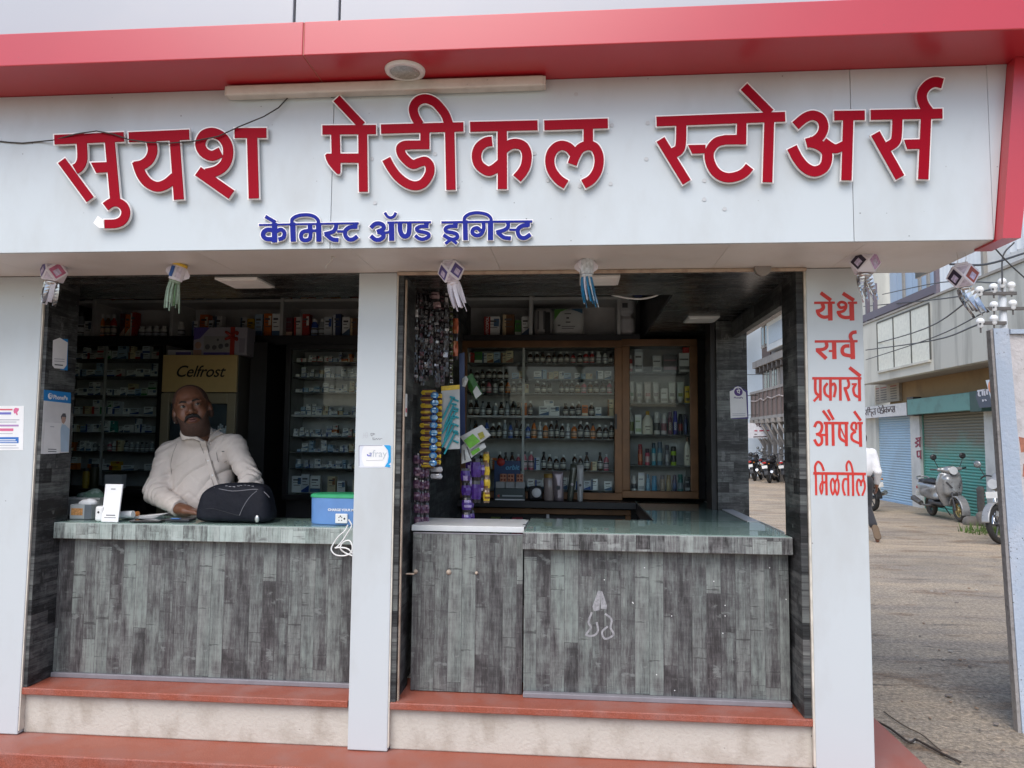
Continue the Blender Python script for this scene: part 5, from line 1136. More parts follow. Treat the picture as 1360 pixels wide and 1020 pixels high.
flat('emblem', pr('pink', (0.66, 0.14, 0.28)), [(18.5, 543.5), (21, 541.5), (25.5, 542.5), (25, 545), (23, 547.5), (24, 551), (22.5, 551.5), (21, 548.5), (19.5, 549.5), (18.3, 547)], 'Y', 0.0, 0.0013, ps)
# notices on the left jamb
JX = -2.606
q1 = thing('payment_card', at(79, 470, X=JX), 'white payment card with clipped corners over blue paper on the dark jamb', 'card')
flat('back_sheet', pr('sky', (0.02, 0.22, 0.55)), [(80, 450), (90, 450.5), (89.5, 492), (80, 491)], 'X', JX, 0.0006, q1)
flat('card', PAPER, [(70, 452), (79, 448.5), (89.5, 455), (88, 485), (84, 490), (72, 489), (69, 485)], 'X', JX, 0.0014, q1)
for y in (478, 481): flat('line', pr('greyink', (0.40, 0.40, 0.45)), [(71.5, y-2), (85, y-1.2), (85, y-.3), (71.5, y-1.1)], 'X', JX, 0.0022, q1)
flat('line', INK, [(72, 483.5), (83, 484.5), (83, 486), (72, 485)], 'X', JX, 0.0022, q1)
q2 = thing('payment_poster', at(76, 560, X=JX), 'tall white payment poster with blue header and a printed man on the jamb', 'poster')
flat('sheet', pr('palesheet', (0.70, 0.70, 0.70)), [(58, 532), (94, 536), (91, 601), (54, 603)], 'X', JX, 0.0006, q2)
flat('header', pr('sky', (0.02, 0.22, 0.55)), [(58.3, 517.5), (94, 521.5), (93.8, 536), (58, 532)], 'X', JX, 0.0006, q2)
c_ = at(66.5, 526, X=JX); m = MB(); m.lathe([(0.016, 0), (0.015, 0.001)], (JX+.0014, c_[1], c_[2]), 20, 'X'); m.build('roundel', PAPER, q2)
tp = at(80, 528.3, X=JX); m = MB(); add_text(m, 'PhonePe', 0.030, (JX+.0013, tp[1]+.0, tp[2]), (0, 1, 0), (0, 0, 1), 0.0006, bold=.0008); m.build('lettering', PAPER, q2)
tp = at(66.5, 526, X=JX); m = MB(); add_text(m, 'पे', 0.026, (JX+.0026, tp[1], tp[2]), (0, 1, 0), (0, 0, 1), 0.0005, bold=.0008); m.build('mark', pr('sky', (0.02, 0.22, 0.55)), q2)
flat('printed_hair', INK, [(80.5, 553), (83, 549), (86.5, 549), (87.5, 553), (87, 557), (84.5, 554), (81, 557)], 'X', JX, 0.0014, q2); flat('printed_face', pr('face', (0.45, 0.30, 0.24)), [(81, 557), (82, 553.5), (86.5, 554), (86.6, 559), (84, 563), (81.5, 561)], 'X', JX, 0.0022, q2)
flat('printed_shirt', pr('shirtblue', (0.42, 0.55, 0.68)), [(80, 570), (82, 563.5), (86, 564), (92, 570), (90.5, 600), (80.5, 600)], 'X', JX, 0.0014, q2)
q3 = thing('payment_card', at(67, 583, X=JX), 'white rectangular payment card stuck over the lower part of the blue poster', 'card')
flat('card', PAPER, [(59.5, 561), (80, 562), (78.5, 602), (57, 603)], 'X', JX, 0.0024, q3)
for y in (567, 597, 600): flat('line', INK if y != 567 else pr('greyink', (0.40, 0.40, 0.45)), [(63 if y > 580 else 66, y-1), (74 if y > 580 else 71, y-.6), (74 if y > 580 else 71, y+.4), (63 if y > 580 else 66, y)], 'X', JX, 0.0032, q3)
# payment standee on the column
pk = thing('payment_card', at(980, 535, Y=1.4), 'white payment card with round violet emblem on the dark column', 'card')
flat('backing', pr('indigo', (0.07, 0.05, 0.20)), [(970, 518), (974, 516), (977, 512.5), (983, 512.5), (988, 517), (993, 519), (994, 556), (972, 556.5)], 'Y', 1.40, 0.0006, pk)
flat('card', PAPER, [(969, 519.7), (973.5, 518), (976, 514.5), (980, 513.2), (984, 514.5), (987, 518.5), (990.5, 521), (992.5, 554), (970.3, 555.5)], 'Y', 1.40, 0.0014, pk)
c_ = at(980.6, 520.6, Y=1.40); m = MB(); m.lathe([(0.027, 1.3985), (0.026, 1.3975)], (c_[0], 0, c_[2]), 24, 'Y'); m.build('roundel', pr('violet2', (0.10, 0.05, 0.22)), pk)
m = MB(); add_text(m, 'पे', 0.036, (c_[0], 1.3972, c_[2]), (1, 0, 0), (0, 0, 1), 0.0006, bold=.001); m.build('mark', PAPER, pk)
c_ = at(980.5, 528.3, Y=1.40); m = MB(); add_text(m, 'PhonePe', 0.016, (c_[0], 1.398, c_[2]), (1, 0, 0), (0, 0, 1), 0.0004, bold=.0004); m.build('lettering', pr('violet2', (0.10, 0.05, 0.22)), pk)
for y in (549.5, 551.8): flat('line', pr('greyink', (0.40, 0.40, 0.45)), [(972.5, y), (990, y-.6), (990, y), (972.5, y+.6)], 'Y', 1.40, 0.0022, pk)
# sticker and pencilled words on the middle pillar
st = thing('sticker', at(498, 606, Y=0), 'pale rounded sticker with bright blue edge on the middle white pillar', 'sticker')
def zz(u, v): return (470+u/15.7, 565+v/15.7)
flat('sheet', pr('stickerpale', (0.70, 0.73, 0.80)), [zz(*q) for q in ((102, 430), (125, 408), (750, 408), (775, 430), (775, 860), (755, 880), (125, 880), (102, 860))], 'Y', 0.0, 0.0005, st)
flat('oval', PAPER, [zz(*q) for q in ((215, 425), (620, 425), (675, 500), (705, 610), (695, 720), (640, 860), (225, 860), (180, 760), (160, 640), (175, 520))], 'Y', 0.0, 0.0013, st)
flat('blue_edge', pr('cyanblue', (0.01, 0.32, 0.66)), [zz(*q) for q in ((628, 412), (748, 412), (772, 432), (772, 770), (720, 815), (765, 825), (752, 875), (645, 860), (705, 770), (728, 640), (712, 520))], 'Y', 0.0, 0.0021, st)
flat('dark_edge', pr('edgegrey', (0.36, 0.36, 0.42)), [zz(*q) for q in ((104, 430), (125, 412), (600, 412), (600, 422), (135, 425), (116, 445), (116, 850), (104, 850))], 'Y', 0.0, 0.0022, st)
V, Fc = glyph_union([(28, [(285, 600), (290, 625), (320, 635), (350, 615), (358, 580)])]); m = MB(); S = lambda u, v, y: tuple(at(*zz(u, v), Y=y)); solid(m, V, Fc, lambda u, v: S(u, v, -.0026), lambda u, v: S(u, v, -.0018)); m.build('swoosh', pr('blueviolet', (0.16, 0.16, 0.50)), st)
c_ = at(*zz(500, 595), Y=0); m = MB(); add_text(m, 'sfray', 0.046, (c_[0], -.0022, c_[2]), (1, 0, 0), (0, 0, 1), 0.0005); m.build('lettering', pr('greytext', (0.50, 0.54, 0.58)), st)
flat('line', pr('greyfaint', (0.55, 0.55, 0.57)), [zz(*q) for q in ((260, 725), (610, 718), (610, 728), (260, 738))], 'Y', 0.0, 0.0022, st)
for k, spec in enumerate(([(10, [(345, 170), (380, 165), (430, 168)]), (10, [(360, 170), (355, 200), (375, 220), (385, 190)]), (8, [(405, 170), (400, 200), (440, 175)])], [(9, [(380, 262), (430, 262)]), (9, [(395, 265), (400, 300), (425, 285), (440, 295), (470, 270), (490, 295), (520, 268), (540, 300), (560, 270), (595, 280)])], [(7, [(165, 265), (200, 250), (200, 160)]), (7, [(235, 255), (240, 170), (280, 150), (275, 250), (235, 240)]), (6, [(195, 215), (280, 205)])])):
    V, Fc = glyph_union(spec); m = MB(); solid(m, V, Fc, lambda u, v: S(u, v, -.0008), lambda u, v: S(u, v, -.0003))
    tag(m.build('handwriting', pr('pencil', (0.22, 0.22, 0.24)) if k < 2 else pr('pencil2', (0.50, 0.50, 0.53))), ('short scribbled word above the sticker on the middle pillar', 'longer scribbled word just above the sticker', 'faint pencilled mark beside the scribbled words')[k], 'handwriting')
rt = thing('price_tag', at(539, 538, Y=0.24), 'small white tag with round hole hanging on the dark jamb beside the middle pillar', 'tag')
MB().box(at(535, 538, Y=.236)[0], at(543, 538, Y=.236)[0], 0.236, 0.2475, at(539, 553, Y=.236)[2], at(539, 523, Y=.236)[2], .004).build('card', WHITEP, rt) if False else None
p_ = at(538, 538, X=-.812); m = MB(); m.box(-.8125, -.806, p_[1]-.022, p_[1]+.022, p_[2]-.055, p_[2]+.055, .003); m.build('card', PAPER, rt)
m = MB(); m.box(-.8058, -.8052, p_[1]-.012, p_[1]+.012, p_[2]-.035, p_[2]-.015); m.build('print', pr('pinkred', (0.65, 0.12, 0.16)), rt)

# ================================================================== sachet strips and packets hanging at the partition
def sachets(name, label, cat, px, y0, y1, wpx, n, mats, Yp, lean=0.0, bulge=0.006, shape='rect', group=None, rz=0.0):
    """a hanging strip of n sachets joined end to end, one mesh, each sachet puffed; mats: foil, print, seam"""
    a, b = at(px, y0, Y=Yp), at(px+lean, y1, Y=Yp); w = wpx*(Yp+3.4)/F_PX; L = (b-a)/n; m = MB(); g = random.Random(int(px*7+y0))
    ca, sa = math.cos(rz), math.sin(rz)
    for k in range(n):
        o = a+L*k; nu, nv = 5, 7; vs = []; pr_ = [g.random() < (.75 if shape == 'diamond' or wpx > 12 else .38) for _ in range(4)]+[g.choice((0, 2, 3)), g.choice((1, 2, 3, 4))]; j = g.uniform(-.05, .05)*w; sw = 1+g.uniform(-.05, .05)
        for iv in range(nv):
            v = iv/(nv-1)
            for iu in range(nu):
                u = iu/(nu-1)-.5; pz = bulge*max(0, math.sin(math.pi*v))**.6*(1-(2*u)**4)+g.uniform(-1, 1)*(.0022 if wpx < 15 else .0012)
                pinch = 1-0.12*math.cos(2*math.pi*v) if shape != 'diamond' else 0.35+0.65*math.sin(math.pi*v)
                uu = u*w*sw*pinch+j; p = o+L*v; vs.append((p[0]+uu*ca+pz*sa, p[1]-pz*ca+uu*sa, p[2]))
        fs = [];
        base = len(m.v)
        for iv in range(nv-1):
            for iu in range(nu-1):
                q = (iv*nu+iu, iv*nu+iu+1, (iv+1)*nu+iu+1, (iv+1)*nu+iu)
                m.m = 2 if iv in (0, nv-2) else (1 if (pr_[iv % 4] and iu in (1, 2, pr_[4]) and iv != pr_[5]) else 0)
                m.add([vs[i] for i in q]+[(vs[i][0]+.0012*sa*-1, vs[i][1]+.0012*ca, vs[i][2]) for i in q], [(0, 1, 2, 3), (7, 6, 5, 4)], True)
    o = m.build(name, mats, fixn=False); return tag(o, label, cat, group)
def fo(n, c, r_=0.22): return plain('foil_'+n, c, r_, 0.15, var=0.3, scale=50)
FBK, FBR, FSM = fo('black', (0.018, 0.014, 0.018)), fo('maroonprint', (0.10, 0.045, 0.06)), fo('seamdark', (0.045, 0.04, 0.045), 0.12)
FSV = fo('silver', (0.45, 0.44, 0.46), 0.15)
for k, (px, y0, y1, lab) in enumerate(((552, 388, 508, 'first'), (559, 386, 512, 'second'), (566, 388, 506, 'third'), (573, 390, 498, 'fourth'), (580, 386, 514, 'fifth'), (587, 388, 512, 'sixth'), (593.5, 386, 500, 'seventh'))):
    sachets('sachet_strip', f'dark glossy strip of small sachets, {lab} from the middle pillar', 'sachet strip', px, y0, y1, 7, 6+k % 3, [FBK, FBR if k % 2 else FSV, FSM], 0.40+0.02*(k % 3), (-1, 1, 0)[k % 3], .0025, group='dark sachet strips hanging by the partition', rz=0.25)
sachets('sachet_strip', 'olive green narrow sachet strip behind the dark strips', 'sachet strip', 599, 395, 512, 5, 12, [fo('olive', (0.07, 0.08, 0.03)), FSV, FSM], 0.47)
sachets('sachet_strip', 'pale pink printed sachets over the top of the dark strips', 'sachet strip', 578, 386, 412, 10, 2, [fo('pinkpale', (0.40, 0.28, 0.30)), FBR, FSM], 0.375, 3)
sachets('sachet_strip', 'two bright orange packets beside the dark sachet strips', 'sachet strip', 605, 418, 478, 7, 2, [fo('orangepk', (0.42, 0.10, 0.04)), fo('orangelt', (0.50, 0.22, 0.10)), FSM], 0.52)
FY, FYD = fo('yellow', (0.62, 0.42, 0.03), 0.35), fo('yellowprint', (0.22, 0.10, 0.03), 0.35)
sachets('sachet_strip', 'wide strip of bright yellow sachets hanging at the partition', 'sachet strip', 570, 517, 622, 20, 12, [FY, FYD, FBR], 0.42, -2, .004)
sachets('sachet_strip', 'blue diamond shaped sachets strung over the yellow strip', 'sachet strip', 577.5, 520, 620, 11, 10, [fo('blue', (0.06, 0.24, 0.50), 0.25), fo('bluelt', (0.35, 0.55, 0.72)), fo('bluedk', (0.02, 0.07, 0.24))], 0.395, -3, .006, 'diamond')
sachets('sachet_strip', 'narrow yellow sachet strip beside the razor card', 'sachet strip', 584, 522, 618, 7, 12, [FY, FYD, FBR], 0.43, -2, .006)
sachets('sachet_strip', 'crumpled silver packet under the yellow strip', 'packet', 579, 619, 637, 15, 2, [FSV, FSV, FSM], 0.44)
for k, (px, y0, y1) in enumerate(((553, 602, 700), (559.5, 606, 700), (566, 604, 700))):
    sachets('sachet_strip', 'dusky purple sachet strip hanging low beside the middle pillar, ' + ('nearest it', 'in the middle', 'farthest from it')[k], 'sachet strip', px, y0, y1, 8, 6, [fo('plum', (0.10, 0.045, 0.085)), fo('plumlt', (0.26, 0.16, 0.20)), FSM], 0.40+.02*k, (1, -1, 0)[k], .004, group='purple sachet strips hanging low')
FPU = fo('purple', (0.055, 0.02, 0.17), 0.2)
for k, (px, y0, y1) in enumerate(((618, 622, 700), (624.5, 606, 702), (632, 609, 668), (638, 614, 655))):
    sachets('chocolate_strip', 'shiny purple chocolate strip, ' + ('longest one at the front', 'second from the front', 'third, ending above the counter', 'shortest one beside the yellow packets')[k], 'chocolate strip', px, y0, y1, 12, 4 if y1 > 690 else 2, [FPU, fo('purplelt', (0.35, 0.28, 0.5), 0.2), FBK], 0.62+.02*(k % 2), (2, -1, 1, -2)[k], .006, group='purple chocolate strips')
sachets('sachet_strip', 'yellow and brown packets hanging beside the purple chocolates', 'sachet strip', 646, 600, 668, 8, 4, [FY, FYD, fo('tanpk', (0.25, 0.17, 0.12))], 0.66)
rz_ = thing('razor_card', at(597, 555, Y=.46), 'white hanging card of turquoise razors with yellow top', 'card')
def flatY(name, mat, pts, Y, parent, th=.0015): return flat(name, mat, pts, 'Y', Y, 0.0, parent, th)
flatY('card', plain('cardwhite', (0.50, 0.52, 0.52), .5), [(586, 514), (610.5, 512), (611, 596), (593, 597), (586, 590)], .46, rz_); flatY('top_band', FY, [(586, 513), (610.5, 511), (610.5, 517), (586, 519)], .4575, rz_)
RZM = plain('razor_turquoise', (0.02, 0.30, 0.36), 0.35)
for k in range(6):
    y = 536+k*9; m = MB(); a, b = at(587+(k % 2)*3, y+22, Y=.445), at(601+(k % 3)*2, y-8, Y=.445); m.tube([a, (a+b)/2, b], [.005, .006, .005], 8); m.tube([b+np.array([-.014, -.004, .004]), b+np.array([.014, -.004, -.002])], .0055, 6); m.build('razor', RZM, rz_)
for k in range(6):
    y = 530+k*11; m = MB(); a, b = at(602, y, Y=.452), at(609, y+3, Y=.452); m.tube([a, b], .0055, 6); m.build('razor', RZM, rz_)
tag(flatY('blue_strip_card', plain('navycard', (0.035, 0.06, 0.16), .4), [(610, 470), (617, 468), (618, 600), (611, 602)], .60, None, .003), 'narrow navy blue display strip hanging behind the razor card', 'display strip')
def packet(label, pts, Y, mats, patch):
    t = thing('packet', at(pts[0][0], pts[0][1], Y=Y), label, 'packet'); m = MB(); P_ = [at(x, y, Y=Y) for x, y in pts]; c = sum(P_)/len(P_); n = len(P_)
    m.add([p+np.array([0, .004, 0]) for p in P_]+[p-np.array([0, .004, 0]) for p in P_]+[c-np.array([0, .014, 0])], [tuple(range(n))[::-1]]+[(i, (i+1) % n, n+(i+1) % n, n+i) for i in range(n)]+[(n+i, n+(i+1) % n, 2*n) for i in range(n)]); m.build('pack', mats[0], t)
    for k, q in enumerate(patch): flat('print', mats[1+k % (len(mats)-1)], q, 'Y', Y-.014, 0.0, t, .001)
GRP, GRD, WHP = fo('greenpk', (0.12, 0.36, 0.03), .35), fo('greendk', (0.03, 0.12, 0.02), .35), plain('packwhite2', (0.50, 0.51, 0.50), .4)
packet('white and green packet tilted beside the razor card', [(611, 580), (640, 564), (652, 578), (624, 598)], .56, [WHP, GRP, fo('oliveyellow', (0.30, 0.28, 0.04))], [[(616, 585), (628, 576), (638, 586), (624, 596)], [(634, 576), (641, 573), (644, 580), (638, 584)]])
packet('pale packet with green print hanging below the tilted one', [(622, 596), (643, 588), (646, 594), (626, 608)], .585, [WHP, GRP], [[(625, 600), (636, 594), (638, 598), (628, 605)]])
packet('white narrow packet with black line beneath the tilted packet', [(613, 592), (618, 588), (626, 612), (613, 616)], .58, [WHP, INK], [[(615.5, 598), (617, 597), (618.5, 611), (617, 612)]])
packet('dark green packet with white tip hanging at the syrup cabinet', [(620, 500), (627, 496), (641, 523), (632, 531), (622, 515)], .60, [GRD, WHP], [[(633, 512), (640, 523), (632, 530), (628, 520)]])
packet('crumpled grey packet at the top of the navy strip', [(614, 503), (619, 499), (622, 504), (618, 514), (614, 513)], .57, [WHP, WHP], [])
hr_ = MB(); a, b = at(548, 384, Y=.42), at(606, 384, Y=.42); hr_.tube([a, b], .004, 8); hr_.tube([a, (a[0], a[1], 2.199)], .003, 6); hr_.tube([b, (b[0], b[1], 2.199)], .003, 6)
tag(hr_.build('hanger_rod', STEEL), 'thin steel rod under the ceiling that the sachet strips hang from', 'rod')

# ================================================================== things on the left counter
cz = CT+0.0005
def P2(x, y, Y): return at(x, y, Y=Y)
# grey tray with a green cloth bundle
a, b = P2(86, 690, .36), P2(131, 690, .36)
tr = thing('plastic_tray', ((a[0]+b[0])/2, .43, cz), 'grey plastic tray with crumpled green cloth at the end of the counter', 'tray')
m = MB(); X0, X1, h_ = a[0], b[0], .10
m.add([(X0+.01, .37, cz), (X1-.01, .37, cz), (X1-.01, .50, cz), (X0+.01, .50, cz), (X0, .36, cz+h_), (X1, .36, cz+h_), (X1, .51, cz+h_), (X0, .51, cz+h_), (X0+.006, .366, cz+h_), (X1-.006, .366, cz+h_), (X1-.006, .504, cz+h_), (X0+.006, .504, cz+h_), (X0+.015, .375, cz+.006), (X1-.015, .375, cz+.006), (X1-.015, .495, cz+.006), (X0+.015, .495, cz+.006)],
      [(3, 2, 1, 0), (0, 1, 5, 4), (1, 2, 6, 5), (2, 3, 7, 6), (3, 0, 4, 7), (4, 5, 9, 8), (5, 6, 10, 9), (6, 7, 11, 10), (7, 4, 8, 11), (8, 9, 13, 12), (9, 10, 14, 13), (10, 11, 15, 14), (11, 8, 12, 15), (12, 13, 14, 15)])
m.build('tray', plain('tray_grey', (0.30, 0.30, 0.28), .45), tr)
MB().box(X0-.004, X1+.004, .355, .3595, cz+h_-.012, cz+h_, .002).build('rim', plain('tray_rim', (0.42, 0.42, 0.40), .4), tr)
cl = MB(); cc = ((X0+X1)/2, .43, cz+.085); iso_mb(cl, lambda P: ell(P, cc, ((X1-X0)/2-.02, .05, .055))+.010*fnoise(P, 70, 8), (X0-.02, .34, cz+.02), (X1+.02, .52, cz+.19), .006)
cl.m = 0; tag(cl.build('cloth_bundle', stained('green_cloth', (0.06, 0.12, 0.085), (0.42, 0.47, 0.46), .7, .9, 22)), 'crumpled dark green and white cloth lying in the grey tray', 'cloth')
a, b = P2(92, 690, .24), P2(121, 690, .24)
tb = thing('tissue_box', ((a[0]+b[0])/2, .27, cz), 'small grey tissue box with orange print and a white tissue', 'tissue box'); W = b[0]-a[0]
MB().box(a[0], b[0], .24, .32, cz, cz+.075, .003).build('carton', plain('tissuegrey', (0.36, 0.38, 0.38), .5), tb); MB().box(a[0]+.008, a[0]+W*.6, .2385, .2398, cz+.02, cz+.055, .0005).build('print', plain('tissueorange', (0.55, 0.27, 0.10), .5, var=.5, scale=120), tb); MB().box(a[0]+W*.68, b[0]-.001, .2385, .2398, cz+.001, cz+.074).build('side_print', plain('tissueslate', (0.12, 0.14, 0.16), .5), tb)
m = MB(); iso_mb(m, lambda P: ell(P, (a[0]+W*.62, .28, cz+.08), (.045, .022, .02))+.005*fnoise(P, 110, 2), (a[0]-.02, .23, cz+.045), (b[0]+.05, .34, cz+.12), .005); m.build('tissue', PAPER, tb)
# payment stand (blank card, code left out)
a, b = P2(126, 691, .17), P2(159, 691, .17)
qs = thing('payment_stand', ((a[0]+b[0])/2, .19, cz), 'white tilted payment card stand beside the tissue box', 'card stand')
x0, x1 = P2(137, 690, .17)[0], P2(159, 690, .17)[0]; hz = P2(140, 643, .21)[2]-cz
m = MB(); m.add([(x0, .155, cz), (x1, .155, cz), (x1-.022, .215, cz+hz), (x0-.026, .215, cz+hz), (x0, .163, cz), (x1, .163, cz), (x1-.022, .223, cz+hz), (x0-.026, .223, cz+hz)], [(0, 1, 2, 3), (7, 6, 5, 4), (0, 4, 5, 1), (1, 5, 6, 2), (2, 6, 7, 3), (3, 7, 4, 0)]); m.build('card', PAPER, qs)
def onc(u0, u1, v0, v1): # strip on the tilted card
    def q(u, v): return (x0-.026*v+(x1-x0+.004*v)*u, .1545+.06*v, cz+hz*v)
    m_ = MB(); A = [q(u0, v0), q(u1, v0), q(u1, v1), q(u0, v1)]; m_.add(A+[(p[0], p[1]-.0006, p[2]) for p in A], [(3, 2, 1, 0), (4, 5, 6, 7), (0, 1, 5, 4), (1, 2, 6, 5), (2, 3, 7, 6), (3, 0, 4, 7)]); return m_
for u0, u1, v0, v1 in ((.25, .8, .16, .185), (.15, .55, .10, .115), (.5, .85, .10, .115), (.35, .62, .86, .88)): onc(u0, u1, v0, v1).build('line', INK, qs)
MB().box(a[0], x0-.001, .165, .215, cz, cz+.075, .01).build('base', WHITEP, qs); m = MB(); m.lathe([(.006, .1645), (.005, .1635)], (a[0]+.02, 0, cz+.045), 10, 'Y'); m.build('speaker_hole', BLACKP, qs)
# papers, roll, pen, tablet
m = MB(); c0, c1 = P2(160, 684, .26), P2(177, 683, .26); m.tube([c0, c1], .019, 14); tag(m.build('paper_roll', PAPER), 'rolled white paper lying beside the payment stand', 'paper roll')
m = MB(); c0, c1 = P2(174, 683, .30), P2(184, 682, .30); m.tube([c0, c1], .012, 10); tag(m.build('orange_tape', plain('tape_orange', (0.62, 0.22, 0.05), .45)), 'small orange roll behind the paper roll on the counter', 'tape')
pp = thing('paper_stack', P2(192, 686, .33), 'loose sheets of white paper lying near the shopkeeper\'s elbow', 'papers')
for k in range(4):
    c = P2(188+k*2, 687-k*.6, .34); m = MB(); m.box(-.10, .10, -.05, .05, 0, .0016); m.xf(Matrix.Translation((c[0], c[1], cz+.004*k+.001)) @ Matrix.Rotation(.12*k-.2, 4, 'Z') @ Matrix.Rotation(-.03*k, 4, 'Y')); m.build('sheet', PAPER, pp)
tbm = MB(); c = P2(193, 689, .20); tbm.box(-.075, .075, -.045, .045, 0, .008, .002); tbm.xf(Matrix.Translation((c[0]+.01, .21, cz)) @ Matrix.Rotation(.15, 4, 'Z')); tag(tbm.build('black_tablet', plain('screen_black', (0.012, 0.012, 0.016), .08)), 'black phone lying face up before the papers', 'phone')
wl = thing('wallet', (P2(228, 686, .26)[0], .26, cz), 'dark open wallet with a blue card near the shopkeeper\'s hand', 'wallet')
c = P2(229, 688, .24); m = MB(); m.box(c[0]-.03, c[0]+.10, .22, .29, cz, cz+.012, .003); m.build('cover', plain('wallet_dark', (0.02, 0.02, 0.026), .5), wl); m = MB(); m.box(c[0]+.005, c[0]+.05, .215, .235, cz+.0125, cz+.016, .001); m.build('card', plain('card_blue', (0.05, 0.16, 0.42), .4), wl)
# black pouch
bx0, bx1 = P2(261, 690, .27)[0], P2(362, 690, .27)[0]; bc = ((bx0+bx1)/2, .30); bh = P2(310, 639, .30)[2]-cz; bw = (bx1-bx0)/2
NAVY = stained('navy_fabric', (0.0075, 0.0085, 0.014), (0.016, 0.018, 0.027), .7, .6, 30, 1, 0, bmp=.3); NAVY.node_tree.nodes['Principled BSDF'].inputs['Specular IOR Level'].default_value = .2
bg_ = thing('toiletry_bag', (bc[0], bc[1], cz), 'bulging dark navy pouch with grey piping standing on the counter', 'bag')
def bagf(P):
    q = P-np.array([bc[0], bc[1], cz]); u = q[:, 0]/bw; top = bh*(0.96-0.16*np.clip(-u, 0, 1)**2-0.10*np.clip(u, 0, 1)**3-.06*np.exp(-((u+.9)/.3)**2))
    d = rbox(np.stack([q[:, 0], q[:, 1], (q[:, 2]-top/2)], 1), (0, 0, 0), (bw*.98, .085, 10), .055); zt = np.abs(q[:, 2]-top/2)-top/2
    taper = .028*np.clip(q[:, 2]/bh, 0, 1.2)**2+.028*np.clip(q[:, 2]/bh, 0, 1.2)**2*np.abs(u)
    return smax(d+taper, zt, .035)+.0035*fnoise(P, 34, 12)+.0015*fnoise(P, 90, 3)
m = MB(); iso_mb(m, bagf, (bx0-.03, .18, cz-.02), (bx1+.03, .42, cz+bh+.04), .006); zmin = min(v[2] for v in m.v); m.xf(Matrix.Translation((0, 0, cz-zmin))); m.build('pouch', NAVY, bg_)
def front_y(x, z):
    ys = np.linspace(.16, .32, 80); D_ = bagf(np.stack([np.full(80, x), ys, np.full(80, z)], 1)); k = np.argmax(D_ < 0); return ys[k] if D_[k] < 0 else .26
def bagline(pts, r_, nm, mt):
    m = MB(); Q = []
    for x, y in pts: p = at(x, y, Y=.24); Q.append((p[0], front_y(p[0], p[2])-.002, p[2]))
    m.tube([tuple(q) for q in smooth_path(Q, 3)], r_, 6); m.build(nm, mt, bg_)
PIPE = plain('piping_grey', (0.16, 0.16, 0.18), .5)
bagline([(283, 648), (296, 650), (310, 652), (325, 651), (340, 650), (350, 654), (356, 661)], .0022, 'piping', PIPE); bagline([(341, 652), (333, 660), (326, 672), (321, 684)], .0018, 'piping', PIPE); bagline([(267, 677), (285, 675), (305, 680), (320, 684)], .0018, 'seam', plain('seam_navy', (0.008, 0.009, 0.014), .6))
m = MB()
for k, x in enumerate((303, 308, 313, 318, 321, 326, 331, 336)): 
    p = at(x, 645.5+math.sin(k)*.8, Y=.26); yy = front_y(p[0], p[2])-.002; m.box(p[0]-.006, p[0]+.007, yy-.001, yy+.003, p[2]-.004-.002*(k % 2), p[2]+.003)
m.build('worn_print', plain('print_silver', (0.26, 0.26, 0.28), .4), bg_)
m = MB(); p = at(346, 689, Y=.25); iso_mb(m, lambda P: ell(P, (p[0], front_y(p[0], cz+.03)-.004, cz+.022), (.012, .008, .02)), (p[0]-.03, .15, cz-.01), (p[0]+.03, .35, cz+.06), .004); m.build('zip_pull', STEEL, bg_)
# blue charging box
cx = P2(459, 675, .27)[0]; hw = cx-P2(412.5, 675, .27)[0]; bz = P2(440, 656, .24)[2]-cz
BLUB = plain('charge_blue', (0.13, 0.27, 0.56), .35, var=.08); cb = thing('charging_box', (cx, .30, cz), 'blue oval box with green rim and socket reading CHARGE YOUR MOBILE', 'charging box')
def sup(r_, n=40, p=2.8): return [(math.copysign(abs(math.cos(2*math.pi*k/n))**(2/p), math.cos(2*math.pi*k/n))*r_, math.copysign(abs(math.sin(2*math.pi*k/n))**(2/p), math.sin(2*math.pi*k/n))*.085*(r_/hw)) for k in range(n)]
def tier(rs, mt, nm, par):
    m = MB(); n = 40; vs = []
    for r_, z in rs: vs += [(cx+x, .30+y, cz+z) for x, y in sup(r_)]
    fs = [tuple(range(n))[::-1], tuple(range((len(rs)-1)*n, len(rs)*n))]
    for i in range(len(rs)-1): fs += [(i*n+k, i*n+(k+1) % n, (i+1)*n+(k+1) % n, (i+1)*n+k) for k in range(n)]
    m.add(vs, fs, False); return m.build(nm, mt, par)
tier([(hw*.975, 0), (hw*.985, .004), (hw, bz*.86), (hw, bz*.87)], BLUB, 'body', cb); tier([(hw*1.025, bz*.875), (hw*1.03, bz*.90), (hw*1.02, bz*.965), (hw*.95, bz)], plain('charge_green', (0.04, 0.36, 0.16), .4), 'rim', cb)
c_ = at(459.5, 677.5, Y=.215); m = MB(); add_text(m, 'CHARGE YOUR MOBILE', 0.0165, (c_[0]-.004, .2145, c_[2]), (1, 0, 0), (0, 0, 1), .0005, bold=.0006); m.build('lettering', PAPER, cb)
c_ = at(453.5, 688.8, Y=.21); sk = MB().box(c_[0]-.031, c_[0]+.031, .207, .2135, max(cz+.002, c_[2]-.023), c_[2]+.024, .003).build('socket', WHITEP, cb); m = MB()
for u, v, r_ in ((-.012, .006, .003), (.002, .006, .003), (-.012, -.008, .003), (.002, -.008, .003), (-.005, .012, .004), (.016, 0, .005)): m.lathe([(r_, .2068), (r_*.9, .2062)], (c_[0]+u, 0, c_[2]+v), 8, 'Y')
m.build('socket_holes', BLACKP, sk)
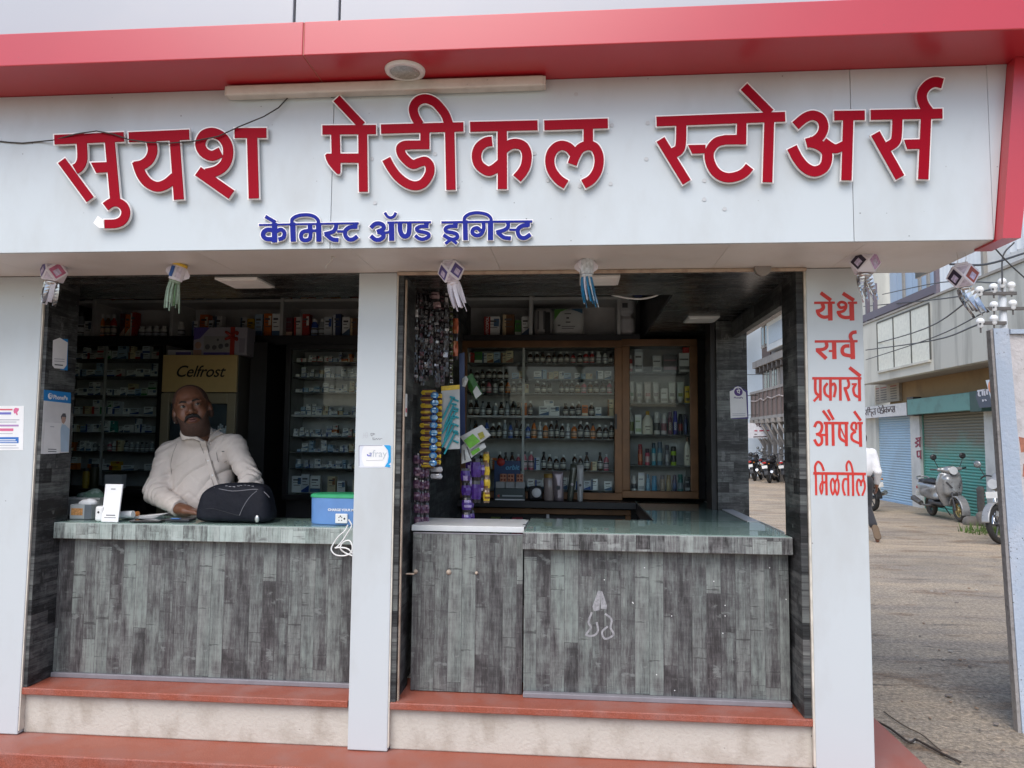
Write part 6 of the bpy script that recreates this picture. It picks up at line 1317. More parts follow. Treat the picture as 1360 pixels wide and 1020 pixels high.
# coil of white cable hanging from the socket
m = MB(); pts = [(462, 697), (458, 705), (450, 712), (443, 722), (440, 730), (446, 737), (458, 738), (466, 734), (468, 726), (464, 718), (456, 720), (452, 728), (458, 734), (468, 738)]
m.tube([tuple(q) for q in smooth_path([at(x, y, Y=.115-.004*(k % 3)) for k, (x, y) in enumerate(pts)])], .0036, 6); m.tube([tuple(q) for q in smooth_path([at(x, y, Y=.108) for x, y in ((463, 690), (467, 698), (462, 707), (455, 718), (448, 726), (445, 728), (452, 727), (462, 729), (468, 735))])], .0036, 6)
tag(m.build('charger_cable', WHITEP), 'tangled white charger cable hanging over the pale slab edge', 'cable')
# dim things behind that counter
for a, b, tp, col, lab, yy in ((110, 118, 622, (0.42, 0.30, 0.03), 'yellow canister standing in the dark behind the counter', 1.75), (120, 130, 616, (0.05, 0.05, 0.025), 'dark olive jar behind the payment stand', 1.8)):
    xa, xb = at(a, 640, Y=yy)[0], at(b, 640, Y=yy)[0]; z1, z0 = at(a, tp, Y=yy)[2], at(a, 648, Y=yy)[2]; r_ = (xb-xa)/2
    t = thing('canister', ((xa+xb)/2, yy, z0), lab, 'canister'); MB().lathe([(r_*.9, 0), (r_, .01), (r_, (z1-z0)*.8), (r_*.8, (z1-z0)*.86)], ((xa+xb)/2, yy, z0), 16).build('body', plain('can%.2f' % col[0], col, .4), t); MB().lathe([(r_*.85, (z1-z0)*.861), (r_*.85, z1-z0)], ((xa+xb)/2, yy, z0), 16).build('lid', BLACKP, t)
tb2 = thing('side_table', (at(140, 660, Y=1.8)[0], 1.8, .2155), 'dark work table along the left wall behind the counter', 'table')
x0, x1 = -3.95, at(212, 660, Y=1.8)[0]; zt = at(115, 648, Y=1.75)[2]
box('table_top', DARKW, x0, x1, 1.66, 2.02, zt-.03, zt-.001, tb2)
for lx, ly in ((x0+.05, 1.70), (x1-.05, 1.70), (x0+.05, 1.98), (x1-.05, 1.98)): box('leg', DARKW, lx-.02, lx+.02, ly-.02, ly+.02, .216, zt-.0305, tb2)
xa = at(150, 640, Y=1.78)[0]; m = MB(); m.box(xa-.04, xa+.09, 1.74, 1.80, zt, zt+.10, .003); tag(m.build('open_carton', pm('white', BOXCOL['white'])), 'white carton standing on the dark work table', 'box')
# ================================================================== things on the dark back counter
bz0 = .986
def bx_(a, b, top, Y, mat, name, label, cat, bot=None, d=.06):
    xa, xb = at(a, 640, Y=Y)[0], at(b, 640, Y=Y)[0]; z1 = at((a+b)/2, top, Y=Y)[2]; z0 = bz0 if bot is None else at((a+b)/2, bot, Y=Y)[2]
    return tag(MB().box(xa, xb, Y, Y+d, z0, z1, .003).build(name, mat), label, cat)
Yb = 1.92
db = thing('display_box', (at(678, 650, Y=Yb)[0], Yb+.03, bz0), 'grey display tray of small cartons on the dark back counter', 'display box')
xa, xb, z1 = at(658, 640, Y=Yb)[0], at(697, 640, Y=Yb)[0], at(678, 641, Y=Yb)[2]
MB().box(xa, xb, Yb, Yb+.09, bz0, z1-.04, .003).build('tray', plain('tray_dark', (0.07, 0.09, 0.09), .4), db); MB().box(xa, xb, Yb-.002, Yb-.0005, bz0, bz0+.008).build('trim', PAPER, db)
for k in range(3): MB().box(xa+(xb-xa)*(k/3)+.002, xa+(xb-xa)*((k+1)/3)-.002, Yb+.004, Yb+.08, z1-.0395, z1+.004, .002).build('carton', plain('cartongrey', (0.36, 0.37, 0.37), .5), db)
m = MB(); m.prism([(xa+.012, bz0+.03), (xa+.03, bz0+.018), (xa+.03, bz0+.042)], Yb-.002, Yb-.0004, 'XZ'); m.build('mark', pr('redmark', (.5, .09, .06)), db); m = MB(); m.box(xa+.05, xb-.015, Yb-.002, Yb-.0004, bz0+.026, bz0+.036); m.build('print', pr('palemark', (.45, .5, .5)), db)
for k, a in enumerate((664, 674, 686)):
    xq = at(a, 634, Y=Yb+.03)[0]; zq = z1+.0045; m = MB(); m.box(xq, xq+.048, Yb+.03, Yb+.06, zq, zq+.056, .002); t = thing('orange_pack', (xq+.024, Yb+.045, zq), ('orange blister pack on the display tray, nearest the blue sign', 'orange blister pack in the middle of the display tray', 'orange blister pack at the far end of the display tray')[k], 'pack', 'orange blister packs on the display tray'); m.build('card', plain('orangecard', (0.50, 0.22, 0.13), .45), t); m = MB()
    for u in (.012, .034):
        for v in (.014, .040): m.lathe([(.008, Yb+.0295), (.005, Yb+.024)], (xq+u, 0, zq+v), 10, 'Y')
    m.build('blisters', plain('blisterdark', (0.20, 0.05, 0.03), .2), t)
og = thing('gum_sign', (at(672, 615, Y=1.96)[0], 1.97, at(672, 626, Y=1.96)[2]), 'dark blue gum display header with a red ball', 'display')
xa, xb = at(656, 615, Y=1.96)[0], at(691, 615, Y=1.96)[0]; z0, z1 = z1+.012, at(672, 612, Y=1.96)[2]
MB().box(xa, xb, 1.985, 1.995, bz0, z1, .002).build('board', plain('gumblue', (0.012, 0.05, 0.15), .4), og); m = MB(); c_ = at(665, 615, Y=1.975); m.lathe([(.030, 1.984), (.024, 1.976), (.010, 1.972)], (c_[0], 0, z1-.01), 18, 'Y'); m.build('ball', plain('gumred', (0.42, 0.04, 0.03), .3), og)
c_ = at(680, 621, Y=1.98); m = MB(); add_text(m, 'orbit', .05, (c_[0], 1.9845, c_[2]), (1, 0, 0), (0, 0, 1), .0006, bold=.0012, shear=.2); m.build('lettering', pr('gumlogo', (.12, .40, .62)), og)
td = thing('tape_dispenser', (at(710, 650, Y=Yb)[0], Yb+.03, bz0), 'black round dispenser with white disc on the back counter', 'dispenser'); c_ = at(711, 649, Y=Yb); m = MB(); m.box(c_[0]-.055, c_[0]+.05, Yb+.01, Yb+.08, bz0, bz0+.10, .02); m.build('body', BLACKP, td); m = MB(); m.lathe([(.034, Yb+.0095), (.033, Yb+.004), (.012, Yb+.003)], (c_[0]+.008, 0, bz0+.055), 24, 'Y'); m.build('disc', WHITEP, td)
jr = thing('plastic_jar', (at(729, 645, Y=Yb)[0], Yb+.04, bz0), 'clear plastic jar with reddish contents and lid on the back counter', 'jar'); c_ = at(729, 645, Y=Yb); r_ = .040; hh = at(729, 630, Y=Yb)[2]-bz0
MB().lathe([(r_*.9, 0), (r_, .008), (r_, hh*.8), (r_*.85, hh*.86)], (c_[0], Yb+.045, bz0), 18).build('jar', plain('jarclear', (0.33, 0.27, 0.25), .1), jr); MB().lathe([(r_*.95, hh*.861), (r_*.95, hh), (r_*.8, hh+.003)], (c_[0], Yb+.045, bz0), 18).build('lid', plain('jarlid', (0.32, 0.20, 0.04), .4), jr)
def pouch(a, b, top, Y, mat, mat2, label, seed, lean=0):
    xa, xb = at(a, 645, Y=Y)[0], at(b, 645, Y=Y)[0]; z1 = at((a+b)/2, top, Y=Y)[2]; t = thing('pouch', ((xa+xb)/2, Y, bz0), label, 'pouch'); m = MB(); nu, nv = 7, 9; vs = []; g = random.Random(seed)
    for s_ in (-1, 1):
        for iv in range(nv):
            v = iv/(nv-1)
            for iu in range(nu):
                u = iu/(nu-1)-.5; th = (.024*(1-v)**.7+.002)*(1-(2*u)**2)+.001; vs.append(((xa+xb)/2+u*(xb-xa)*(1-.18*(1-v))+lean*v, Y+s_*th+g.uniform(-.0015, .0015), bz0+(z1-bz0)*v))
    fs = []
    for s_ in (0, 1):
        for iv in range(nv-1):
            for iu in range(nu-1): q = (s_*63+iv*nu+iu, s_*63+iv*nu+iu+1, s_*63+(iv+1)*nu+iu+1, s_*63+(iv+1)*nu+iu); fs.append(q if s_ == 0 else q[::-1])
    for iv in range(nv-1): fs += [(iv*nu, (iv+1)*nu, 63+(iv+1)*nu, 63+iv*nu), (iv*nu+6, 63+iv*nu+6, 63+(iv+1)*nu+6, (iv+1)*nu+6)]
    for iu in range(nu-1): fs += [(56+iu, 56+iu+1, 63+56+iu+1, 63+56+iu), (iu, 63+iu, 63+iu+1, iu+1)]
    m.add(vs, fs, True); m.build('pack', mat, t); m = MB(); xm = (xa+xb)/2+lean*.5; m.lathe([((xb-xa)*.2, Y-.021), ((xb-xa)*.17, Y-.024)], (xm, 0, bz0+(z1-bz0)*.45), 16, 'Y'); m.build('print', mat2, t)
pouch(735, 750, 626, 1.93, plain('pouchgrey', (0.30, 0.25, 0.27), .25, .3), INK, 'grey and pink foil pouch with round print beside the jar', 1, -.01); pouch(752, 762, 616, 1.94, fo('pouchgreen', (0.10, 0.11, 0.09)), FSV, 'dark crinkled pouch leaning behind the white tube pack', 2, .03); pouch(766, 775, 618, 1.92, WHP, INK, 'white narrow tube pack at the end of the back counter row', 3)
for k, (a, b, c, lab) in enumerate(((652, 664, (0.12, 0.16, 0.03), 'olive pack in the recess under the back counter'), (666, 676, (0.05, 0.05, 0.06), 'black pack in the recess under the back counter'), (680, 694, (0.30, 0.03, 0.05), 'red pack in the recess under the back counter'))):
    xa, xb = at(a, 685, Y=2.0)[0], at(b, 685, Y=2.0)[0]; t = MB().box(xa, xb, 1.985, 2.05, .70, .855, .003).build('carton', plain('rec%d' % k, c, .5)); tag(t, lab, 'box')
tag(MB().box(-.70, .34, 1.97, 2.055, .66, .695, .002).build('recess_shelf', DARKW, bl) if False else MB().box(-.80, .355, 1.975, 2.055, .66, .699, .002).build('recess_board', DARKW, bl), None, None)
# ================================================================== people
def hand_sdf(P, wrist, fdir, pdir, size=1.0, curl=0.5, thumb=1):
    """hand with palm, five fingers and a thumb. fdir: along the fingers, pdir: out of the palm, thumb: side of the thumb (+1 / -1)"""
    f = np.array(fdir, float); f /= np.linalg.norm(f); p = np.array(pdir, float); p -= f*(p@f); p /= np.linalg.norm(p); s_ = np.cross(f, p)*thumb; w_ = np.array(wrist, float)
    q = P-w_; L = np.stack([q@s_, q@f, q@p], 1)/size
    d = rbox(L, (0, .052, 0), (.040, .048, .014), .013)
    d = smin(d, cap(L, (0, -.03, 0), (0, .02, 0), .029, .031), .02)
    for x, l0, an in ((.031, .075, .06), (.0105, .083, .0), (-.0105, .078, -.05), (-.031, .060, -.13)):
        a = np.array((x, .092, 0)); c1, c2, c3_ = curl*.7, curl*1.3, curl*1.7; r_ = .0090
        pts = [a]; 
        for ln, c in ((.45, c1), (.32, c2), (.23, c3_)): pts.append(pts[-1]+l0*ln*np.array((math.sin(an)*math.cos(c)*-1*-1, math.cos(c), math.sin(c))))
        for k in range(3): d = smin(d, cap(L, pts[k], pts[k+1], r_-.0007*k, r_-.0007*(k+1)), .0045)
    t0 = np.array((.030, .025, .004)); t1 = t0+np.array((.030, .030, .012)); t2 = t1+np.array((.010, .032, .008))
    d = smin(d, cap(L, t0, t1, .0135, .0115), .012); d = smin(d, cap(L, t1, t2, .0110, .0085), .005)
    return d*size
def rotm(yaw, pitch, roll):
    return np.array(Matrix.Rotation(roll, 3, 'Y') @ Matrix.Rotation(yaw, 3, 'Z') @ Matrix.Rotation(pitch, 3, 'X'))
def head_parts(c, R_, s):
    """distance functions in head space (x to the head's left as seen by a viewer in front, y to the back, z up)"""
    def loc(P): return ((P-c) @ R_)/s
    def skin(L):
        d = ell(L, (0, .012, .035), (.077, .096, .082))
        d = smin(d, ell(L, (0, -.024, -.03), (.062, .066, .088)), .03)
        d = smin(d, ell(L, (0, -.036, -.088), (.046, .046, .034)), .03)
        for sx in (-1, 1):
            d = smin(d, ell(L, (sx*.036, -.058, -.036), (.026, .028, .030)), .025)
            d = smin(d, ell(L, (sx*.079, .014, -.014), (.011, .021, .033)), .008)
            d = smin(d, cap(L, (sx*.012, -.087, .016), (sx*.045, -.077, .018), .011, .008), .014)
            d = smax(d, -ell(L, (sx*.031, -.102, -.001), (.018, .017, .011)), .012)
        d = smin(d, cap(L, (0, -.086, .006), (0, -.111, -.032), .0085, .0135), .010)
        for sx in (-1, 1): d = smin(d, ell(L, (sx*.014, -.098, -.037), (.0105, .012, .0095)), .008)
        d = smin(d, ell(L, (0, -.093, -.0645), (.023, .011, .0065)), .008); d = smin(d, ell(L, (0, -.090, -.0765), (.020, .011, .0075)), .007)
        d = smax(d, -ell(L, (0, -.107, -.0705), (.022, .012, .0022)), .004)
        for sx in (-1, 1):
            e = ell(L, (sx*.031, -.0805, -.002), (.0150, .0135, .0125)); lid = smax(e, -(np.abs(L[:, 2]+.0015)-.0036+np.abs(np.abs(L[:, 0])-.031)*.16), .002); d = smin(d, lid, .004)
        d = smin(d, ell(L, (0, -.012, -.108), (.048, .048, .030)), .03)
        d = smin(d, cap(L, (0, .022, -.07), (0, .040, -.13), .056, .056), .03)
        return d
    return loc, skin
SKIN = None
def skin_mat(n, col):
    if n in MATS: return MATS[n]
    m, nt, b = base_mat(n); v = coords(nt)
    c = ramp(nt, noise(nt, v, 26, 5), [(0.3, tuple(k*.78 for k in col)), (0.7, tuple(k*1.15 for k in col))]); c = mix(nt, ramp(nt, noise(nt, v, 9, 2), [(0.45, 0), (0.75, .35)]), c, (col[0]*1.15, col[1]*.85, col[2]*.8))
    nt.links.new(c, b.inputs['Base Color']); b.inputs['Roughness'].default_value = .42; b.inputs['Subsurface Weight'].default_value = .06; b.inputs['Subsurface Radius'].default_value = (.01, .004, .002)
    bump(nt, b, noise(nt, v, 220, 4), .12, .002); MATS[n] = m; return m
def cloth_mat(n, col, rough=.85, weave=900):
    if n in MATS: return MATS[n]
    m, nt, b = base_mat(n); v = coords(nt); c = ramp(nt, noise(nt, v, 7, 5), [(0.3, tuple(k*.9 for k in col)), (0.7, col)])
    nt.links.new(c, b.inputs['Base Color']); b.inputs['Roughness'].default_value = rough; b.inputs['Sheen Weight'].default_value = .15
    vw = coords(nt, (1, 1, .45), (0, .5, .3)); bump(nt, b, mix(nt, .35, noise(nt, vw, 16, 5, .6), noise(nt, v, 60, 3)), .55, .012); MATS[n] = m; return m
SKM = skin_mat('skin_brown', (0.175, 0.078, 0.045))
SHIRT = cloth_mat('shirt_offwhite', (0.70, 0.62, 0.56)); TROU = cloth_mat('trousers_dark', (0.022, 0.022, 0.027))
HAIRM = plain('hair_black', (0.008, 0.007, 0.007), .55, var=.3, scale=90, bmp=.5); STUB = plain('stubble', (0.075, 0.036, 0.024), .7, var=.5, scale=160, bmp=.4)
def mesh_of(name, mat, f, lo, hi, h, parent): m = MB(); iso_mb(m, f, lo, hi, h); return m.build(name, mat, parent, fixn=False)

# ---- the shopkeeper
mx = at(268, 640, Y=.74)[0]; FZ = .2155
man = thing('person', (mx, .76, FZ), 'man with moustache and short beard in an off white shirt leaning on the counter', 'person')
HC = at(255, 543.5, Y=.66); HS = 1.22; HR_ = rotm(rad(24), rad(-4), rad(-14))
loc, hskin = head_parts(HC, HR_, HS)
V3 = lambda x, y, Y: np.array(at(x, y, Y=Y))
shL, shR = V3(223, 603, .76), V3(311, 593, .76); elL, elR = V3(207, 656, .62), V3(334, 640, .64); wrL, wrR = V3(244, 676, .45), V3(312, 678, .47); wrL[2] = CT+.034; wrR[2] = CT+.036
chest = (shL+shR)/2+np.array([0, .0, -.10]); belly = V3(270, 668, .75)
nb = (shL+shR)/2+np.array([-.005, .0, .05])
hip = np.array([belly[0], .78, .98])
def body(P):
    d = hskin(loc(P))*HS
    d = smin(d, cap(P, HC+HR_@np.array([0, .035, -.12])*HS, nb, .064, .070), .03)
    d = smin(d, ell(P, chest, (.160, .095, .155)), .04); d = smin(d, ell(P, belly, (.160, .105, .17)), .06); d = smin(d, ell(P, hip, (.165, .12, .14)), .05)
    for a, b_, c in ((shL, elL, wrL), (shR, elR, wrR)):
        d = smin(d, cap(P, a, b_, .040, .036), .02); d = smin(d, cap(P, b_, c, .036, .030), .02)
    d = smin(d, hand_sdf(P, wrL, np.array([.93, -.10, -.10]), (0, 0, -1), 1.0, .35, 1), .012); d = smin(d, hand_sdf(P, wrR, np.array([-.85, -.25, -.12]), (0, 0, -1), 1.0, .35, -1), .012)
    for sx in (-1, 1):
        k = np.array([hip[0]+sx*.10, .80, .60]); f = np.array([hip[0]+sx*.11, .83, FZ+.06]); d = smin(d, cap(P, hip+np.array([sx*.085, 0, -.06]), k, .075, .055), .03); d = smin(d, cap(P, k, f, .055, .038), .02)
        d = smin(d, cap(P, f+np.array([0, .03, -.025]), f+np.array([sx*.02, -.15, -.032]), .034, .027), .02)
    return d
mesh_of('body', SKM, body, (mx-.46, .26, FZ-.01), (mx+.46, 1.06, 1.80), .0048, man)
mpart = [o for o in man.children][0]
def headbox(pad=.0): return (HC-np.array([.16, .18, .19]), HC+np.array([.16, .18, .17]))
lo, hi = headbox()
def beard(P):
    L = loc(P); d = hskin(L); low = L[:, 2]+.060-np.clip((np.abs(L[:, 0])-.040)*1.3, 0, .040)-.010*np.clip((L[:, 1]+.02)*10, -1, 1)
    reg = np.maximum(low, L[:, 1]-.020); reg = np.maximum(reg, -(L[:, 2]+.150)); mouth = ell(L, (0, -.095, -.0700), (.028, .05, .0135)); reg = np.maximum(reg, -mouth)
    return smax(d-.0018, reg, .008)*HS
mesh_of('beard', STUB, beard, lo, hi, .0034, man)
def tache(P):
    L = loc(P); d = 1.0
    for sx in (-1, 1): d = np.minimum(d, cap(L, (sx*.004, -.106, -.0525), (sx*.022, -.100, -.0565), .0075, .0070)); d = np.minimum(d, cap(L, (sx*.022, -.100, -.0565), (sx*.034, -.086, -.071), .0066, .0040))
    return (d+.0008*fnoise(L, 420, 3))*HS
mesh_of('moustache', HAIRM, tache, lo, hi, .0028, man)
def hair(P):
    L = loc(P); d = hskin(L); reg = np.maximum(-(L[:, 2]-(.010-.35*(L[:, 1]-.02))), -(L[:, 1]+.050-.20*np.clip(L[:, 2]-.05, 0, .1))); ear = ell(L, (0, .012, -.012), (.1, .026, .040)); return smax(smax(d-.0022, reg, .004), -ear, .006)*HS
mesh_of('hair', STUB, hair, lo, hi, .0040, man)
def brow(P):
    L = loc(P); d = 1.0
    for sx in (-1, 1): d = np.minimum(d, cap(L, (sx*.014, -.0965, .0165), (sx*.032, -.0925, .0225), .0042, .0042)); d = np.minimum(d, cap(L, (sx*.032, -.0925, .0225), (sx*.049, -.080, .0160), .0042, .0024))
    return d*HS
mesh_of('eyebrows', HAIRM, brow, lo, hi, .0026, man)
lipm = skin_mat('lips', (0.13, 0.050, 0.042))
def lips(P):
    L = loc(P); return np.minimum(ell(L, (0, -.0945, -.0650), (.0215, .0112, .0052)), ell(L, (0, -.0915, -.0768), (.0190, .0112, .0064)))*HS
mesh_of('lips', lipm, lips, lo, hi, .0028, man)
EYEW, IRIS = plain('eye_white', (0.17, 0.145, 0.12), .3, var=.05), plain('iris', (0.012, 0.007, 0.005), .1)
for sx in (-1, 1):
    c = HC+HR_@(np.array([sx*.031, -.0795, -.0015])*HS); m = MB(); m.lathe([(.0135*HS*math.sin(a), .0135*HS*math.cos(a)) for a in np.linspace(math.pi-.01, .01, 12)], (0, 0, 0), 16); m.xf(Matrix.Translation(c)); e = m.build('eye', EYEW, man)
    g = HR_@np.array([.20, -.95, .12]); g /= np.linalg.norm(g); c2 = c+g*.0128*HS; q = Vector(g).to_track_quat('Z', 'Y').to_matrix().to_4x4(); m = MB(); m.lathe([(.0062*HS, 0), (.0056*HS, .0014), (.001, .0020)], n=14); m.xf(Matrix.Translation(c2-g*.0008) @ q); m.build('iris', IRIS, e)
ec = HC+HR_@(np.array([-.085, .004, -.047])*HS); m = MB(); m.lathe([(.004*math.sin(a), .004*math.cos(a)) for a in np.linspace(3.13, .01, 8)], n=10); m.xf(Matrix.Translation(ec)); m.build('ear_stud', STEEL, man)
COLZ = at(262, 556, Y=.66)[2]; VB = at(271, 591, Y=.61); NK = HC+HR_@np.array([0, .03, -.12])*HS
def veegap(P, w=.0): return np.maximum(np.abs(P[:, 0]-VB[0]+.30*(P[:, 2]-VB[2]))-.62*(P[:, 2]-VB[2])+w, P[:, 1]-NK[1])*.8
def shirt0(P):
    d = ell(P, chest, (.188, .132, .185)); d = smin(d, ell(P, belly+np.array([0, -.01, .0]), (.200, .152, .215)), .06)
    d = smin(d, cap(P, shL+np.array([.02, 0, 0]), shR-np.array([.02, 0, 0]), .058), .05); d = smin(d, cap(P, NK, nb+np.array([0, 0, -.02]), .086, .098), .04)
    for s_ in (shL, shR): d = smin(d, cap(P, nb+np.array([0, 0, .005]), s_, .072, .058), .035)
    fold = .0048*fnoise(P, 42, 21)
    for a, b_, c in ((shL, elL, wrL), (shR, elR, wrR)):
        e = c-(c-b_)*.14; d = smin(d, cap(P, a, b_, .062, .057), .03); d2 = cap(P, b_, e, .057, .046); 
        ax = (e-b_)/np.linalg.norm(e-b_); d2 = smax(d2, (P-e)@ax-.004, .006); d = smin(d, d2, .025)
        s_ = (P-b_)@ax; rr = np.linalg.norm(P-b_, axis=1); d = d+.0085*np.sin(s_*150+2*np.sin((P[:, 0]+P[:, 2])*40))*np.exp(-(rr/.085)**2)+.0060*np.sin(((P-a)@((b_-a)/np.linalg.norm(b_-a)))*110+P[:, 0]*50)*np.exp(-(np.linalg.norm(P-a, axis=1)/.09)**2)
    up = .005*((1-np.abs(np.sin((P[:, 2]+np.abs(P[:, 0]-mx)*.75)*34+.02*np.sin(P[:, 0]*30))))**3-.3)*np.exp(-((P[:, 2]-(belly[2]+.08))/.10)**2)
    up = up+.0085*((1-np.abs(np.sin((P[:, 2]-P[:, 0]*.9)*24+.6*np.sin(P[:, 2]*25))))**3-.3)*np.exp(-((P[:, 2]-chest[2]+.06)/.12)**2)
    d = d+fold+up
    d = smax(d, (hip[2]-.10)-P[:, 2], .01)
    return d
def shirt(P):
    d = shirt0(P); zc = COLZ+.35*(P[:, 1]-.66)
    return smax(smax(d, P[:, 2]-zc, .006), -veegap(P), .005)
def shirt_clear(P): return np.minimum(shirt(P), 9)
sh_ = mesh_of('shirt', SHIRT, shirt_clear, (mx-.48, .28, .84), (mx+.48, 1.02, 1.60), .0046, man)
# collar, placket, cuff details
def surf_y(x, z, y0=.45, y1=.80):
    ys = np.linspace(y0, y1, 160); D_ = shirt(np.stack([np.full(160, x), ys, np.full(160, z)], 1)); k = np.argmax(D_ < 0); return ys[k] if D_[k] < 0 else None
def on_shirt(pts, off):
    Q = []
    for x, y in pts:
        yy = .60
        for _ in range(4): p = at(x, y, Y=yy); q_ = surf_y(p[0], p[2]); yy = q_ if q_ else yy
        p = at(x, y, Y=yy); Q.append((p[0], yy-off, p[2]))
    return Q
def pip(pts, u, v):
    ins = np.zeros(len(u), bool); d = np.full(len(u), 9.0); n = len(pts)
    for k in range(n):
        (ax, az), (bx, bz) = pts[k], pts[(k+1) % n]; c = (az > v) != (bz > v); ins ^= c & (u < (bx-ax)*(v-az)/(bz-az+1e-9)+ax)
        t = np.clip(((u-ax)*(bx-ax)+(v-az)*(bz-az))/((bx-ax)**2+(bz-az)**2), 0, 1); d = np.minimum(d, np.hypot(u-ax-t*(bx-ax), v-az-t*(bz-az)))
    return np.where(ins, -d, d)
for leaf in ([(237, 567), (241, 559), (250, 560), (258, 572), (269.5, 588), (258, 583), (243, 585)], [(273, 556), (284, 560), (296, 569), (284, 575), (272.5, 588), (276, 571)]):
    pl2 = [(at(x, y, Y=.62)[0], at(x, y, Y=.62)[2]) for x, y in leaf]; cx_ = sum(p[0] for p in pl2)/len(pl2); cz_ = sum(p[1] for p in pl2)/len(pl2)
    mesh_of('collar', SHIRT, lambda P: smax(smax(shirt0(P)-.010, pip(pl2, P[:, 0], P[:, 2]), .002), P[:, 1]-.74, .004), (cx_-.11, .5, cz_-.11), (cx_+.11, .78, cz_+.11), .0040, man)
COLE = None
SEAM_SHADE = plain('shirt_seam_shade', (0.27, 0.23, 0.205), .85)  # seam lines darker than the cloth, with edge shade put into the colour
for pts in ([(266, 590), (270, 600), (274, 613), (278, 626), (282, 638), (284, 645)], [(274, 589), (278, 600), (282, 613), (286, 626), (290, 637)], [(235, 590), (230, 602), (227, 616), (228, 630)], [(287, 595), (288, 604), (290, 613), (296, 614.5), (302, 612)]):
    m = MB(); m.tube([tuple(q) for q in smooth_path([np.array(q) for q in on_shirt(pts, .0008)], 3)], .0017, 5); m.build('seam', SEAM_SHADE, man)
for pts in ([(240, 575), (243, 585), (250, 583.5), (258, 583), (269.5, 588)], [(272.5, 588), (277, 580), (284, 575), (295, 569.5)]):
    m = MB(); m.tube([tuple(q) for q in on_shirt(pts, .0105)], .0022, 5); m.build('collar_edge_shade', SEAM_SHADE, man)  # dark outline painted in for the shadow under the collar leaves
m = MB(); pts = smooth_path([np.array(q) for q in on_shirt([(270, 586), (273, 598), (277, 612), (281, 626), (285, 638), (288, 645)], .0065)], 3); vs = []
for q in pts: vs += [q+np.array([-.016, .003, 0]), q+np.array([.016, .003, 0]), q+np.array([.016, -.0012, 0]), q+np.array([-.016, -.0012, 0])]
m.add(vs, [(4*i+k, 4*i+(k+1) % 4, 4*i+4+(k+1) % 4, 4*i+4+k) for i in range(len(pts)-1) for k in range(4)]); m.build('placket', SHIRT, man)
for x, y in ((272, 594), (277, 612), (283, 631)):
    q = on_shirt([(x, y)], .006)[0]; m = MB(); m.lathe([(.0055, 0), (.005, -.002)], (q[0], q[1], q[2]), 10, 'Y'); m.build('button', PAPER, man)
q = on_shirt([(296.5, 599.5)], .003)[0]; MB().box(q[0]-.008, q[0]+.008, q[1]-.001, q[1]+.004, q[2]-.0025, q[2]+.0025, .001).build('pocket_mark', INK, man)
def trous(P):
    d = ell(P, hip+np.array([0, 0, -.03]), (.19, .145, .17))
    for sx in (-1, 1):
        k = np.array([hip[0]+sx*.10, .80, .60]); f = np.array([hip[0]+sx*.11, .83, FZ+.07]); d = smin(d, cap(P, hip+np.array([sx*.085, 0, -.06]), k, .100, .080), .04); d = smin(d, cap(P, k, f, .080, .068), .03)
    return smax(smax(d+.003*fnoise(P, 30, 5), P[:, 2]-hip[2]-.02, .01), FZ+.03-P[:, 2], .01)
mesh_of('trousers', TROU, trous, (mx-.35, .52, FZ), (mx+.35, 1.08, 1.06), .011, man)

# ---- the passer-by walking away up the lane
pp0 = at(1149, 690, Z=ROADZ); PY = 9.0; ppx = at(1149, 650, Y=PY)[0]-.05
ped = thing('person', (ppx, PY, ROADZ), 'person in a white shirt and dark trousers walking away behind the lettered pillar', 'person')
Q = lambda x, z, y=0: np.array([ppx+x, PY+y, ROADZ+z])
def pbody(P):
    d = ell(P, Q(0, 1.60, .0), (.078, .098, .115)); d = smin(d, ell(P, Q(0, 1.55, .07), (.055, .055, .075)), .03); d = smin(d, ell(P, Q(0, 1.57, .115), (.014, .02, .02)), .012)
    for sx in (-1, 1): d = smin(d, ell(P, Q(sx*.080, 1.58, .0), (.012, .022, .032)), .008)
    d = smin(d, cap(P, Q(0, 1.52, -.01), Q(0, 1.40, -.02), .052, .06), .03); d = smin(d, ell(P, Q(0, 1.22, 0), (.165, .095, .22)), .05); d = smin(d, ell(P, Q(0, .95), (.14, .10, .14)), .05)
    for a, b_, c, fd in ((Q(.18, 1.38), Q(.235, 1.08, -.05), Q(.255, .86, .06), (.0, .25, -1)), (Q(-.18, 1.38), Q(-.235, 1.08, -.02), Q(-.245, .86, -.10), (0, -.2, -1))):
        d = smin(d, cap(P, a, b_, .046, .038), .03); d = smin(d, cap(P, b_, c, .037, .026), .02); d = smin(d, hand_sdf(P, c, fd, (-1 if a[0] > ppx else 1, 0, 0), .95, .5, 1 if a[0] > ppx else -1), .012)
    for hp, kn, an, tw in ((Q(.085, .90), Q(.075, .50, .02), Q(.062, .20, -.30), (0.010, -.08, -.17)), (Q(-.085, .90), Q(-.09, .50, .22), Q(-.09, .085, .26), (0, .17, -.055))):
        d = smin(d, cap(P, hp, kn, .070, .052), .03); d = smin(d, cap(P, kn, an, .052, .036), .02); d = smin(d, cap(P, an, an+np.array(tw), .036, .030), .02)
    return d
mesh_of('body', SKM, pbody, (ppx-.42, PY-.62, ROADZ-.02), (ppx+.42, PY+.55, ROADZ+1.76), .011, ped)
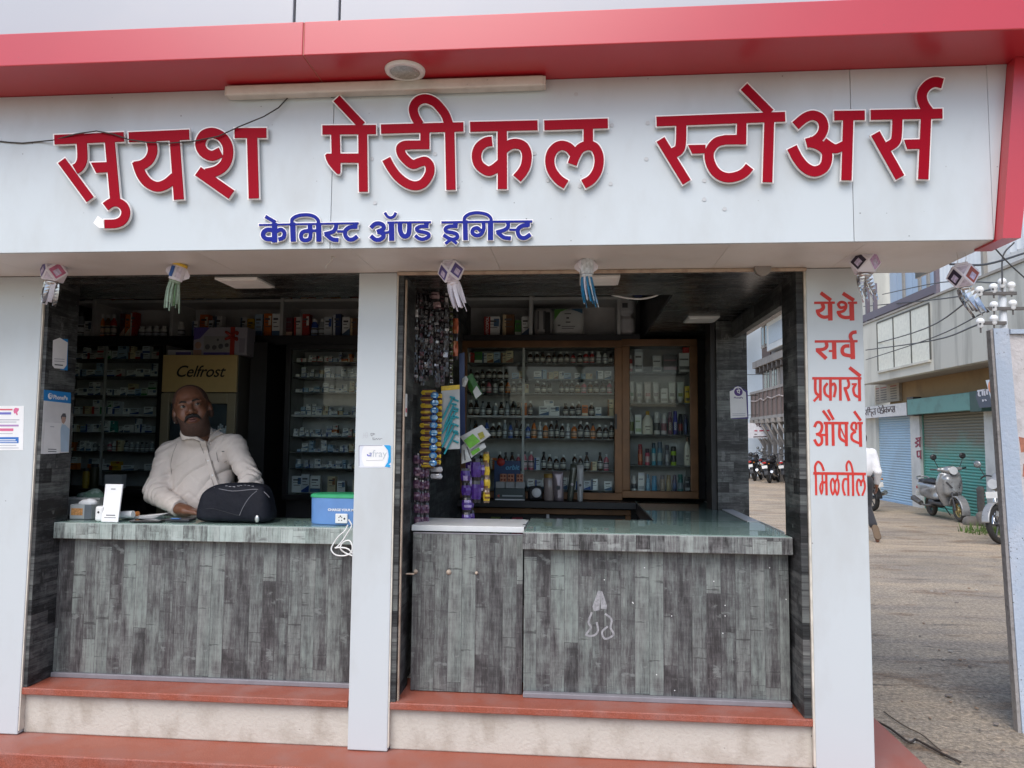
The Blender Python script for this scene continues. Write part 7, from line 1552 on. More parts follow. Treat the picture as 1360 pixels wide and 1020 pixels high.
def pshirt(P):
    d = ell(P, Q(0, 1.20, 0), (.195, .12, .27)); d = smin(d, cap(P, Q(-.15, 1.38), Q(.15, 1.38), .06), .05)
    d = smin(d, cap(P, Q(.18, 1.385), Q(.24, 1.08, -.05), .066, .056), .03); d = smin(d, cap(P, Q(.24, 1.08, -.05), Q(.258, .90, .05), .056, .042), .02); d = smin(d, cap(P, Q(-.18, 1.385), Q(-.24, 1.08, -.02), .066, .056), .03); d = smin(d, cap(P, Q(-.24, 1.08, -.02), Q(-.248, .90, -.085), .056, .042), .02)
    return smax(d+.004*fnoise(P, 26, 9), ROADZ+.86-P[:, 2], .01)
mesh_of('shirt', cloth_mat('shirt_white', (0.78, 0.78, 0.80)), pshirt, (ppx-.42, PY-.3, ROADZ+.82), (ppx+.42, PY+.3, ROADZ+1.50), .011, ped)
def ptr(P):
    d = ell(P, Q(0, .92), (.165, .12, .15))
    for hp, kn, an in ((Q(.085, .90), Q(.075, .50, .02), Q(.062, .26, -.25)), (Q(-.085, .90), Q(-.09, .50, .22), Q(-.09, .11, .26))): d = smin(d, cap(P, hp, kn, .090, .072), .03); d = smin(d, cap(P, kn, an, .072, .060), .02)
    return smax(d+.004*fnoise(P, 24, 2), P[:, 2]-ROADZ-1.0, .01)
mesh_of('trousers', TROU, ptr, (ppx-.32, PY-.42, ROADZ), (ppx+.32, PY+.45, ROADZ+1.06), .011, ped)
mesh_of('hair', HAIRM, lambda P: smax(ell(P, Q(0, 1.615, -.012), (.088, .104, .115)), -(P[:, 2]-ROADZ-1.555+.35*(P[:, 1]-PY)*0-.0+.25*np.clip(P[:, 1]-PY-.0, 0, 1)*-1), .01), (ppx-.12, PY-.15, ROADZ+1.48), (ppx+.12, PY+.15, ROADZ+1.76), .009, ped)
SOLE = plain('sandal_sole', (0.13, 0.085, 0.05), .7)
def sandal(an, tw, off):
    a = np.array(an)+np.array(off)*.038; b_ = a+np.array(tw)*.72; a = a-np.array(tw)*.02; n = np.array(off, float)
    return lambda P: smax(cap(P, a, b_, .050, .056), np.abs((P-a)@n)-.014, .006)
mesh_of('sandal', SOLE, sandal(Q(.062, .20, -.30), (0.010, -.08, -.17), (0, -.9, .42)), (ppx-.05, PY-.75, ROADZ-.1), (ppx+.32, PY-.2, ROADZ+.35), .009, ped)
mesh_of('sandal', SOLE, sandal(Q(-.09, .085, .26), (0, .17, -.055), (0, -.3, -.95)), (ppx-.25, PY+.1, ROADZ-.06), (ppx+.08, PY+.62, ROADZ+.2), .009, ped)
# ================================================================== two wheelers
RUB = plain('tyre_rubber', (0.022, 0.021, 0.020), .8, bmp=.2); DUST = stained('tyre_dusty', (0.045, 0.040, 0.035), (0.20, 0.16, 0.12), .85, .9, 14)
SILV = plain('silver_paint', (0.31, 0.315, 0.32), .3, .45, var=.15, coat=.4); SEATM = plain('seat_vinyl', (0.028, 0.028, 0.032), .5, bmp=.15); DKGR = plain('dark_grey_plastic', (0.045, 0.045, 0.05), .5); GOLD = plain('gold_rim', (0.42, 0.33, 0.14), .4, .5); CHR = plain('chrome', (0.60, 0.60, 0.60), .2, .95); LENS = glass('lamp_lens', (.9, .9, .88), 1.6)
REDL = plain('red_lens', (0.40, 0.01, 0.01), .15); AMB = plain('amber_lens', (0.60, 0.22, 0.02), .2); PLATE = plain('number_plate', (0.72, 0.72, 0.70), .45)
def wheel(par, x, r_, w_, tm, rm, y=0, spokes=5):
    t = bpy.data.objects.new('wheel', None); COL.objects.link(t); t.parent = par; t.location = (x, y, r_)
    m = MB(); m.torus((0, 0, 0), r_-w_*.5, w_*.5, 'Y', 32, 10, 1.0); a = m.build('tyre', tm, t); a.location = (0, 0, 0)
    m = MB(); m.torus((0, 0, 0), r_-w_*.98, .012, 'Y', 28, 8, 2.2)
    for k in range(spokes):
        an = 2*math.pi*k/spokes; m.tube([(0.02*math.cos(an), 0, .02*math.sin(an)), ((r_-w_)*math.cos(an), 0, (r_-w_)*math.sin(an))], [.016, .011], 6)
    m.lathe([(.035, -.035), (.045, -.02), (.045, .02), (.035, .035)], n=16, axis='Y'); a = m.build('rim', rm, t); a.location = (0, 0, 0); return t
def sub(par, name, mat, f, lo, hi, h): m = MB(); V, Fc = iso(f, lo, hi, h); m.add(V, Fc.tolist(), True); o = m.build(name, mat, None, origin=(0, 0, 0), fixn=False); o.parent = par; o.location = (0, 0, 0); return o
def loc_part(par, name, mat, m): o = m.build(name, mat, None, origin=(0, 0, 0)); o.parent = par; o.location = (0, 0, 0); return o
def plane_prof(P, top, bot): return P
def scooter(label):
    t = thing('parked_scooter', (0, 0, 0), label, 'scooter')
    A = lambda *v: np.array(v, float)
    wheel(t, 0, .225, .10, DUST, DKGR, 0, 6); fw = wheel(t, 1.24, .225, .095, DUST, GOLD, 0, 6)
    def rear(P):
        d = smin(cap(P, A(-.22, 0, .63), A(.30, 0, .60), .15, .13), cap(P, A(-.10, 0, .50), A(.36, 0, .42), .16, .10), .08); d = smin(d, cap(P, A(-.36, 0, .62), A(-.2, 0, .60), .05, .11), .08)
        d = smax(d, P[:, 2]-.70-.06*P[:, 0]*-1, .02); return smax(smax(d, .36+np.clip(-.25*(P[:, 0]-.1), 0, .09)-P[:, 2], .03), -ell(P, (0, 0, .20), (.31, .075, .31)), .02)
    sub(t, 'rear_body', SILV, rear, (-.50, -.24, .28), (.52, .24, .80), .016)
    sub(t, 'seat', SEATM, lambda P: smax(smin(cap(P, A(-.25, 0, .735), A(.05, 0, .735), .105, .11), cap(P, A(.05, 0, .715), A(.36, 0, .700), .115, .075), .06)*1.0, np.abs(P[:, 2]-.735-.02*np.sin(P[:, 0]*6))-.055, .04), (-.42, -.18, .62), (.50, .18, .86), .014)
    m = MB(); m.tube([tuple(q) for q in smooth_path([A(-.20, .12, .74), A(-.34, .11, .80), A(-.42, 0, .815), A(-.34, -.11, .80), A(-.20, -.12, .74)])], .016, 8); loc_part(t, 'grab_rail', SILV, m)
    m = MB(); m.box(.34, .86, -.15, .15, .285, .325, .02); m.box(.36, .84, -.16, -.145, .30, .345, .01); m.box(.36, .84, .145, .16, .30, .345, .01); loc_part(t, 'floorboard', DKGR, m)
    def apron(P):
        u = (P[:, 2]-.30)/.62; xc = .90+.10*u; w_ = .13+.115*np.sin(np.clip(u, 0, 1)*math.pi*.82)
        d = np.maximum(np.abs(P[:, 0]-xc-.45*P[:, 1]**2*-2.2)-.045, np.abs(P[:, 1])-w_); d = smin(d, rbox(P, (1.03, 0, .70), (.115, .165, .20), .085), .06); d = smin(d, cap(P, A(1.08, 0, .60), A(1.02, 0, .95), .07, .06), .06); return smax(smax(d, .28-P[:, 2], .03), P[:, 2]-.97, .05)
    sub(t, 'front_apron', SILV, apron, (.70, -.30, .25), (1.30, .30, 1.0), .014)
    for s_ in (-1, 1): m = MB(); m.tube([(1.19, s_*.06, .66), (1.13, s_*.14, .78)], [.012, .020], 6); loc_part(t, 'apron_trim', DKGR, m)
    sub(t, 'front_mudguard', SILV, lambda P: smax(np.abs(np.linalg.norm(P[:, [0, 2]]-A(1.24, .225), axis=1)-.268)-.016+np.abs(P[:, 1])*0, np.maximum(np.abs(P[:, 1])-.075, -(P[:, 2]-.235+.35*(P[:, 0]-1.24))), .008)+.0, (.92, -.10, .1), (1.58, .10, .53), .011)
    m = MB(); m.tube([(1.24, .07, .225), (1.12, .06, .62)], .022, 8); m.tube([(1.24, -.07, .225), (1.12, -.06, .62)], .022, 8); m.tube([(1.14, 0, .55), (1.03, 0, .98)], .028, 8); loc_part(t, 'fork', DKGR, m)
    sub(t, 'headset', SILV, lambda P: smin(ell(P, (1.04, 0, 1.0), (.10, .12, .085)), cap(P, A(1.0, -.20, 1.02), A(1.0, .20, 1.02), .040), .06), (.86, -.28, .88), (1.18, .28, 1.12), .012)
    m = MB(); m.lathe([(.02, .0), (.075, -.008), (.08, -.03)], n=20, axis='X'); m.xf(Matrix.Translation((1.14, 0, .995)) @ Matrix.Rotation(math.pi, 4, 'Z') @ Matrix.Rotation(.2, 4, 'Y')); loc_part(t, 'headlight', plain('headlamp', (0.50, 0.52, 0.54), .1), m)
    for s_ in (-1, 1):
        m = MB(); m.tube([(1.0, s_*.21, 1.02), (.93, s_*.34, 1.03)], .019, 8); loc_part(t, 'grip', BLACKP, m)
        m = MB(); m.tube([(.99, s_*.20, 1.05), (1.0, s_*.25, 1.17), (.99, s_*.27, 1.24)], .007, 6); m.lathe([(.02, -.01), (.058, -.006), (.060, .010), (.04, .016)], (0, 0, 0), 18, 'X', sx=1, sy=.8); n0 = len(m.v)-4*18-2*18
        mm = MB(); mm.lathe([(.02, -.012), (.058, -.008), (.060, .010), (.03, .018)], (.99, s_*.275, 1.275), 18, 'X', sy=1.0); m2 = MB(); m2.tube([(.99, s_*.20, 1.05), (1.0, s_*.25, 1.17), (.99, s_*.27, 1.24)], .007, 6); mm.v += []; loc_part(t, 'mirror', BLACKP, mm); loc_part(t, 'mirror_stem', BLACKP, m2)
    m = MB(); m.tube([tuple(q) for q in smooth_path([A(.30, -.13, .26), A(.05, -.16, .24), A(-.1, -.17, .27)])], .022, 8); m.tube([(-.08, -.17, .27), (-.40, -.19, .36)], [.052, .062], 14); loc_part(t, 'exhaust', plain('exhaust', (0.16, 0.15, 0.14), .45, .6, var=.3), m)
    sub(t, 'engine', DKGR, lambda P: smin(rbox(P, (.14, .07, .27), (.22, .06, .08), .04), rbox(P, (.24, 0, .30), (.10, .13, .07), .04), .03), (-.15, -.17, .14), (.42, .17, .42), .016)
    m = MB(); m.box(-.47, -.445, -.085, .085, .55, .61, .01); loc_part(t, 'tail_light', REDL, m); m = MB(); m.box(-.47, -.462, -.10, .10, .40, .50, .003); loc_part(t, 'number_plate', PLATE, m)
    m = MB(); m.tube([(.22, .12, .28), (.28, .24, .02)], .012, 6); loc_part(t, 'side_stand', DKGR, m)
    return t
def motorcycle(label, paint, plate_front=False, beak=None):
    t = thing('parked_motorcycle', (0, 0, 0), label, 'motorcycle', None); A = lambda *v: np.array(v, float)
    wheel(t, 0, .30, .10, RUB, DKGR, 0, 6); wheel(t, 1.28, .30, .085, RUB, DKGR, 0, 6)
    sub(t, 'fuel_tank', paint, lambda P: smin(ell(P, (.80, 0, .80), (.26, .14, .13)), cap(P, A(.55, 0, .76), A(.95, 0, .82), .09, .10), .06), (.38, -.2, .62), (1.15, .2, .98), .016)
    sub(t, 'seat', SEATM, lambda P: smax(cap(P, A(-.18, 0, .83), A(.50, 0, .76), .10, .12), np.abs(P[:, 2]-.80+.05*P[:, 0])-.05, .04), (-.34, -.17, .66), (.68, .17, .94), .016)
    sub(t, 'tail', paint, lambda P: smin(cap(P, A(-.32, 0, .80), A(.42, 0, .64), .055, .11), cap(P, A(-.1, 0, .70), A(.3, 0, .60), .08, .09), .04), (-.45, -.2, .48), (.58, .2, .88), .016)
    sub(t, 'engine', plain('engine_metal', (0.10, 0.10, 0.105), .45, .5, var=.3), lambda P: smin(rbox(P, (.62, 0, .38), (.20, .15, .12), .05), cap(P, A(.70, 0, .42), A(.82, 0, .64), .09, .075), .04), (.35, -.22, .2), (.98, .22, .78), .018)
    m = MB(); m.tube([(.45, 0, .62), (1.02, 0, .86)], .03, 8); m.tube([(1.02, 0, .84), (.92, 0, .38), (.55, 0, .28)], .022, 8); m.tube([(0, .10, .30), (.45, .09, .36)], .025, 8); m.tube([(0, -.10, .30), (.45, -.09, .36)], .025, 8); loc_part(t, 'frame', DKGR, m)
    m = MB()
    for s_ in (-1, 1): m.tube([(1.28, s_*.075, .30), (1.03, s_*.075, .95)], [.028, .022], 8)
    loc_part(t, 'fork', CHR, m)
    sub(t, 'front_mudguard', paint, lambda P: smax(np.abs(np.linalg.norm(P[:, [0, 2]]-A(1.28, .30), axis=1)-.335)-.012, np.maximum(np.abs(P[:, 1])-.06, -(P[:, 2]-.40+.2*(P[:, 0]-1.28))), .006), (.9, -.09, .25), (1.66, .09, .68), .013)
    sub(t, 'rear_mudguard', BLACKP, lambda P: smax(np.abs(np.linalg.norm(P[:, [0, 2]]-A(0, .30), axis=1)-.345)-.012, np.maximum(np.abs(P[:, 1])-.07, np.maximum(-(P[:, 2]-.30), P[:, 0]-.1)), .006), (-.40, -.10, .25), (.25, .10, .70), .013)
    sub(t, 'headlight_cowl', paint, lambda P: smin(ell(P, (1.14, 0, .92), (.10, .12, .12)), ell(P, (1.08, 0, 1.02), (.06, .10, .08)), .05), (1.0, -.16, .76), (1.28, .16, 1.14), .014)
    m = MB(); m.lathe([(.02, 0), (.075, -.01), (.08, -.03)], n=18, axis='X'); m.xf(Matrix.Translation((1.245, 0, .92)) @ Matrix.Rotation(math.pi, 4, 'Z')); loc_part(t, 'headlight', MATS['headlamp'], m)
    m = MB(); m.tube([tuple(q) for q in smooth_path([A(.90, -.38, 1.02), A(.97, -.25, 1.06), A(1.03, 0, 1.02), A(.97, .25, 1.06), A(.90, .38, 1.02)])], .013, 8); loc_part(t, 'handlebar', BLACKP, m)
    for s_ in (-1, 1):
        m = MB(); m.tube([(.96, s_*.28, 1.06), (.98, s_*.34, 1.22)], .007, 6); loc_part(t, 'mirror_stem', BLACKP, m); m = MB(); m.lathe([(.02, -.012), (.056, -.008), (.060, .010), (.03, .018)], (.97, s_*.36, 1.25), 16, 'X'); loc_part(t, 'mirror', plain('mirror_back', (0.25, 0.26, 0.27), .2, .5), m)
        m = MB(); m.lathe([(.004, -.02), (.024, 0), (.004, .03)], (-.30, s_*.15, .72), 10, 'X'); loc_part(t, 'indicator', AMB, m)
    m = MB(); m.box(-.385, -.34, -.07, .07, .74, .80, .012); loc_part(t, 'tail_light', REDL, m)
    m = MB(); m.box(-.40, -.392, -.10, .10, .56, .67, .003); loc_part(t, 'number_plate', PLATE, m)
    m = MB(); m.tube([tuple(q) for q in smooth_path([A(.85, -.10, .45), A(.88, -.14, .25), A(.60, -.17, .22), A(.25, -.18, .26)])], .024, 8); m.tube([(.25, -.18, .26), (-.28, -.20, .42)], [.042, .052], 12); loc_part(t, 'exhaust', CHR, m)
    if plate_front: m = MB(); m.box(1.30, 1.31, -.11, .11, .70, .80, .003); loc_part(t, 'number_plate', PLATE, m)
    return t
def place(o, p, heading, lean=0.0, z=ROADZ):
    """p: the ground point under the middle of the wheelbase"""
    h = rad(heading); o.rotation_euler = (lean, 0, h); o.location = (p[0]-.62*math.cos(h), p[1]-.62*math.sin(h), z); return o
scoot = place(scooter('dusty silver scooter parked in front of the green shutter'), (7.55, 12.5), -92, rad(4), ROADZ+.01)
bike = motorcycle('black motorcycle parked in the lane, tail lamp and white plate turned this way', plain('paint_black', (0.02, 0.02, 0.022), .25, coat=.4))
spots = [(7.55, 25.6, 62, 'dark motorcycle nearest in the parked row, tail with white plate showing'), (8.35, 25.9, 55, 'second motorcycle of the parked row, by the timber posts'), (7.3, 27.0, 66, 'dark motorcycle at the lane side of the row behind the nearest one'), (8.3, 27.6, 58, 'motorcycle in the middle of the parked row'), (7.5, 28.9, 64, 'motorcycle far along the parked row on the lane side'), (8.4, 29.4, 60, 'motorcycle far along the parked row by the posts'), (7.7, 30.8, 62, 'last motorcycle of the parked row under the banner')]
place(bike, spots[0][:2], spots[0][2], rad(-8)); bike['label'] = spots[0][3]; bike['group'] = 'motorcycles parked under the timber house'
PB = [plain('paint_silver', (0.35, 0.36, 0.38), .25, .4, coat=.4), plain('paint_darkblue', (0.02, 0.03, 0.08), .25, coat=.4), plain('paint_maroon', (0.10, 0.015, 0.02), .25, coat=.4)]
for k, (x, y, hd, lb) in enumerate(spots[1:]):
    o = copy_tree(bike); place(o, (x, y), hd, rad(-8-2*(k % 3))); o['label'] = lb
    if k % 2 == 0:
        for ch in o.children:
            if ch.name.split('.')[0] in ('fuel_tank', 'tail', 'headlight_cowl', 'front_mudguard'):
                ch.data = ch.data.copy(); ch.data.materials[0] = PB[k//2 % 3]
o = copy_tree(bike); g = at(1170, 678, Z=ROADZ); place(o, (g[0]-.35, g[1]+.45), 100, rad(-7)); o['label'] = 'black motorcycle standing beyond the passer-by before the blue shutter'; del o['group']
b2 = motorcycle('pale fronted motorcycle with white plate, half hidden by the whitewashed wall', plain('paint_grey', (0.30, 0.30, 0.30), .3, .3, coat=.3), True)
place(b2, (7.12, 9.1), 213, rad(6))

# ================================================================== building across the lane
XS, XB = 8.25, 7.5
BW = stained('street_plaster', (0.60, 0.59, 0.53), (0.16, 0.155, 0.14), .85, .7, 1.4, .2, .0, bmp=.15); BW2 = stained('grimy_plaster', (0.50, 0.50, 0.46), (0.055, 0.055, 0.05), .9, 1.0, 2.4, .10, .0, bmp=.25)
TANW = stained('ochre_wall', (0.30, 0.20, 0.10), (0.12, 0.08, 0.05), .85, .6, 1.5); CONC = stained('concrete', (0.34, 0.32, 0.29), (0.15, 0.14, 0.13), .9, .6, 2.0)
bl_ = thing('street_building', (XS, 14, ROADZ), 'cream two storey shop building with roller shutters and stained parapet across the lane', 'building')
yA, yB = at(1345, 500, X=XB)[1]-3.0, at(1150, 470, X=XB)[1]+.6
pb0 = at(1149.7, 509.9, X=XB)[2]; pt0 = at(1150, 431, X=XB)[2]
ysplit = at(1238, 430, X=XB)[1]
box('parapet', BW, XB, XB+.18, ysplit, yB, pb0, pt0, bl_, .01); box('parapet', BW2, XB, XB+.18, yA, ysplit-.002, pb0, pt0, bl_, .01)
box('slab', CONC, XB+.181, XS+.35, yA, yB, pb0+.02, pb0+.16, bl_)
box('coping', CONC, XB-.03, XB+.21, yA, yB, pt0+.001, pt0+.05, bl_)
box('shop_wall', TANW, XS+.06, XS+.34, yA, yB, 2.05, pb0+.018, bl_); box('shop_wall', BW, XS+.35, XS+.5, yA, yB, ROADZ-.05, 2.049, bl_)
def yx(px, py=600, X=XS): return at(px, py, X=X)[1]
# piers between the shutters
PIER = stained('pier_paint', (0.60, 0.60, 0.58), (0.25, 0.24, 0.23), .8, .7, 2.5)
for a, b in ((1212, 1224.5), (1311, 1325), (1157, 1163)): box('pier', PIER, XS-.04, XS+.30, yx(b), yx(a), ROADZ-.05, 2.3, bl_)
def shutter(a, b, ztop, mats, label, split=None):
    y0, y1 = yx(b), yx(a); t = thing('roller_shutter', (XS+.05, (y0+y1)/2, ROADZ), label, 'shutter'); n = int((ztop-ROADZ)/.065); m = MB(); prof = []
    for k in range(n*4+1): z = ROADZ+.01+(ztop-ROADZ)*k/(n*4); prof.append((XS+.05-.020*abs(math.sin(math.pi*k/4))**.7, z))
    for k in range(len(prof)-1):
        (xa, za), (xb, zb) = prof[k], prof[k+1]; m.add([(xa, y0, za), (xa, y1, za), (xb, y1, zb), (xb, y0, zb), (xa+.004, y0, za), (xa+.004, y1, za), (xb+.004, y1, zb), (xb+.004, y0, zb)], [(0, 1, 2, 3), (7, 6, 5, 4)])
    m.build('curtain', mats[0], t, fixn=False); box('guide_rail', mats[1], XS+.015, XS+.07, y0-.04, y0-.001, ROADZ, ztop, t); box('guide_rail', mats[1], XS+.015, XS+.07, y1+.001, y1+.04, ROADZ, ztop, t); box('bottom_bar', mats[1], XS+.01, XS+.055, y0, y1, ROADZ, ROADZ+.05, t)
    return t
BLS = stained('blue_shutter_paint', (0.36, 0.50, 0.62), (0.30, 0.32, 0.33), .5, .6, 1.2)
def green_shutter_mat():
    m, nt, b = base_mat('green_shutter_paint'); v = coords(nt, (1, .5, 1)); tc = nn(nt, 'ShaderNodeTexCoord'); sp = nn(nt, 'ShaderNodeSeparateXYZ'); nt.links.new(tc.outputs['Object'], sp.inputs[0])
    a = nn(nt, 'ShaderNodeMath', operation='MULTIPLY_ADD'); a.inputs[1].default_value = 1.0; nt.links.new(sp.outputs['Z'], a.inputs[0]); nt.links.new(noise(nt, v, 2.0, 6), a.inputs[2])
    c = ramp(nt, a.outputs[0], [(.45, (0.10, 0.33, 0.28)), (.80, (0.16, 0.29, 0.24)), (1.0, (0.20, 0.19, 0.15))]); c = mix(nt, ramp(nt, noise(nt, v, 9, 6), [(.55, 0), (.7, .4)]), c, (0.22, 0.20, 0.16))
    nt.links.new(c, b.inputs['Base Color']); b.inputs['Roughness'].default_value = .55; return m
GRS = green_shutter_mat(); GRF = stained('green_frame', (0.10, 0.28, 0.22), (0.16, 0.14, 0.11), .6, .7, 4)
shutter(1164, 1211, at(1190, 543, X=XS)[2], (BLS, stained('blue_frame', (0.28, 0.42, 0.60), (0.2, 0.2, 0.2), .6, .4, 3)), 'pale blue closed roller shutter beyond the passer-by')
shutter(1226, 1309, at(1265, 544, X=XS)[2], (GRS, GRF), 'green closed roller shutter rusted brown in its upper part')
# sign boards of the shops
y0, y1 = at(1204.5, 565, X=XS-.25)[1], at(1150, 572, X=XS-.25)[1]+.5; z1, z0 = at(1180, 561.5, X=XS-.25)[2]+.0, at(1180, 583.5, X=XS-.25)[2]
z1 = at(1204, 534.5, X=XS-.25)[2]; z0 = at(1204, 551.5, X=XS-.25)[2]
s1 = thing('shop_sign', (XS-.25, (y0+y1)/2, z0), 'white shop sign with dark lettering over the blue shutter', 'sign')
box('board', plain('sign_white', (0.68, 0.66, 0.67), .4), XS-.25, XS-.18, y0, y1, z0, z1, s1)
SGI = plain('sign_ink', (0.06, 0.025, 0.03), .5)
def stroke_sign(spec, zx, zy, s, X, mat, par, name='letter'):
    V, Fc = glyph_union(spec); m = MB(); f = lambda u, v, off: (lambda p: (X-off, p[1], p[2]))(at(zx+u/s, zy+v/s, X=X)); solid(m, V, Fc, lambda u, v: f(u, v, .006), lambda u, v: f(u, v, .0005)); return m.build(name, mat, par)
# (traced at 13.6 px per photo pixel from 1140, 500)
for spec in ([(9, [(100,612),(205,597)]), (12, [(140,605),(148,650),(125,680)]), (12, [(108,640),(150,700)])], [(9, [(150,604),(320,580)]), (12, [(172,600),(178,700)]), (10, [(170,600),(175,560),(200,560),(205,595)]), (12, [(215,595),(200,640),(240,640),(235,690),(250,725)])], [(12, [(300,585),(308,690)]), (12, [(300,640),(265,640),(262,670),(285,690)]), (9, [(250,590),(322,578)])],
             [(9, [(345,578),(410,568)]), (12, [(390,570),(400,675)]), (12, [(352,580),(358,650),(395,640)]), (10, [(360,535),(395,570)])], [(9, [(400,570),(470,560)]), (12, [(430,568),(410,610),(445,620),(440,665),(405,660)]), (12, [(458,560),(466,668)]), (9, [(430,560),(440,520),(458,560)])], [(9, [(465,560),(560,548)]), (12, [(510,555),(518,660)]), (12, [(512,590),(480,600),(485,640),(515,630)]), (12, [(515,600),(545,590),(545,640)])],
             [(9, [(555,548),(615,540)]), (12, [(600,542),(570,590),(560,640)]), (12, [(575,590),(605,600),(610,645)])], [(9, [(610,542),(665,534)]), (12, [(650,536),(660,645)]), (12, [(625,540),(630,600),(612,610),(640,650)]), (10, [(630,600),(655,600)])]):
    stroke_sign(spec, 1140, 500, 13.6, XS-.2505, SGI, s1)
box('end_box', plain('sign_dark', (0.05, 0.035, 0.035), .5), XS-.24, XS-.05, y0-.34, y0-.002, z0-.02, z1+.12, s1)
gy0, gy1 = at(1288, 535, X=XS-.35)[1], at(1205, 548, X=XS-.35)[1]; gz1, gz0 = at(1286, 521, X=XS-.35)[2], at(1286, 545, X=XS-.35)[2]
gs = thing('shop_sign', (XS-.3, (gy0+gy1)/2, gz0), 'blank weathered teal sign board over the green shutter', 'sign'); box('board', stained('teal_board', (0.11, 0.27, 0.25), (0.05, 0.075, 0.07), .5, .9, 2.2), XS-.35, XS-.22, gy0, gy1, gz0, gz1, gs, .01); box('end_board', plain('teal_dark', (0.025, 0.07, 0.065), .5), XS-.35, XS-.1, gy0-.42, gy0-.003, gz0-.03, gz1+.01, gs)
ny0, ny1 = at(1322, 535, X=XS-.6)[1], at(1296, 535, X=XS-.6)[1]; nz1, nz0 = at(1308, 518, X=XS-.6)[2], at(1308, 541, X=XS-.6)[2]
ns = thing('shop_sign', (XS-.6, (ny0+ny1)/2, nz0), 'small navy sign board with white marks beside the teal board', 'sign'); m = MB(); m.prism([(ny1, (nz0+nz1)/2+.06), (ny1-.05, nz1), (ny0, nz1), (ny0, nz0), (ny1-.12, nz0)], XS-.6, XS-.55, 'YZ'); m.build('board', plain('navy_board', (0.035, 0.045, 0.085), .4), ns)
for spec in ([(14, [(978,490),(1050,480)]), (12, [(990,492),(990,525),(1005,530)]), (12, [(1020,488),(1022,528)])], [(12, [(1035,485),(1040,528)]), (12, [(1055,484),(1060,520)]), (14, [(1040,484),(1078,480)])], [(7, [(1020,560),(1025,575),(1035,560)]), (7, [(1045,558),(1050,573)])]): stroke_sign(spec, 1140, 440, 6.18, XS-.6005, plain('sign_pale', (0.55, 0.55, 0.6), .5), ns)
ob = thing('notice_board', (XS-.02, at(1180, 520, X=XS-.02)[1], 2.4), 'faded price board with rows of worn print under the balcony', 'notice board')
oy0, oy1 = at(1194, 520, X=XS-.02)[1], at(1158, 520, X=XS-.02)[1]; oz1, oz0 = at(1180, 509, X=XS-.02)[2], at(1180, 534, X=XS-.02)[2]; box('board', stained('faded_board', (0.36, 0.32, 0.26), (0.22, 0.19, 0.16), .8, .7, 6), XS-.02, XS+.055, oy0, oy1, oz0, oz1, ob)
for k in range(6):
    for c_, w_ in ((.12, .16), (.34, .22), (.70, .22)):
        y = oy1-(oy1-oy0)*c_; z = oz1-(oz1-oz0)*(.16+.13*k); box('print_line', plain('worn_red', (0.30, 0.10, 0.08), .8) if k == 0 else plain('worn_dark', (0.16, 0.14, 0.12), .8), XS-.0225, XS-.0202, y-(oy1-oy0)*w_, y, z-.03, z, ob)
# red letters down the pier between the shutters
pl_ = thing('painted_lettering', (XS-.04, yx(1218), 1.0), 'dark red letters painted down the pier between the two shutters', 'lettering')
for spec in ([(10, [(470,880),(515,872)]), (11, [(503,874),(506,950)]), (11, [(478,885),(492,900),(470,915),(492,930),(470,950)])], [(9, [(480,985),(518,980)]), (11, [(484,985),(488,1030),(512,1020)]), (11, [(508,980),(512,1048)])]): stroke_sign(spec, 1140, 440, 6.18, XS-.0405, plain('painted_maroon', (0.26, 0.04, 0.07), .7), pl_)
# frame of three blank panels on the parapet
fm = thing('panel_frame', (XB-.02, (yx(1166, 450, XB)+yx(1236, 440, XB))/2, 3.4), 'frame of three blank cream panels on the balcony parapet', 'panel')
fy = [yx(p, 450, XB) for p in (1166, 1187.5, 1211, 1236)]; fz1, fz0 = at(1166, 430, X=XB)[2], at(1168, 493, X=XB)[2]; LINE = plain('frame_line', (0.10, 0.10, 0.09), .7)
for k in range(3): box('blank_panel', plain('panel_cream', (0.72, 0.72, 0.64), .6), XB-.012, XB-.001, fy[k+1]+.02, fy[k]-.02, fz0, fz1, fm)
for y in fy: box('bar', LINE, XB-.025, XB-.001, y-.018, y+.018, fz0, fz1, fm)
box('bar', LINE, XB-.025, XB-.001, fy[3], fy[0], fz1+.0005, fz1+.035, fm); box('bottom_rail', BW, XB-.06, XB-.001, fy[3], fy[0], fz0-.05, fz0-.0005, fm)
# upper storey, set back: blue cladding, white corrugated sheet, rail
BLC = stained('blue_cladding', (0.36, 0.46, 0.60), (0.28, 0.33, 0.40), .35, .6, .8); XU = 8.6
uy0, uy1 = at(1246, 380, X=XU)[1], yB+.5
for k in range(6):
    ya, yb2 = uy0+(uy1-uy0)*k/6, uy0+(uy1-uy0)*(k+1)/6; box('clad_panel', BLC, XU, XU+.05, ya+.01, yb2-.01, pt0-.1, 9.0, bl_)
    if k in (1, 2, 4): box('clad_batten', CONC, XU-.04, XU-.001, ya-.06, ya+.05, pt0-.1, 9.0, bl_)
RAIL = plain('rail_purple', (0.14, 0.12, 0.15), .6); ry = at(1243, 378, X=XB+.1)[1]
box('rail', RAIL, XB+.06, XB+.16, ry, yB, pt0+.12, pt0+.30, bl_); box('rail_post', RAIL, XB+.06, XB+.14, ry-.09, ry-.002, pt0+.051, pt0+1.6, bl_)
for px in (1152, 1162): y = at(px, 410, X=XB+.1)[1]; box('rail_post', RAIL, XB+.065, XB+.15, y-.05, y+.05, pt0+.051, pt0+.119, bl_); box('rail_post', RAIL, XB+.065, XB+.15, y-.05, y+.05, pt0+.301, pt0+1.0, bl_)
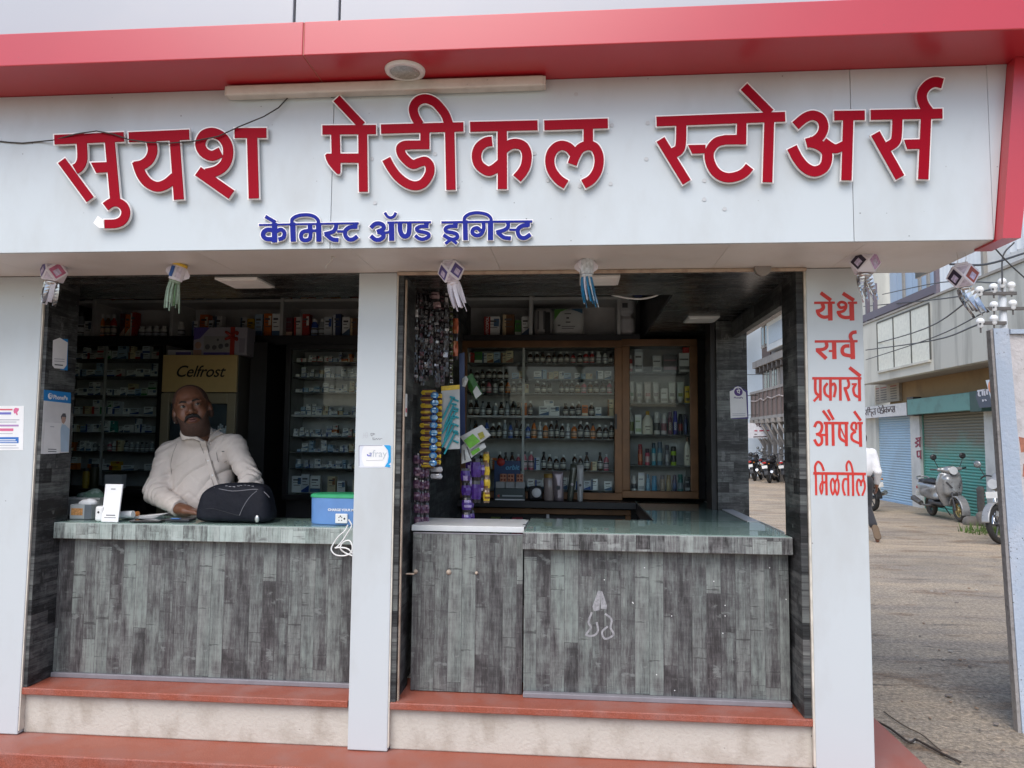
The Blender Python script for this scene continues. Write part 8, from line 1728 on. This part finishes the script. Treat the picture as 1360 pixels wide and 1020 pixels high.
def corr(name, mat, X, ya, yb2, za, zb, par, pitch=.16, amp=.03):
    m = MB(); n = int((yb2-ya)/pitch*4); vs = []
    for k in range(n+1): y = ya+(yb2-ya)*k/n; x = X+amp*math.sin(2*math.pi*k/4); vs += [(x, y, za), (x, y, zb), (x+.004, y, za), (x+.004, y, zb)]
    fs = []
    for k in range(n): o = 4*k; fs += [(o, o+4, o+5, o+1), (o+2, o+3, o+7, o+6)]
    m.add(vs, fs); return m.build(name, mat, par, fixn=False)
WSH = stained('white_sheet', (0.66, 0.70, 0.74), (0.42, 0.44, 0.46), .5, .5, 1.2, .3)
cy0 = at(1306, 350, X=XU-.05)[1]; corr('corrugated_wall', WSH, XU-.05, cy0, uy0-.02, pt0-.1, 9.0, bl_)
box('upper_wall', stained('upper_white', (0.74, 0.74, 0.72), (0.5, 0.48, 0.45), .8, .5, 2), XU, XU+.2, yA, cy0-.06, pt0-.1, 9.0, bl_); box('wall_post', CONC, XU-.08, XU+.02, cy0-.058, cy0+.03, pt0-.1, 9.0, bl_)
# corrugated roof sheet end at the very edge
corr('roof_sheet', WSH, XB+.05, yA, at(1336, 300, X=XB+.05)[1], at(1345, 335, X=XB+.05)[2], 8.5, bl_, .2, .035)
# ================================================================== neighbour hidden by the pillar, timber house, white house
nb_ = thing('street_building', (8.3, 20.5, ROADZ), 'plain cream building between the shuttered shops and the timber house', 'building')
box('wall', BW, 8.2, 9.4, yB+.7, 23.6, ROADZ-.05, 6.8, nb_)
for y in (19.8, 21.6): f = box('window', plain('win_dark', (0.06, 0.07, 0.08), .15), 8.14, 8.195, y-.5, y+.5, 3.2, 4.6, nb_); box('sill', CONC, 8.05, 8.139, y-.6, y+.6, 3.08, 3.18, f)
box('door', plain('door_brown', (0.14, 0.08, 0.05), .6), 8.13, 8.195, 20.2, 21.4, ROADZ, 2.1, nb_)
XT = 8.1; WOOD = stained('weathered_timber', (0.30, 0.28, 0.265), (0.12, 0.10, 0.09), .8, .8, 3, .3); WOODD = stained('dark_timber', (0.12, 0.105, 0.10), (0.05, 0.045, 0.04), .8, .6, 4)
BRK = stained('lattice_brick', (0.19, 0.135, 0.12), (0.09, 0.07, 0.065), .8, .7, 10); PALE = stained('pale_blue_wall', (0.60, 0.67, 0.73), (0.46, 0.50, 0.54), .8, .4, 1)
th = thing('timber_house', (XT, 29, ROADZ), 'old grey timber house with tall windows and a latticed balcony above the motorcycles', 'house')
def T(px, py, X=XT): p = at(px, py, X=X); return p[1], p[2]
yN, yF = 23.7, T(1012.5, 500)[0]
def tz(px, py, X=XT): return at(px, py, X=X)[2]
zb0 = tz(1027, 553); box('upper_wall', WOOD, XT, XT+.4, yN, yF, zb0, tz(1027, 425)+.2, th)
box('lower_wall', WOODD, XT+.9, XT+1.2, yN, yF, ROADZ, zb0-.1, th); box('balcony_floor', WOOD, XT-.5, XT+.9, yN, yF+.2, zb0-.12, zb0-.001, th)
yy = np.linspace(yN+.3, yF-.2, 7)
for y in yy:
    box('post', WOOD, XT-.10, XT+.06, y-.08, y+.08, ROADZ, zb0-.30, th); box('beam', WOOD, XT-.6, XT+.88, y-.07, y+.07, zb0-.29, zb0-.125, th); m = MB(); m.tube([(XT-.05, y, zb0-1.2), (XT-.55, y, zb0-.3)], .05, 6); m.build('brace', WOOD, th)
zr = tz(1027, 521); box('balcony_panel', BRK, XT-.48, XT-.43, yN, yF+.15, zb0, zr, th); box('handrail', WOOD, XT-.52, XT-.40, yN, yF+.15, zr+.001, zr+.10, th)
for k in range(9): y = yN+.2+(yF-yN-.3)*k/8; box('baluster', WOODD, XT-.525, XT-.482, y-.04, y+.04, zb0, zr, th)
m = MB(); m.tube([(XT-.5, yN+(yF-yN)*k/10, zr-.25-.12*math.sin(k*1.3)**2) for k in range(11)], .03, 6); m.build('drape', plain('drape_pale', (0.42, 0.36, 0.34), .8), th)
wz0, wz1 = tz(1027, 524), tz(1027, 483)
for a, b in ((1017.5, 1026), (1027.5, 1036)):
    ya, yb2 = T(b, 505)[0], T(a, 505)[0]; f = box('window_frame', plain('old_frame', (0.42, 0.40, 0.38), .7), XT-.08, XT-.001, ya, yb2, wz0, wz1, th); box('pane', plain('pane_dark', (0.035, 0.035, 0.04), .2), XT-.10, XT-.081, ya+.15*(yb2-ya), yb2-.15*(yb2-ya), wz0+.1, wz1-.1, f); box('mullion', MATS['old_frame'], XT-.115, XT-.101, (ya+yb2)/2-.05, (ya+yb2)/2+.05, wz0, wz1, f)
cz0 = tz(1026, 484); box('cornice', WOOD, XT-.35, XT-.001, yN, yF+.3, cz0, cz0+.28, th)
for k in range(9): y = yN+.3+(yF-yN-.4)*k/8; box('corbel', WOODD, XT-.30, XT-.002, y-.08, y+.08, cz0-.25, cz0-.001, th)
uz0 = tz(1019, 461); ya, yb2 = T(1024, 445)[0], T(1013, 445)[0]; f = box('window_frame', MATS['old_frame'], XT-.08, XT-.001, ya, yb2, uz0, tz(1019, 432), th); box('pane', MATS['pane_dark'], XT-.10, XT-.081, ya+.2, yb2-.2, uz0+.12, tz(1019, 434), f); box('mullion', MATS['old_frame'], XT-.115, XT-.101, (ya+yb2)/2-.06, (ya+yb2)/2+.06, uz0, tz(1019, 433), f)
box('lattice', BRK, XT-.05, XT-.002, ya, yb2, cz0+.285, uz0-.02, th)
ya, yb2 = yN-.5, T(1030, 450)[0]; bwz0, bwz1 = tz(1033, 466), tz(1033, 427); bb = box('bay_box', plain('bay_white', (0.66, 0.68, 0.70), .5), XT-.35, XT-.001, ya, yb2, bwz0, bwz1, th, .02)
box('bay_recess', plain('bay_blue', (0.40, 0.45, 0.54), .4), XT-.365, XT-.351, ya+.35, yb2-.35, bwz0+.25, bwz1-.2, bb)
m = MB(); ez = tz(1020, 428); m.add([(XT-1.5, yN, ez-.05), (XT-1.5, yF+.5, ez-.05), (XT+.5, yF+.5, ez+1.2), (XT+.5, yN, ez+1.2), (XT-1.5, yN, ez+.08), (XT-1.5, yF+.5, ez+.08), (XT+.5, yF+.5, ez+1.33), (XT+.5, yN, ez+1.33)], [(3, 2, 1, 0), (4, 5, 6, 7), (0, 1, 5, 4), (1, 2, 6, 5), (2, 3, 7, 6), (3, 0, 4, 7)]); m.build('roof', WOOD, th)
for k in range(14): y = yN+.2+(yF-yN)*k/13; m = MB(); m.tube([(XT-1.45, y, ez-.09), (XT-.05, y, ez+.76)], .05, 5); m.build('rafter', WOODD, th)
wh = thing('far_house', (8.0, yF+5, ROADZ), 'tall pale blue house beyond the timber house', 'house'); box('wall', PALE, 7.75, 12, yF+1.2, yF+9, ROADZ-.05, 10.5, wh)
yw = yF+1.15
for z0_, z1_ in ((tz(1004, 485), tz(1004, 462)), (tz(1003, 548), tz(1003, 528))): f = box('window', plain('win_white', (0.72, 0.74, 0.76), .5), 7.70, 7.748, yF+2.4, yF+4.4, z0_, z1_, wh); box('pane', plain('win_grey', (0.40, 0.44, 0.48), .2), 7.68, 7.699, yF+2.8, yF+4.0, z0_+.15, z1_-.15, f)
tag(box('yellow_awning', plain('awning_yellow', (0.68, 0.40, 0.05), .6), 7.2, 7.74, yF+3.2, yF+4.8, tz(1002, 494), tz(1002, 488)), 'small yellow awning on the pale blue house', 'awning')
# banner over the bikes
by0, by1 = at(1029, 570, X=XT-.7)[1], at(996, 570, X=XT-.7)[1]; bn = thing('banner', (XT-.7, (by0+by1)/2, 2.2), 'white cloth banner with dark and red lettering over the parked motorcycles', 'banner'); p = at(1003, 571, Y=28.5); 
bz1, bz0_ = at(1003, 561, Y=27.6)[2], at(1003, 582, Y=27.6)[2]; bx0, bx1 = at(990, 570, Y=27.6)[0], at(1029, 570, Y=27.6)[0]
m = MB(); m.add([(bx0, 27.6, bz0_), (bx1, 27.6, bz0_), (bx1-.3, 27.6, bz1-.1), (bx0, 27.6, bz1), (bx0, 27.61, bz0_), (bx1, 27.61, bz0_), (bx1-.3, 27.61, bz1-.1), (bx0, 27.61, bz1)], [(0, 1, 2, 3), (7, 6, 5, 4), (0, 4, 5, 1), (1, 5, 6, 2), (2, 6, 7, 3), (3, 7, 4, 0)]); m.build('cloth', plain('banner_white', (0.66, 0.66, 0.70), .7), bn)
for spec, nm in (([(9, [(100,250),(180,248)]), (11, [(115,250),(118,275)]), (11, [(140,250),(135,270),(155,275)]), (11, [(170,250),(172,274)])], 'BLK'), ([(12, [(90,318),(120,318)]), (12, [(140,318),(195,316)]), (12, [(205,316),(245,316)])], 'RED'), ([(8, [(90,352),(115,352)])], 'BLK'), ([(9, [(80,380),(215,376)])], 'BLK')):
    V, Fc = glyph_union(spec); m = MB(); ff = lambda u, v, o: (lambda p: (p[0], 27.6-o, p[2]))(at(990+u/7.556, 530+v/7.556, Y=27.6)); solid(m, V, Fc, lambda u, v: ff(u, v, .01), lambda u, v: ff(u, v, .002)); m.build('lettering', SGI if nm == 'BLK' else plain('banner_red', (0.42, 0.06, 0.10), .7), bn)
m = MB()
for z_, r_ in ((tz(1010, 527, 8.0), .015), (tz(1010, 500, 8.0), .012), (tz(1010, 552, 8.0), .012)): m = MB(); m.tube([(3.5, 27.9, z_+.1), (6.0, 28.0, z_-.05), (8.05, 28.2, z_)], r_, 5); tag(m.build('overhead_wire', MATS['wire_black']), 'thin overhead wire before the pale blue house, ' + ('middle one' if r_ > .013 else ('upper one' if z_ > 3.2 else 'lower one')), 'wire')

# ================================================================== whitewashed wall, pole, wires
LIME = stained('limewash', (0.60, 0.57, 0.57), (0.26, 0.23, 0.22), .9, .6, 14, 1, .95, bmp=.5, sps=42, spr=.17); LBL = stained('limewash_blue', (0.43, 0.50, 0.60), (0.62, 0.63, 0.68), .9, 1.0, 3.2, .6, .95, bmp=.5, sps=46, spr=.18)
YW = .90; ww = thing('whitewashed_wall', (2.9, YW+.1, ROADZ), 'whitewashed masonry wall with a blue painted edge beside the lane', 'wall')
def wp(px, py, Y=YW): p = at(px, py, Y=Y); return (p[0], p[2])
zbot = ROADZ-.05
def wxs(px0, py0, px1, py1): # line through two pixels, evaluated at the wall's foot
    a, b = wp(px0, py0), wp(px1, py1); k = (b[0]-a[0])/(b[1]-a[1]); return a, (a[0]+k*(zbot-a[1]), zbot)
aT, aB = wxs(1319.5, 436, 1357, 957); bT, bB = wxs(1340, 436, 1362, 700); bB = (max(bB[0], aB[0]+.09), zbot)
m = MB(); m.prism([aB, bB, bT, aT], YW, YW+.05, 'XZ'); m.build('blue_edge', LBL, ww)
m = MB(); cT = wp(1341, 444); m.prism([(bB[0]+.001, zbot), (4.6, zbot), (4.6, cT[1]), (bT[0]+.001, cT[1])], YW+.006, YW+.05, 'XZ'); m.build('white_face', LIME, ww)
m = MB(); dT = wp(1341, 437.5); m.prism([(bT[0]+.002, cT[1]+.002), (4.6, cT[1]+.002), (4.6, dT[1]), (bT[0]+.002, dT[1])], YW-.012, YW+.06, 'XZ'); m.build('coping', LBL, ww)
gT, gB = wxs(1316, 438, 1352, 957); m = MB(); m.prism([(gB[0], zbot), (aB[0]-.001, zbot), (aT[0]-.001, aT[1]), (gT[0], gT[1])], YW+.006, YW+.048, 'XZ'); m.build('stone_edge', stained('rough_stone', (0.34, 0.32, 0.31), (0.16, 0.15, 0.14), .95, .9, 30, 1, 0, bmp=.6), ww)
for pts in (([(1353, 580), (1362, 582), (1362, 600), (1356, 601)]), ([(1359, 616), (1364, 616), (1364, 634), (1358, 633)])):
    flat('bare_patch', plain('bare_brick', (0.42, 0.17, 0.11), .9, var=.3, scale=40), pts, 'Y', YW+.006, .0006, ww)
YP = 6.0; px_ = at(1331.5, 400, Y=YP)[0]; pole = thing('electric_pole', (px_, YP, ROADZ), 'white electric pole with crossarms and white insulators behind the whitewashed wall', 'pole')
ptop = at(1331, 378, Y=YP)[2]; MB().tube([(px_, YP, ROADZ), (px_, YP, ptop)], [.055, .042], 12).build('shaft', plain('pole_white', (0.66, 0.68, 0.70), .6), pole)
INS = plain('insulator_white', (0.74, 0.74, 0.74), .2); ARM = plain('arm_iron', (0.10, 0.09, 0.085), .7)
for z_, x0_, x1_ in ((at(1331, 391, Y=YP)[2], 1298, 1346), (at(1331, 411, Y=YP)[2], 1300, 1360), (at(1331, 430, Y=YP)[2], 1300, 1331)):
    xa, xb = at(x0_, 390, Y=YP)[0], at(x1_, 390, Y=YP)[0]; MB().box(xa, xb, YP-.075, YP-.045, z_-.02, z_+.02, .003).build('crossarm', ARM, pole)
for x, y in ((1301, 386), (1319.5, 382), (1331, 375), (1343, 380), (1320, 406), (1345, 404), (1302, 428), (1320, 424)):
    p = at(x, y, Y=YP-.06); m = MB(); m.lathe([(.018, -.07), (.034, -.05), (.030, -.02), (.048, -.005), (.044, .03), (.025, .05)], (p[0], YP-.06, p[2]), 14); m.build('insulator', INS, pole); m = MB(); m.tube([(p[0], YP-.06, p[2]-.13), (p[0], YP-.06, p[2]-.06)], .010, 6); m.build('pin', ARM, pole)
WIRE = plain('wire_grey', (0.05, 0.05, 0.055), .6)
def wire(pts, r_, label): m = MB(); m.tube([tuple(q) for q in smooth_path([at(x, y, Y=yy) for x, y, yy in pts], 5)], r_, 5); tag(m.build('overhead_wire', WIRE), label, 'wire')
wire([(1301, 388, 5.9), (1230, 436, 11), (1150, 460, 17)], .012, 'overhead wire sagging from the first insulator across the three blank panels')
wire([(1302, 430, 5.9), (1240, 452, 10), (1150, 465, 16)], .012, 'overhead wire from the lowest insulator past the bottom of the blank panels')
wire([(1320, 408, 5.9), (1240, 448, 10), (1150, 478, 16)], .010, 'thin overhead wire from the middle crossarm down over the cream parapet')
wire([(1319, 384, 5.9), (1250, 397, 11), (1147, 407, 18)], .012, 'overhead wire from the upper crossarm along the top of the parapet')
wire([(1331, 376, 5.9), (1250, 375, 10), (1172, 391, 16)], .010, 'overhead wire crossing in front of the blue cladding')
wire([(1318, 326, 2.4), (1340, 350, 2.8), (1364, 372, 3.2)], .006, 'dark wire slanting down from the red canopy corner to the edge of view')
wire([(1262, 351, 2.2), (1310, 351, 2.6), (1364, 335, 3.0)], .009, 'thick dark cable leaving the soffit corner towards the roof sheet')
wire([(1331, 376, 5.9), (1332, 340, 5.9), (1347, 322, 5.9)], .010, 'wire rising from the pole top to the roof sheet')
# flag hanging by the navy sign, rubble, grass, cable on the road
m = MB(); X0 = 6.9; A_ = [at(x, y, X=X0) for x, y in ((1309, 505), (1324, 503), (1327, 552), (1321, 548))]; m.add([tuple(p) for p in A_]+[(p[0]+.01, p[1], p[2]) for p in A_], [(0, 1, 2, 3), (7, 6, 5, 4), (0, 4, 5, 1), (1, 5, 6, 2), (2, 6, 7, 3), (3, 7, 4, 0)])
fg = thing('cloth_flag', tuple(A_[0]), 'pale hanging cloth flag with an orange emblem beside the navy sign', 'flag'); m.build('cloth', plain('flag_cloth', (0.58, 0.64, 0.70), .8), fg); m = MB(); c = at(1317.5, 513, X=X0-.005); m.lathe([(.12, X0-.004), (.11, X0-.008)], (0, c[1], c[2]), 12, 'X'); m.build('emblem', plain('flag_orange', (0.70, 0.28, 0.16), .8), fg)
STN = stained('rubble_stone', (0.16, 0.145, 0.13), (0.08, 0.07, 0.065), .95, .8, 9, 1, 0, bmp=.6)
for k, (px, py, r_, ht) in enumerate(((1305, 690, .17, .70), (1300, 698, .13, .30), (1311, 700, .12, .24), (1293, 697, .11, .15), (1285, 697, .14, .18), (1316, 704, .14, .22))):
    g = at(px, py, Z=ROADZ); m = MB(); iso_mb(m, lambda P: rbox(P, (g[0]+.1, g[1], ROADZ+ht/2-.03), (r_, r_*.8, ht/2), .08)+.05*fnoise(P, 9, k), (g[0]-r_-.2, g[1]-r_-.2, ROADZ-.12), (g[0]+r_+.2, g[1]+r_+.2, ROADZ+ht+.2), .035)
    tag(m.build('stone', STN), ('tall grey stone block standing against the green shutter', 'squat grey stone in front of the tall block', 'grey stone next to the grass tuft', 'flat stone in front of the scooter wheel', 'smallest flat stone beside the scooter wheel', 'grey stone behind the pale motorcycle')[k], 'stone')
m = MB(); g0 = at(1317, 708, Z=ROADZ)
for k in range(260):
    a = rng.uniform(0, 6.28); rr = .42*math.sqrt(rng.uniform()); x, y = g0[0]+rr*math.cos(a)*1.2, g0[1]+rr*math.sin(a); h_ = rng.uniform(.06, .20); dx, dy = rng.normal(0, .05, 2); w_ = .010; ba = rng.uniform(0, 3.1)
    m.add([(x-w_*math.cos(ba), y-w_*math.sin(ba), ROADZ-.02), (x+w_*math.cos(ba), y+w_*math.sin(ba), ROADZ-.02), (x+dx, y+dy, ROADZ+h_)], [(0, 1, 2)])
tag(m.build('grass', plain('grass_green', (0.10, 0.17, 0.035), .7, var=.4), fixn=False), kind='stuff')
m = MB(); m.tube([tuple(q) for q in smooth_path([at(x, y, Z=ROADZ+.014) for x, y in ((1164, 958), (1180, 966), (1195, 977), (1206, 985), (1213, 984), (1216, 982), (1228, 988), (1248, 999), (1262, 1006), (1276, 1012))], 4)], .006, 6)
tag(m.build('road_cable', plain('cable_dark', (0.045, 0.035, 0.03), .7)), 'dark cable lying on the road along the red paved edge', 'cable')
m = MB(); m.tube([tuple(q) for q in smooth_path([at(x, y, Z=ROADZ+.010) for x, y in ((1174, 945), (1186, 954), (1205, 966), (1225, 976), (1245, 993), (1274, 1014))], 4)], .0035, 6); tag(m.build('twig', plain('twig', (0.13, 0.10, 0.075), .9)), 'thin twig lying beside the dark cable on the road', 'twig')
for k in range(42):
    px, py = rng.uniform(1170, 1350), rng.uniform(740, 1015); g = at(px, py, Z=ROADZ); r_ = rng.uniform(.006, .018); m = MB(); m.lathe([(r_*.7, 0), (r_, r_*.3), (r_*.8, r_*.7), (r_*.25, r_*.85)], (g[0], g[1], ROADZ+.002), 7, smooth=False, sx=rng.uniform(.7, 1.4)); tag(m.build('pebble', plain('pebble%d' % (k % 3), ((0.40, 0.37, 0.33), (0.22, 0.19, 0.17), (0.30, 0.22, 0.16))[k % 3], .9)), 'small pebble lying on the dusty road', 'pebble', 'pebbles on the road')
# unseen house row, added to block the bright sky mirrored in the cabinet glass
op = thing('added_opposite_building', (-2, -32, ROADZ), 'unseen building row added across the road to darken the cabinet glass reflections', 'building'); box('wall', stained('opposite_wall', (0.42, 0.40, 0.37), (0.20, 0.19, 0.18), .9, .6, .7), -30, 24, -35, -32, ROADZ-.05, 3.2, op)
for k in range(8): box('door', plain('opp_dark', (0.05, 0.05, 0.055), .5), -20+k*4.4, -17.6+k*4.4, -31.995, -31.9, ROADZ, 2.3, op)
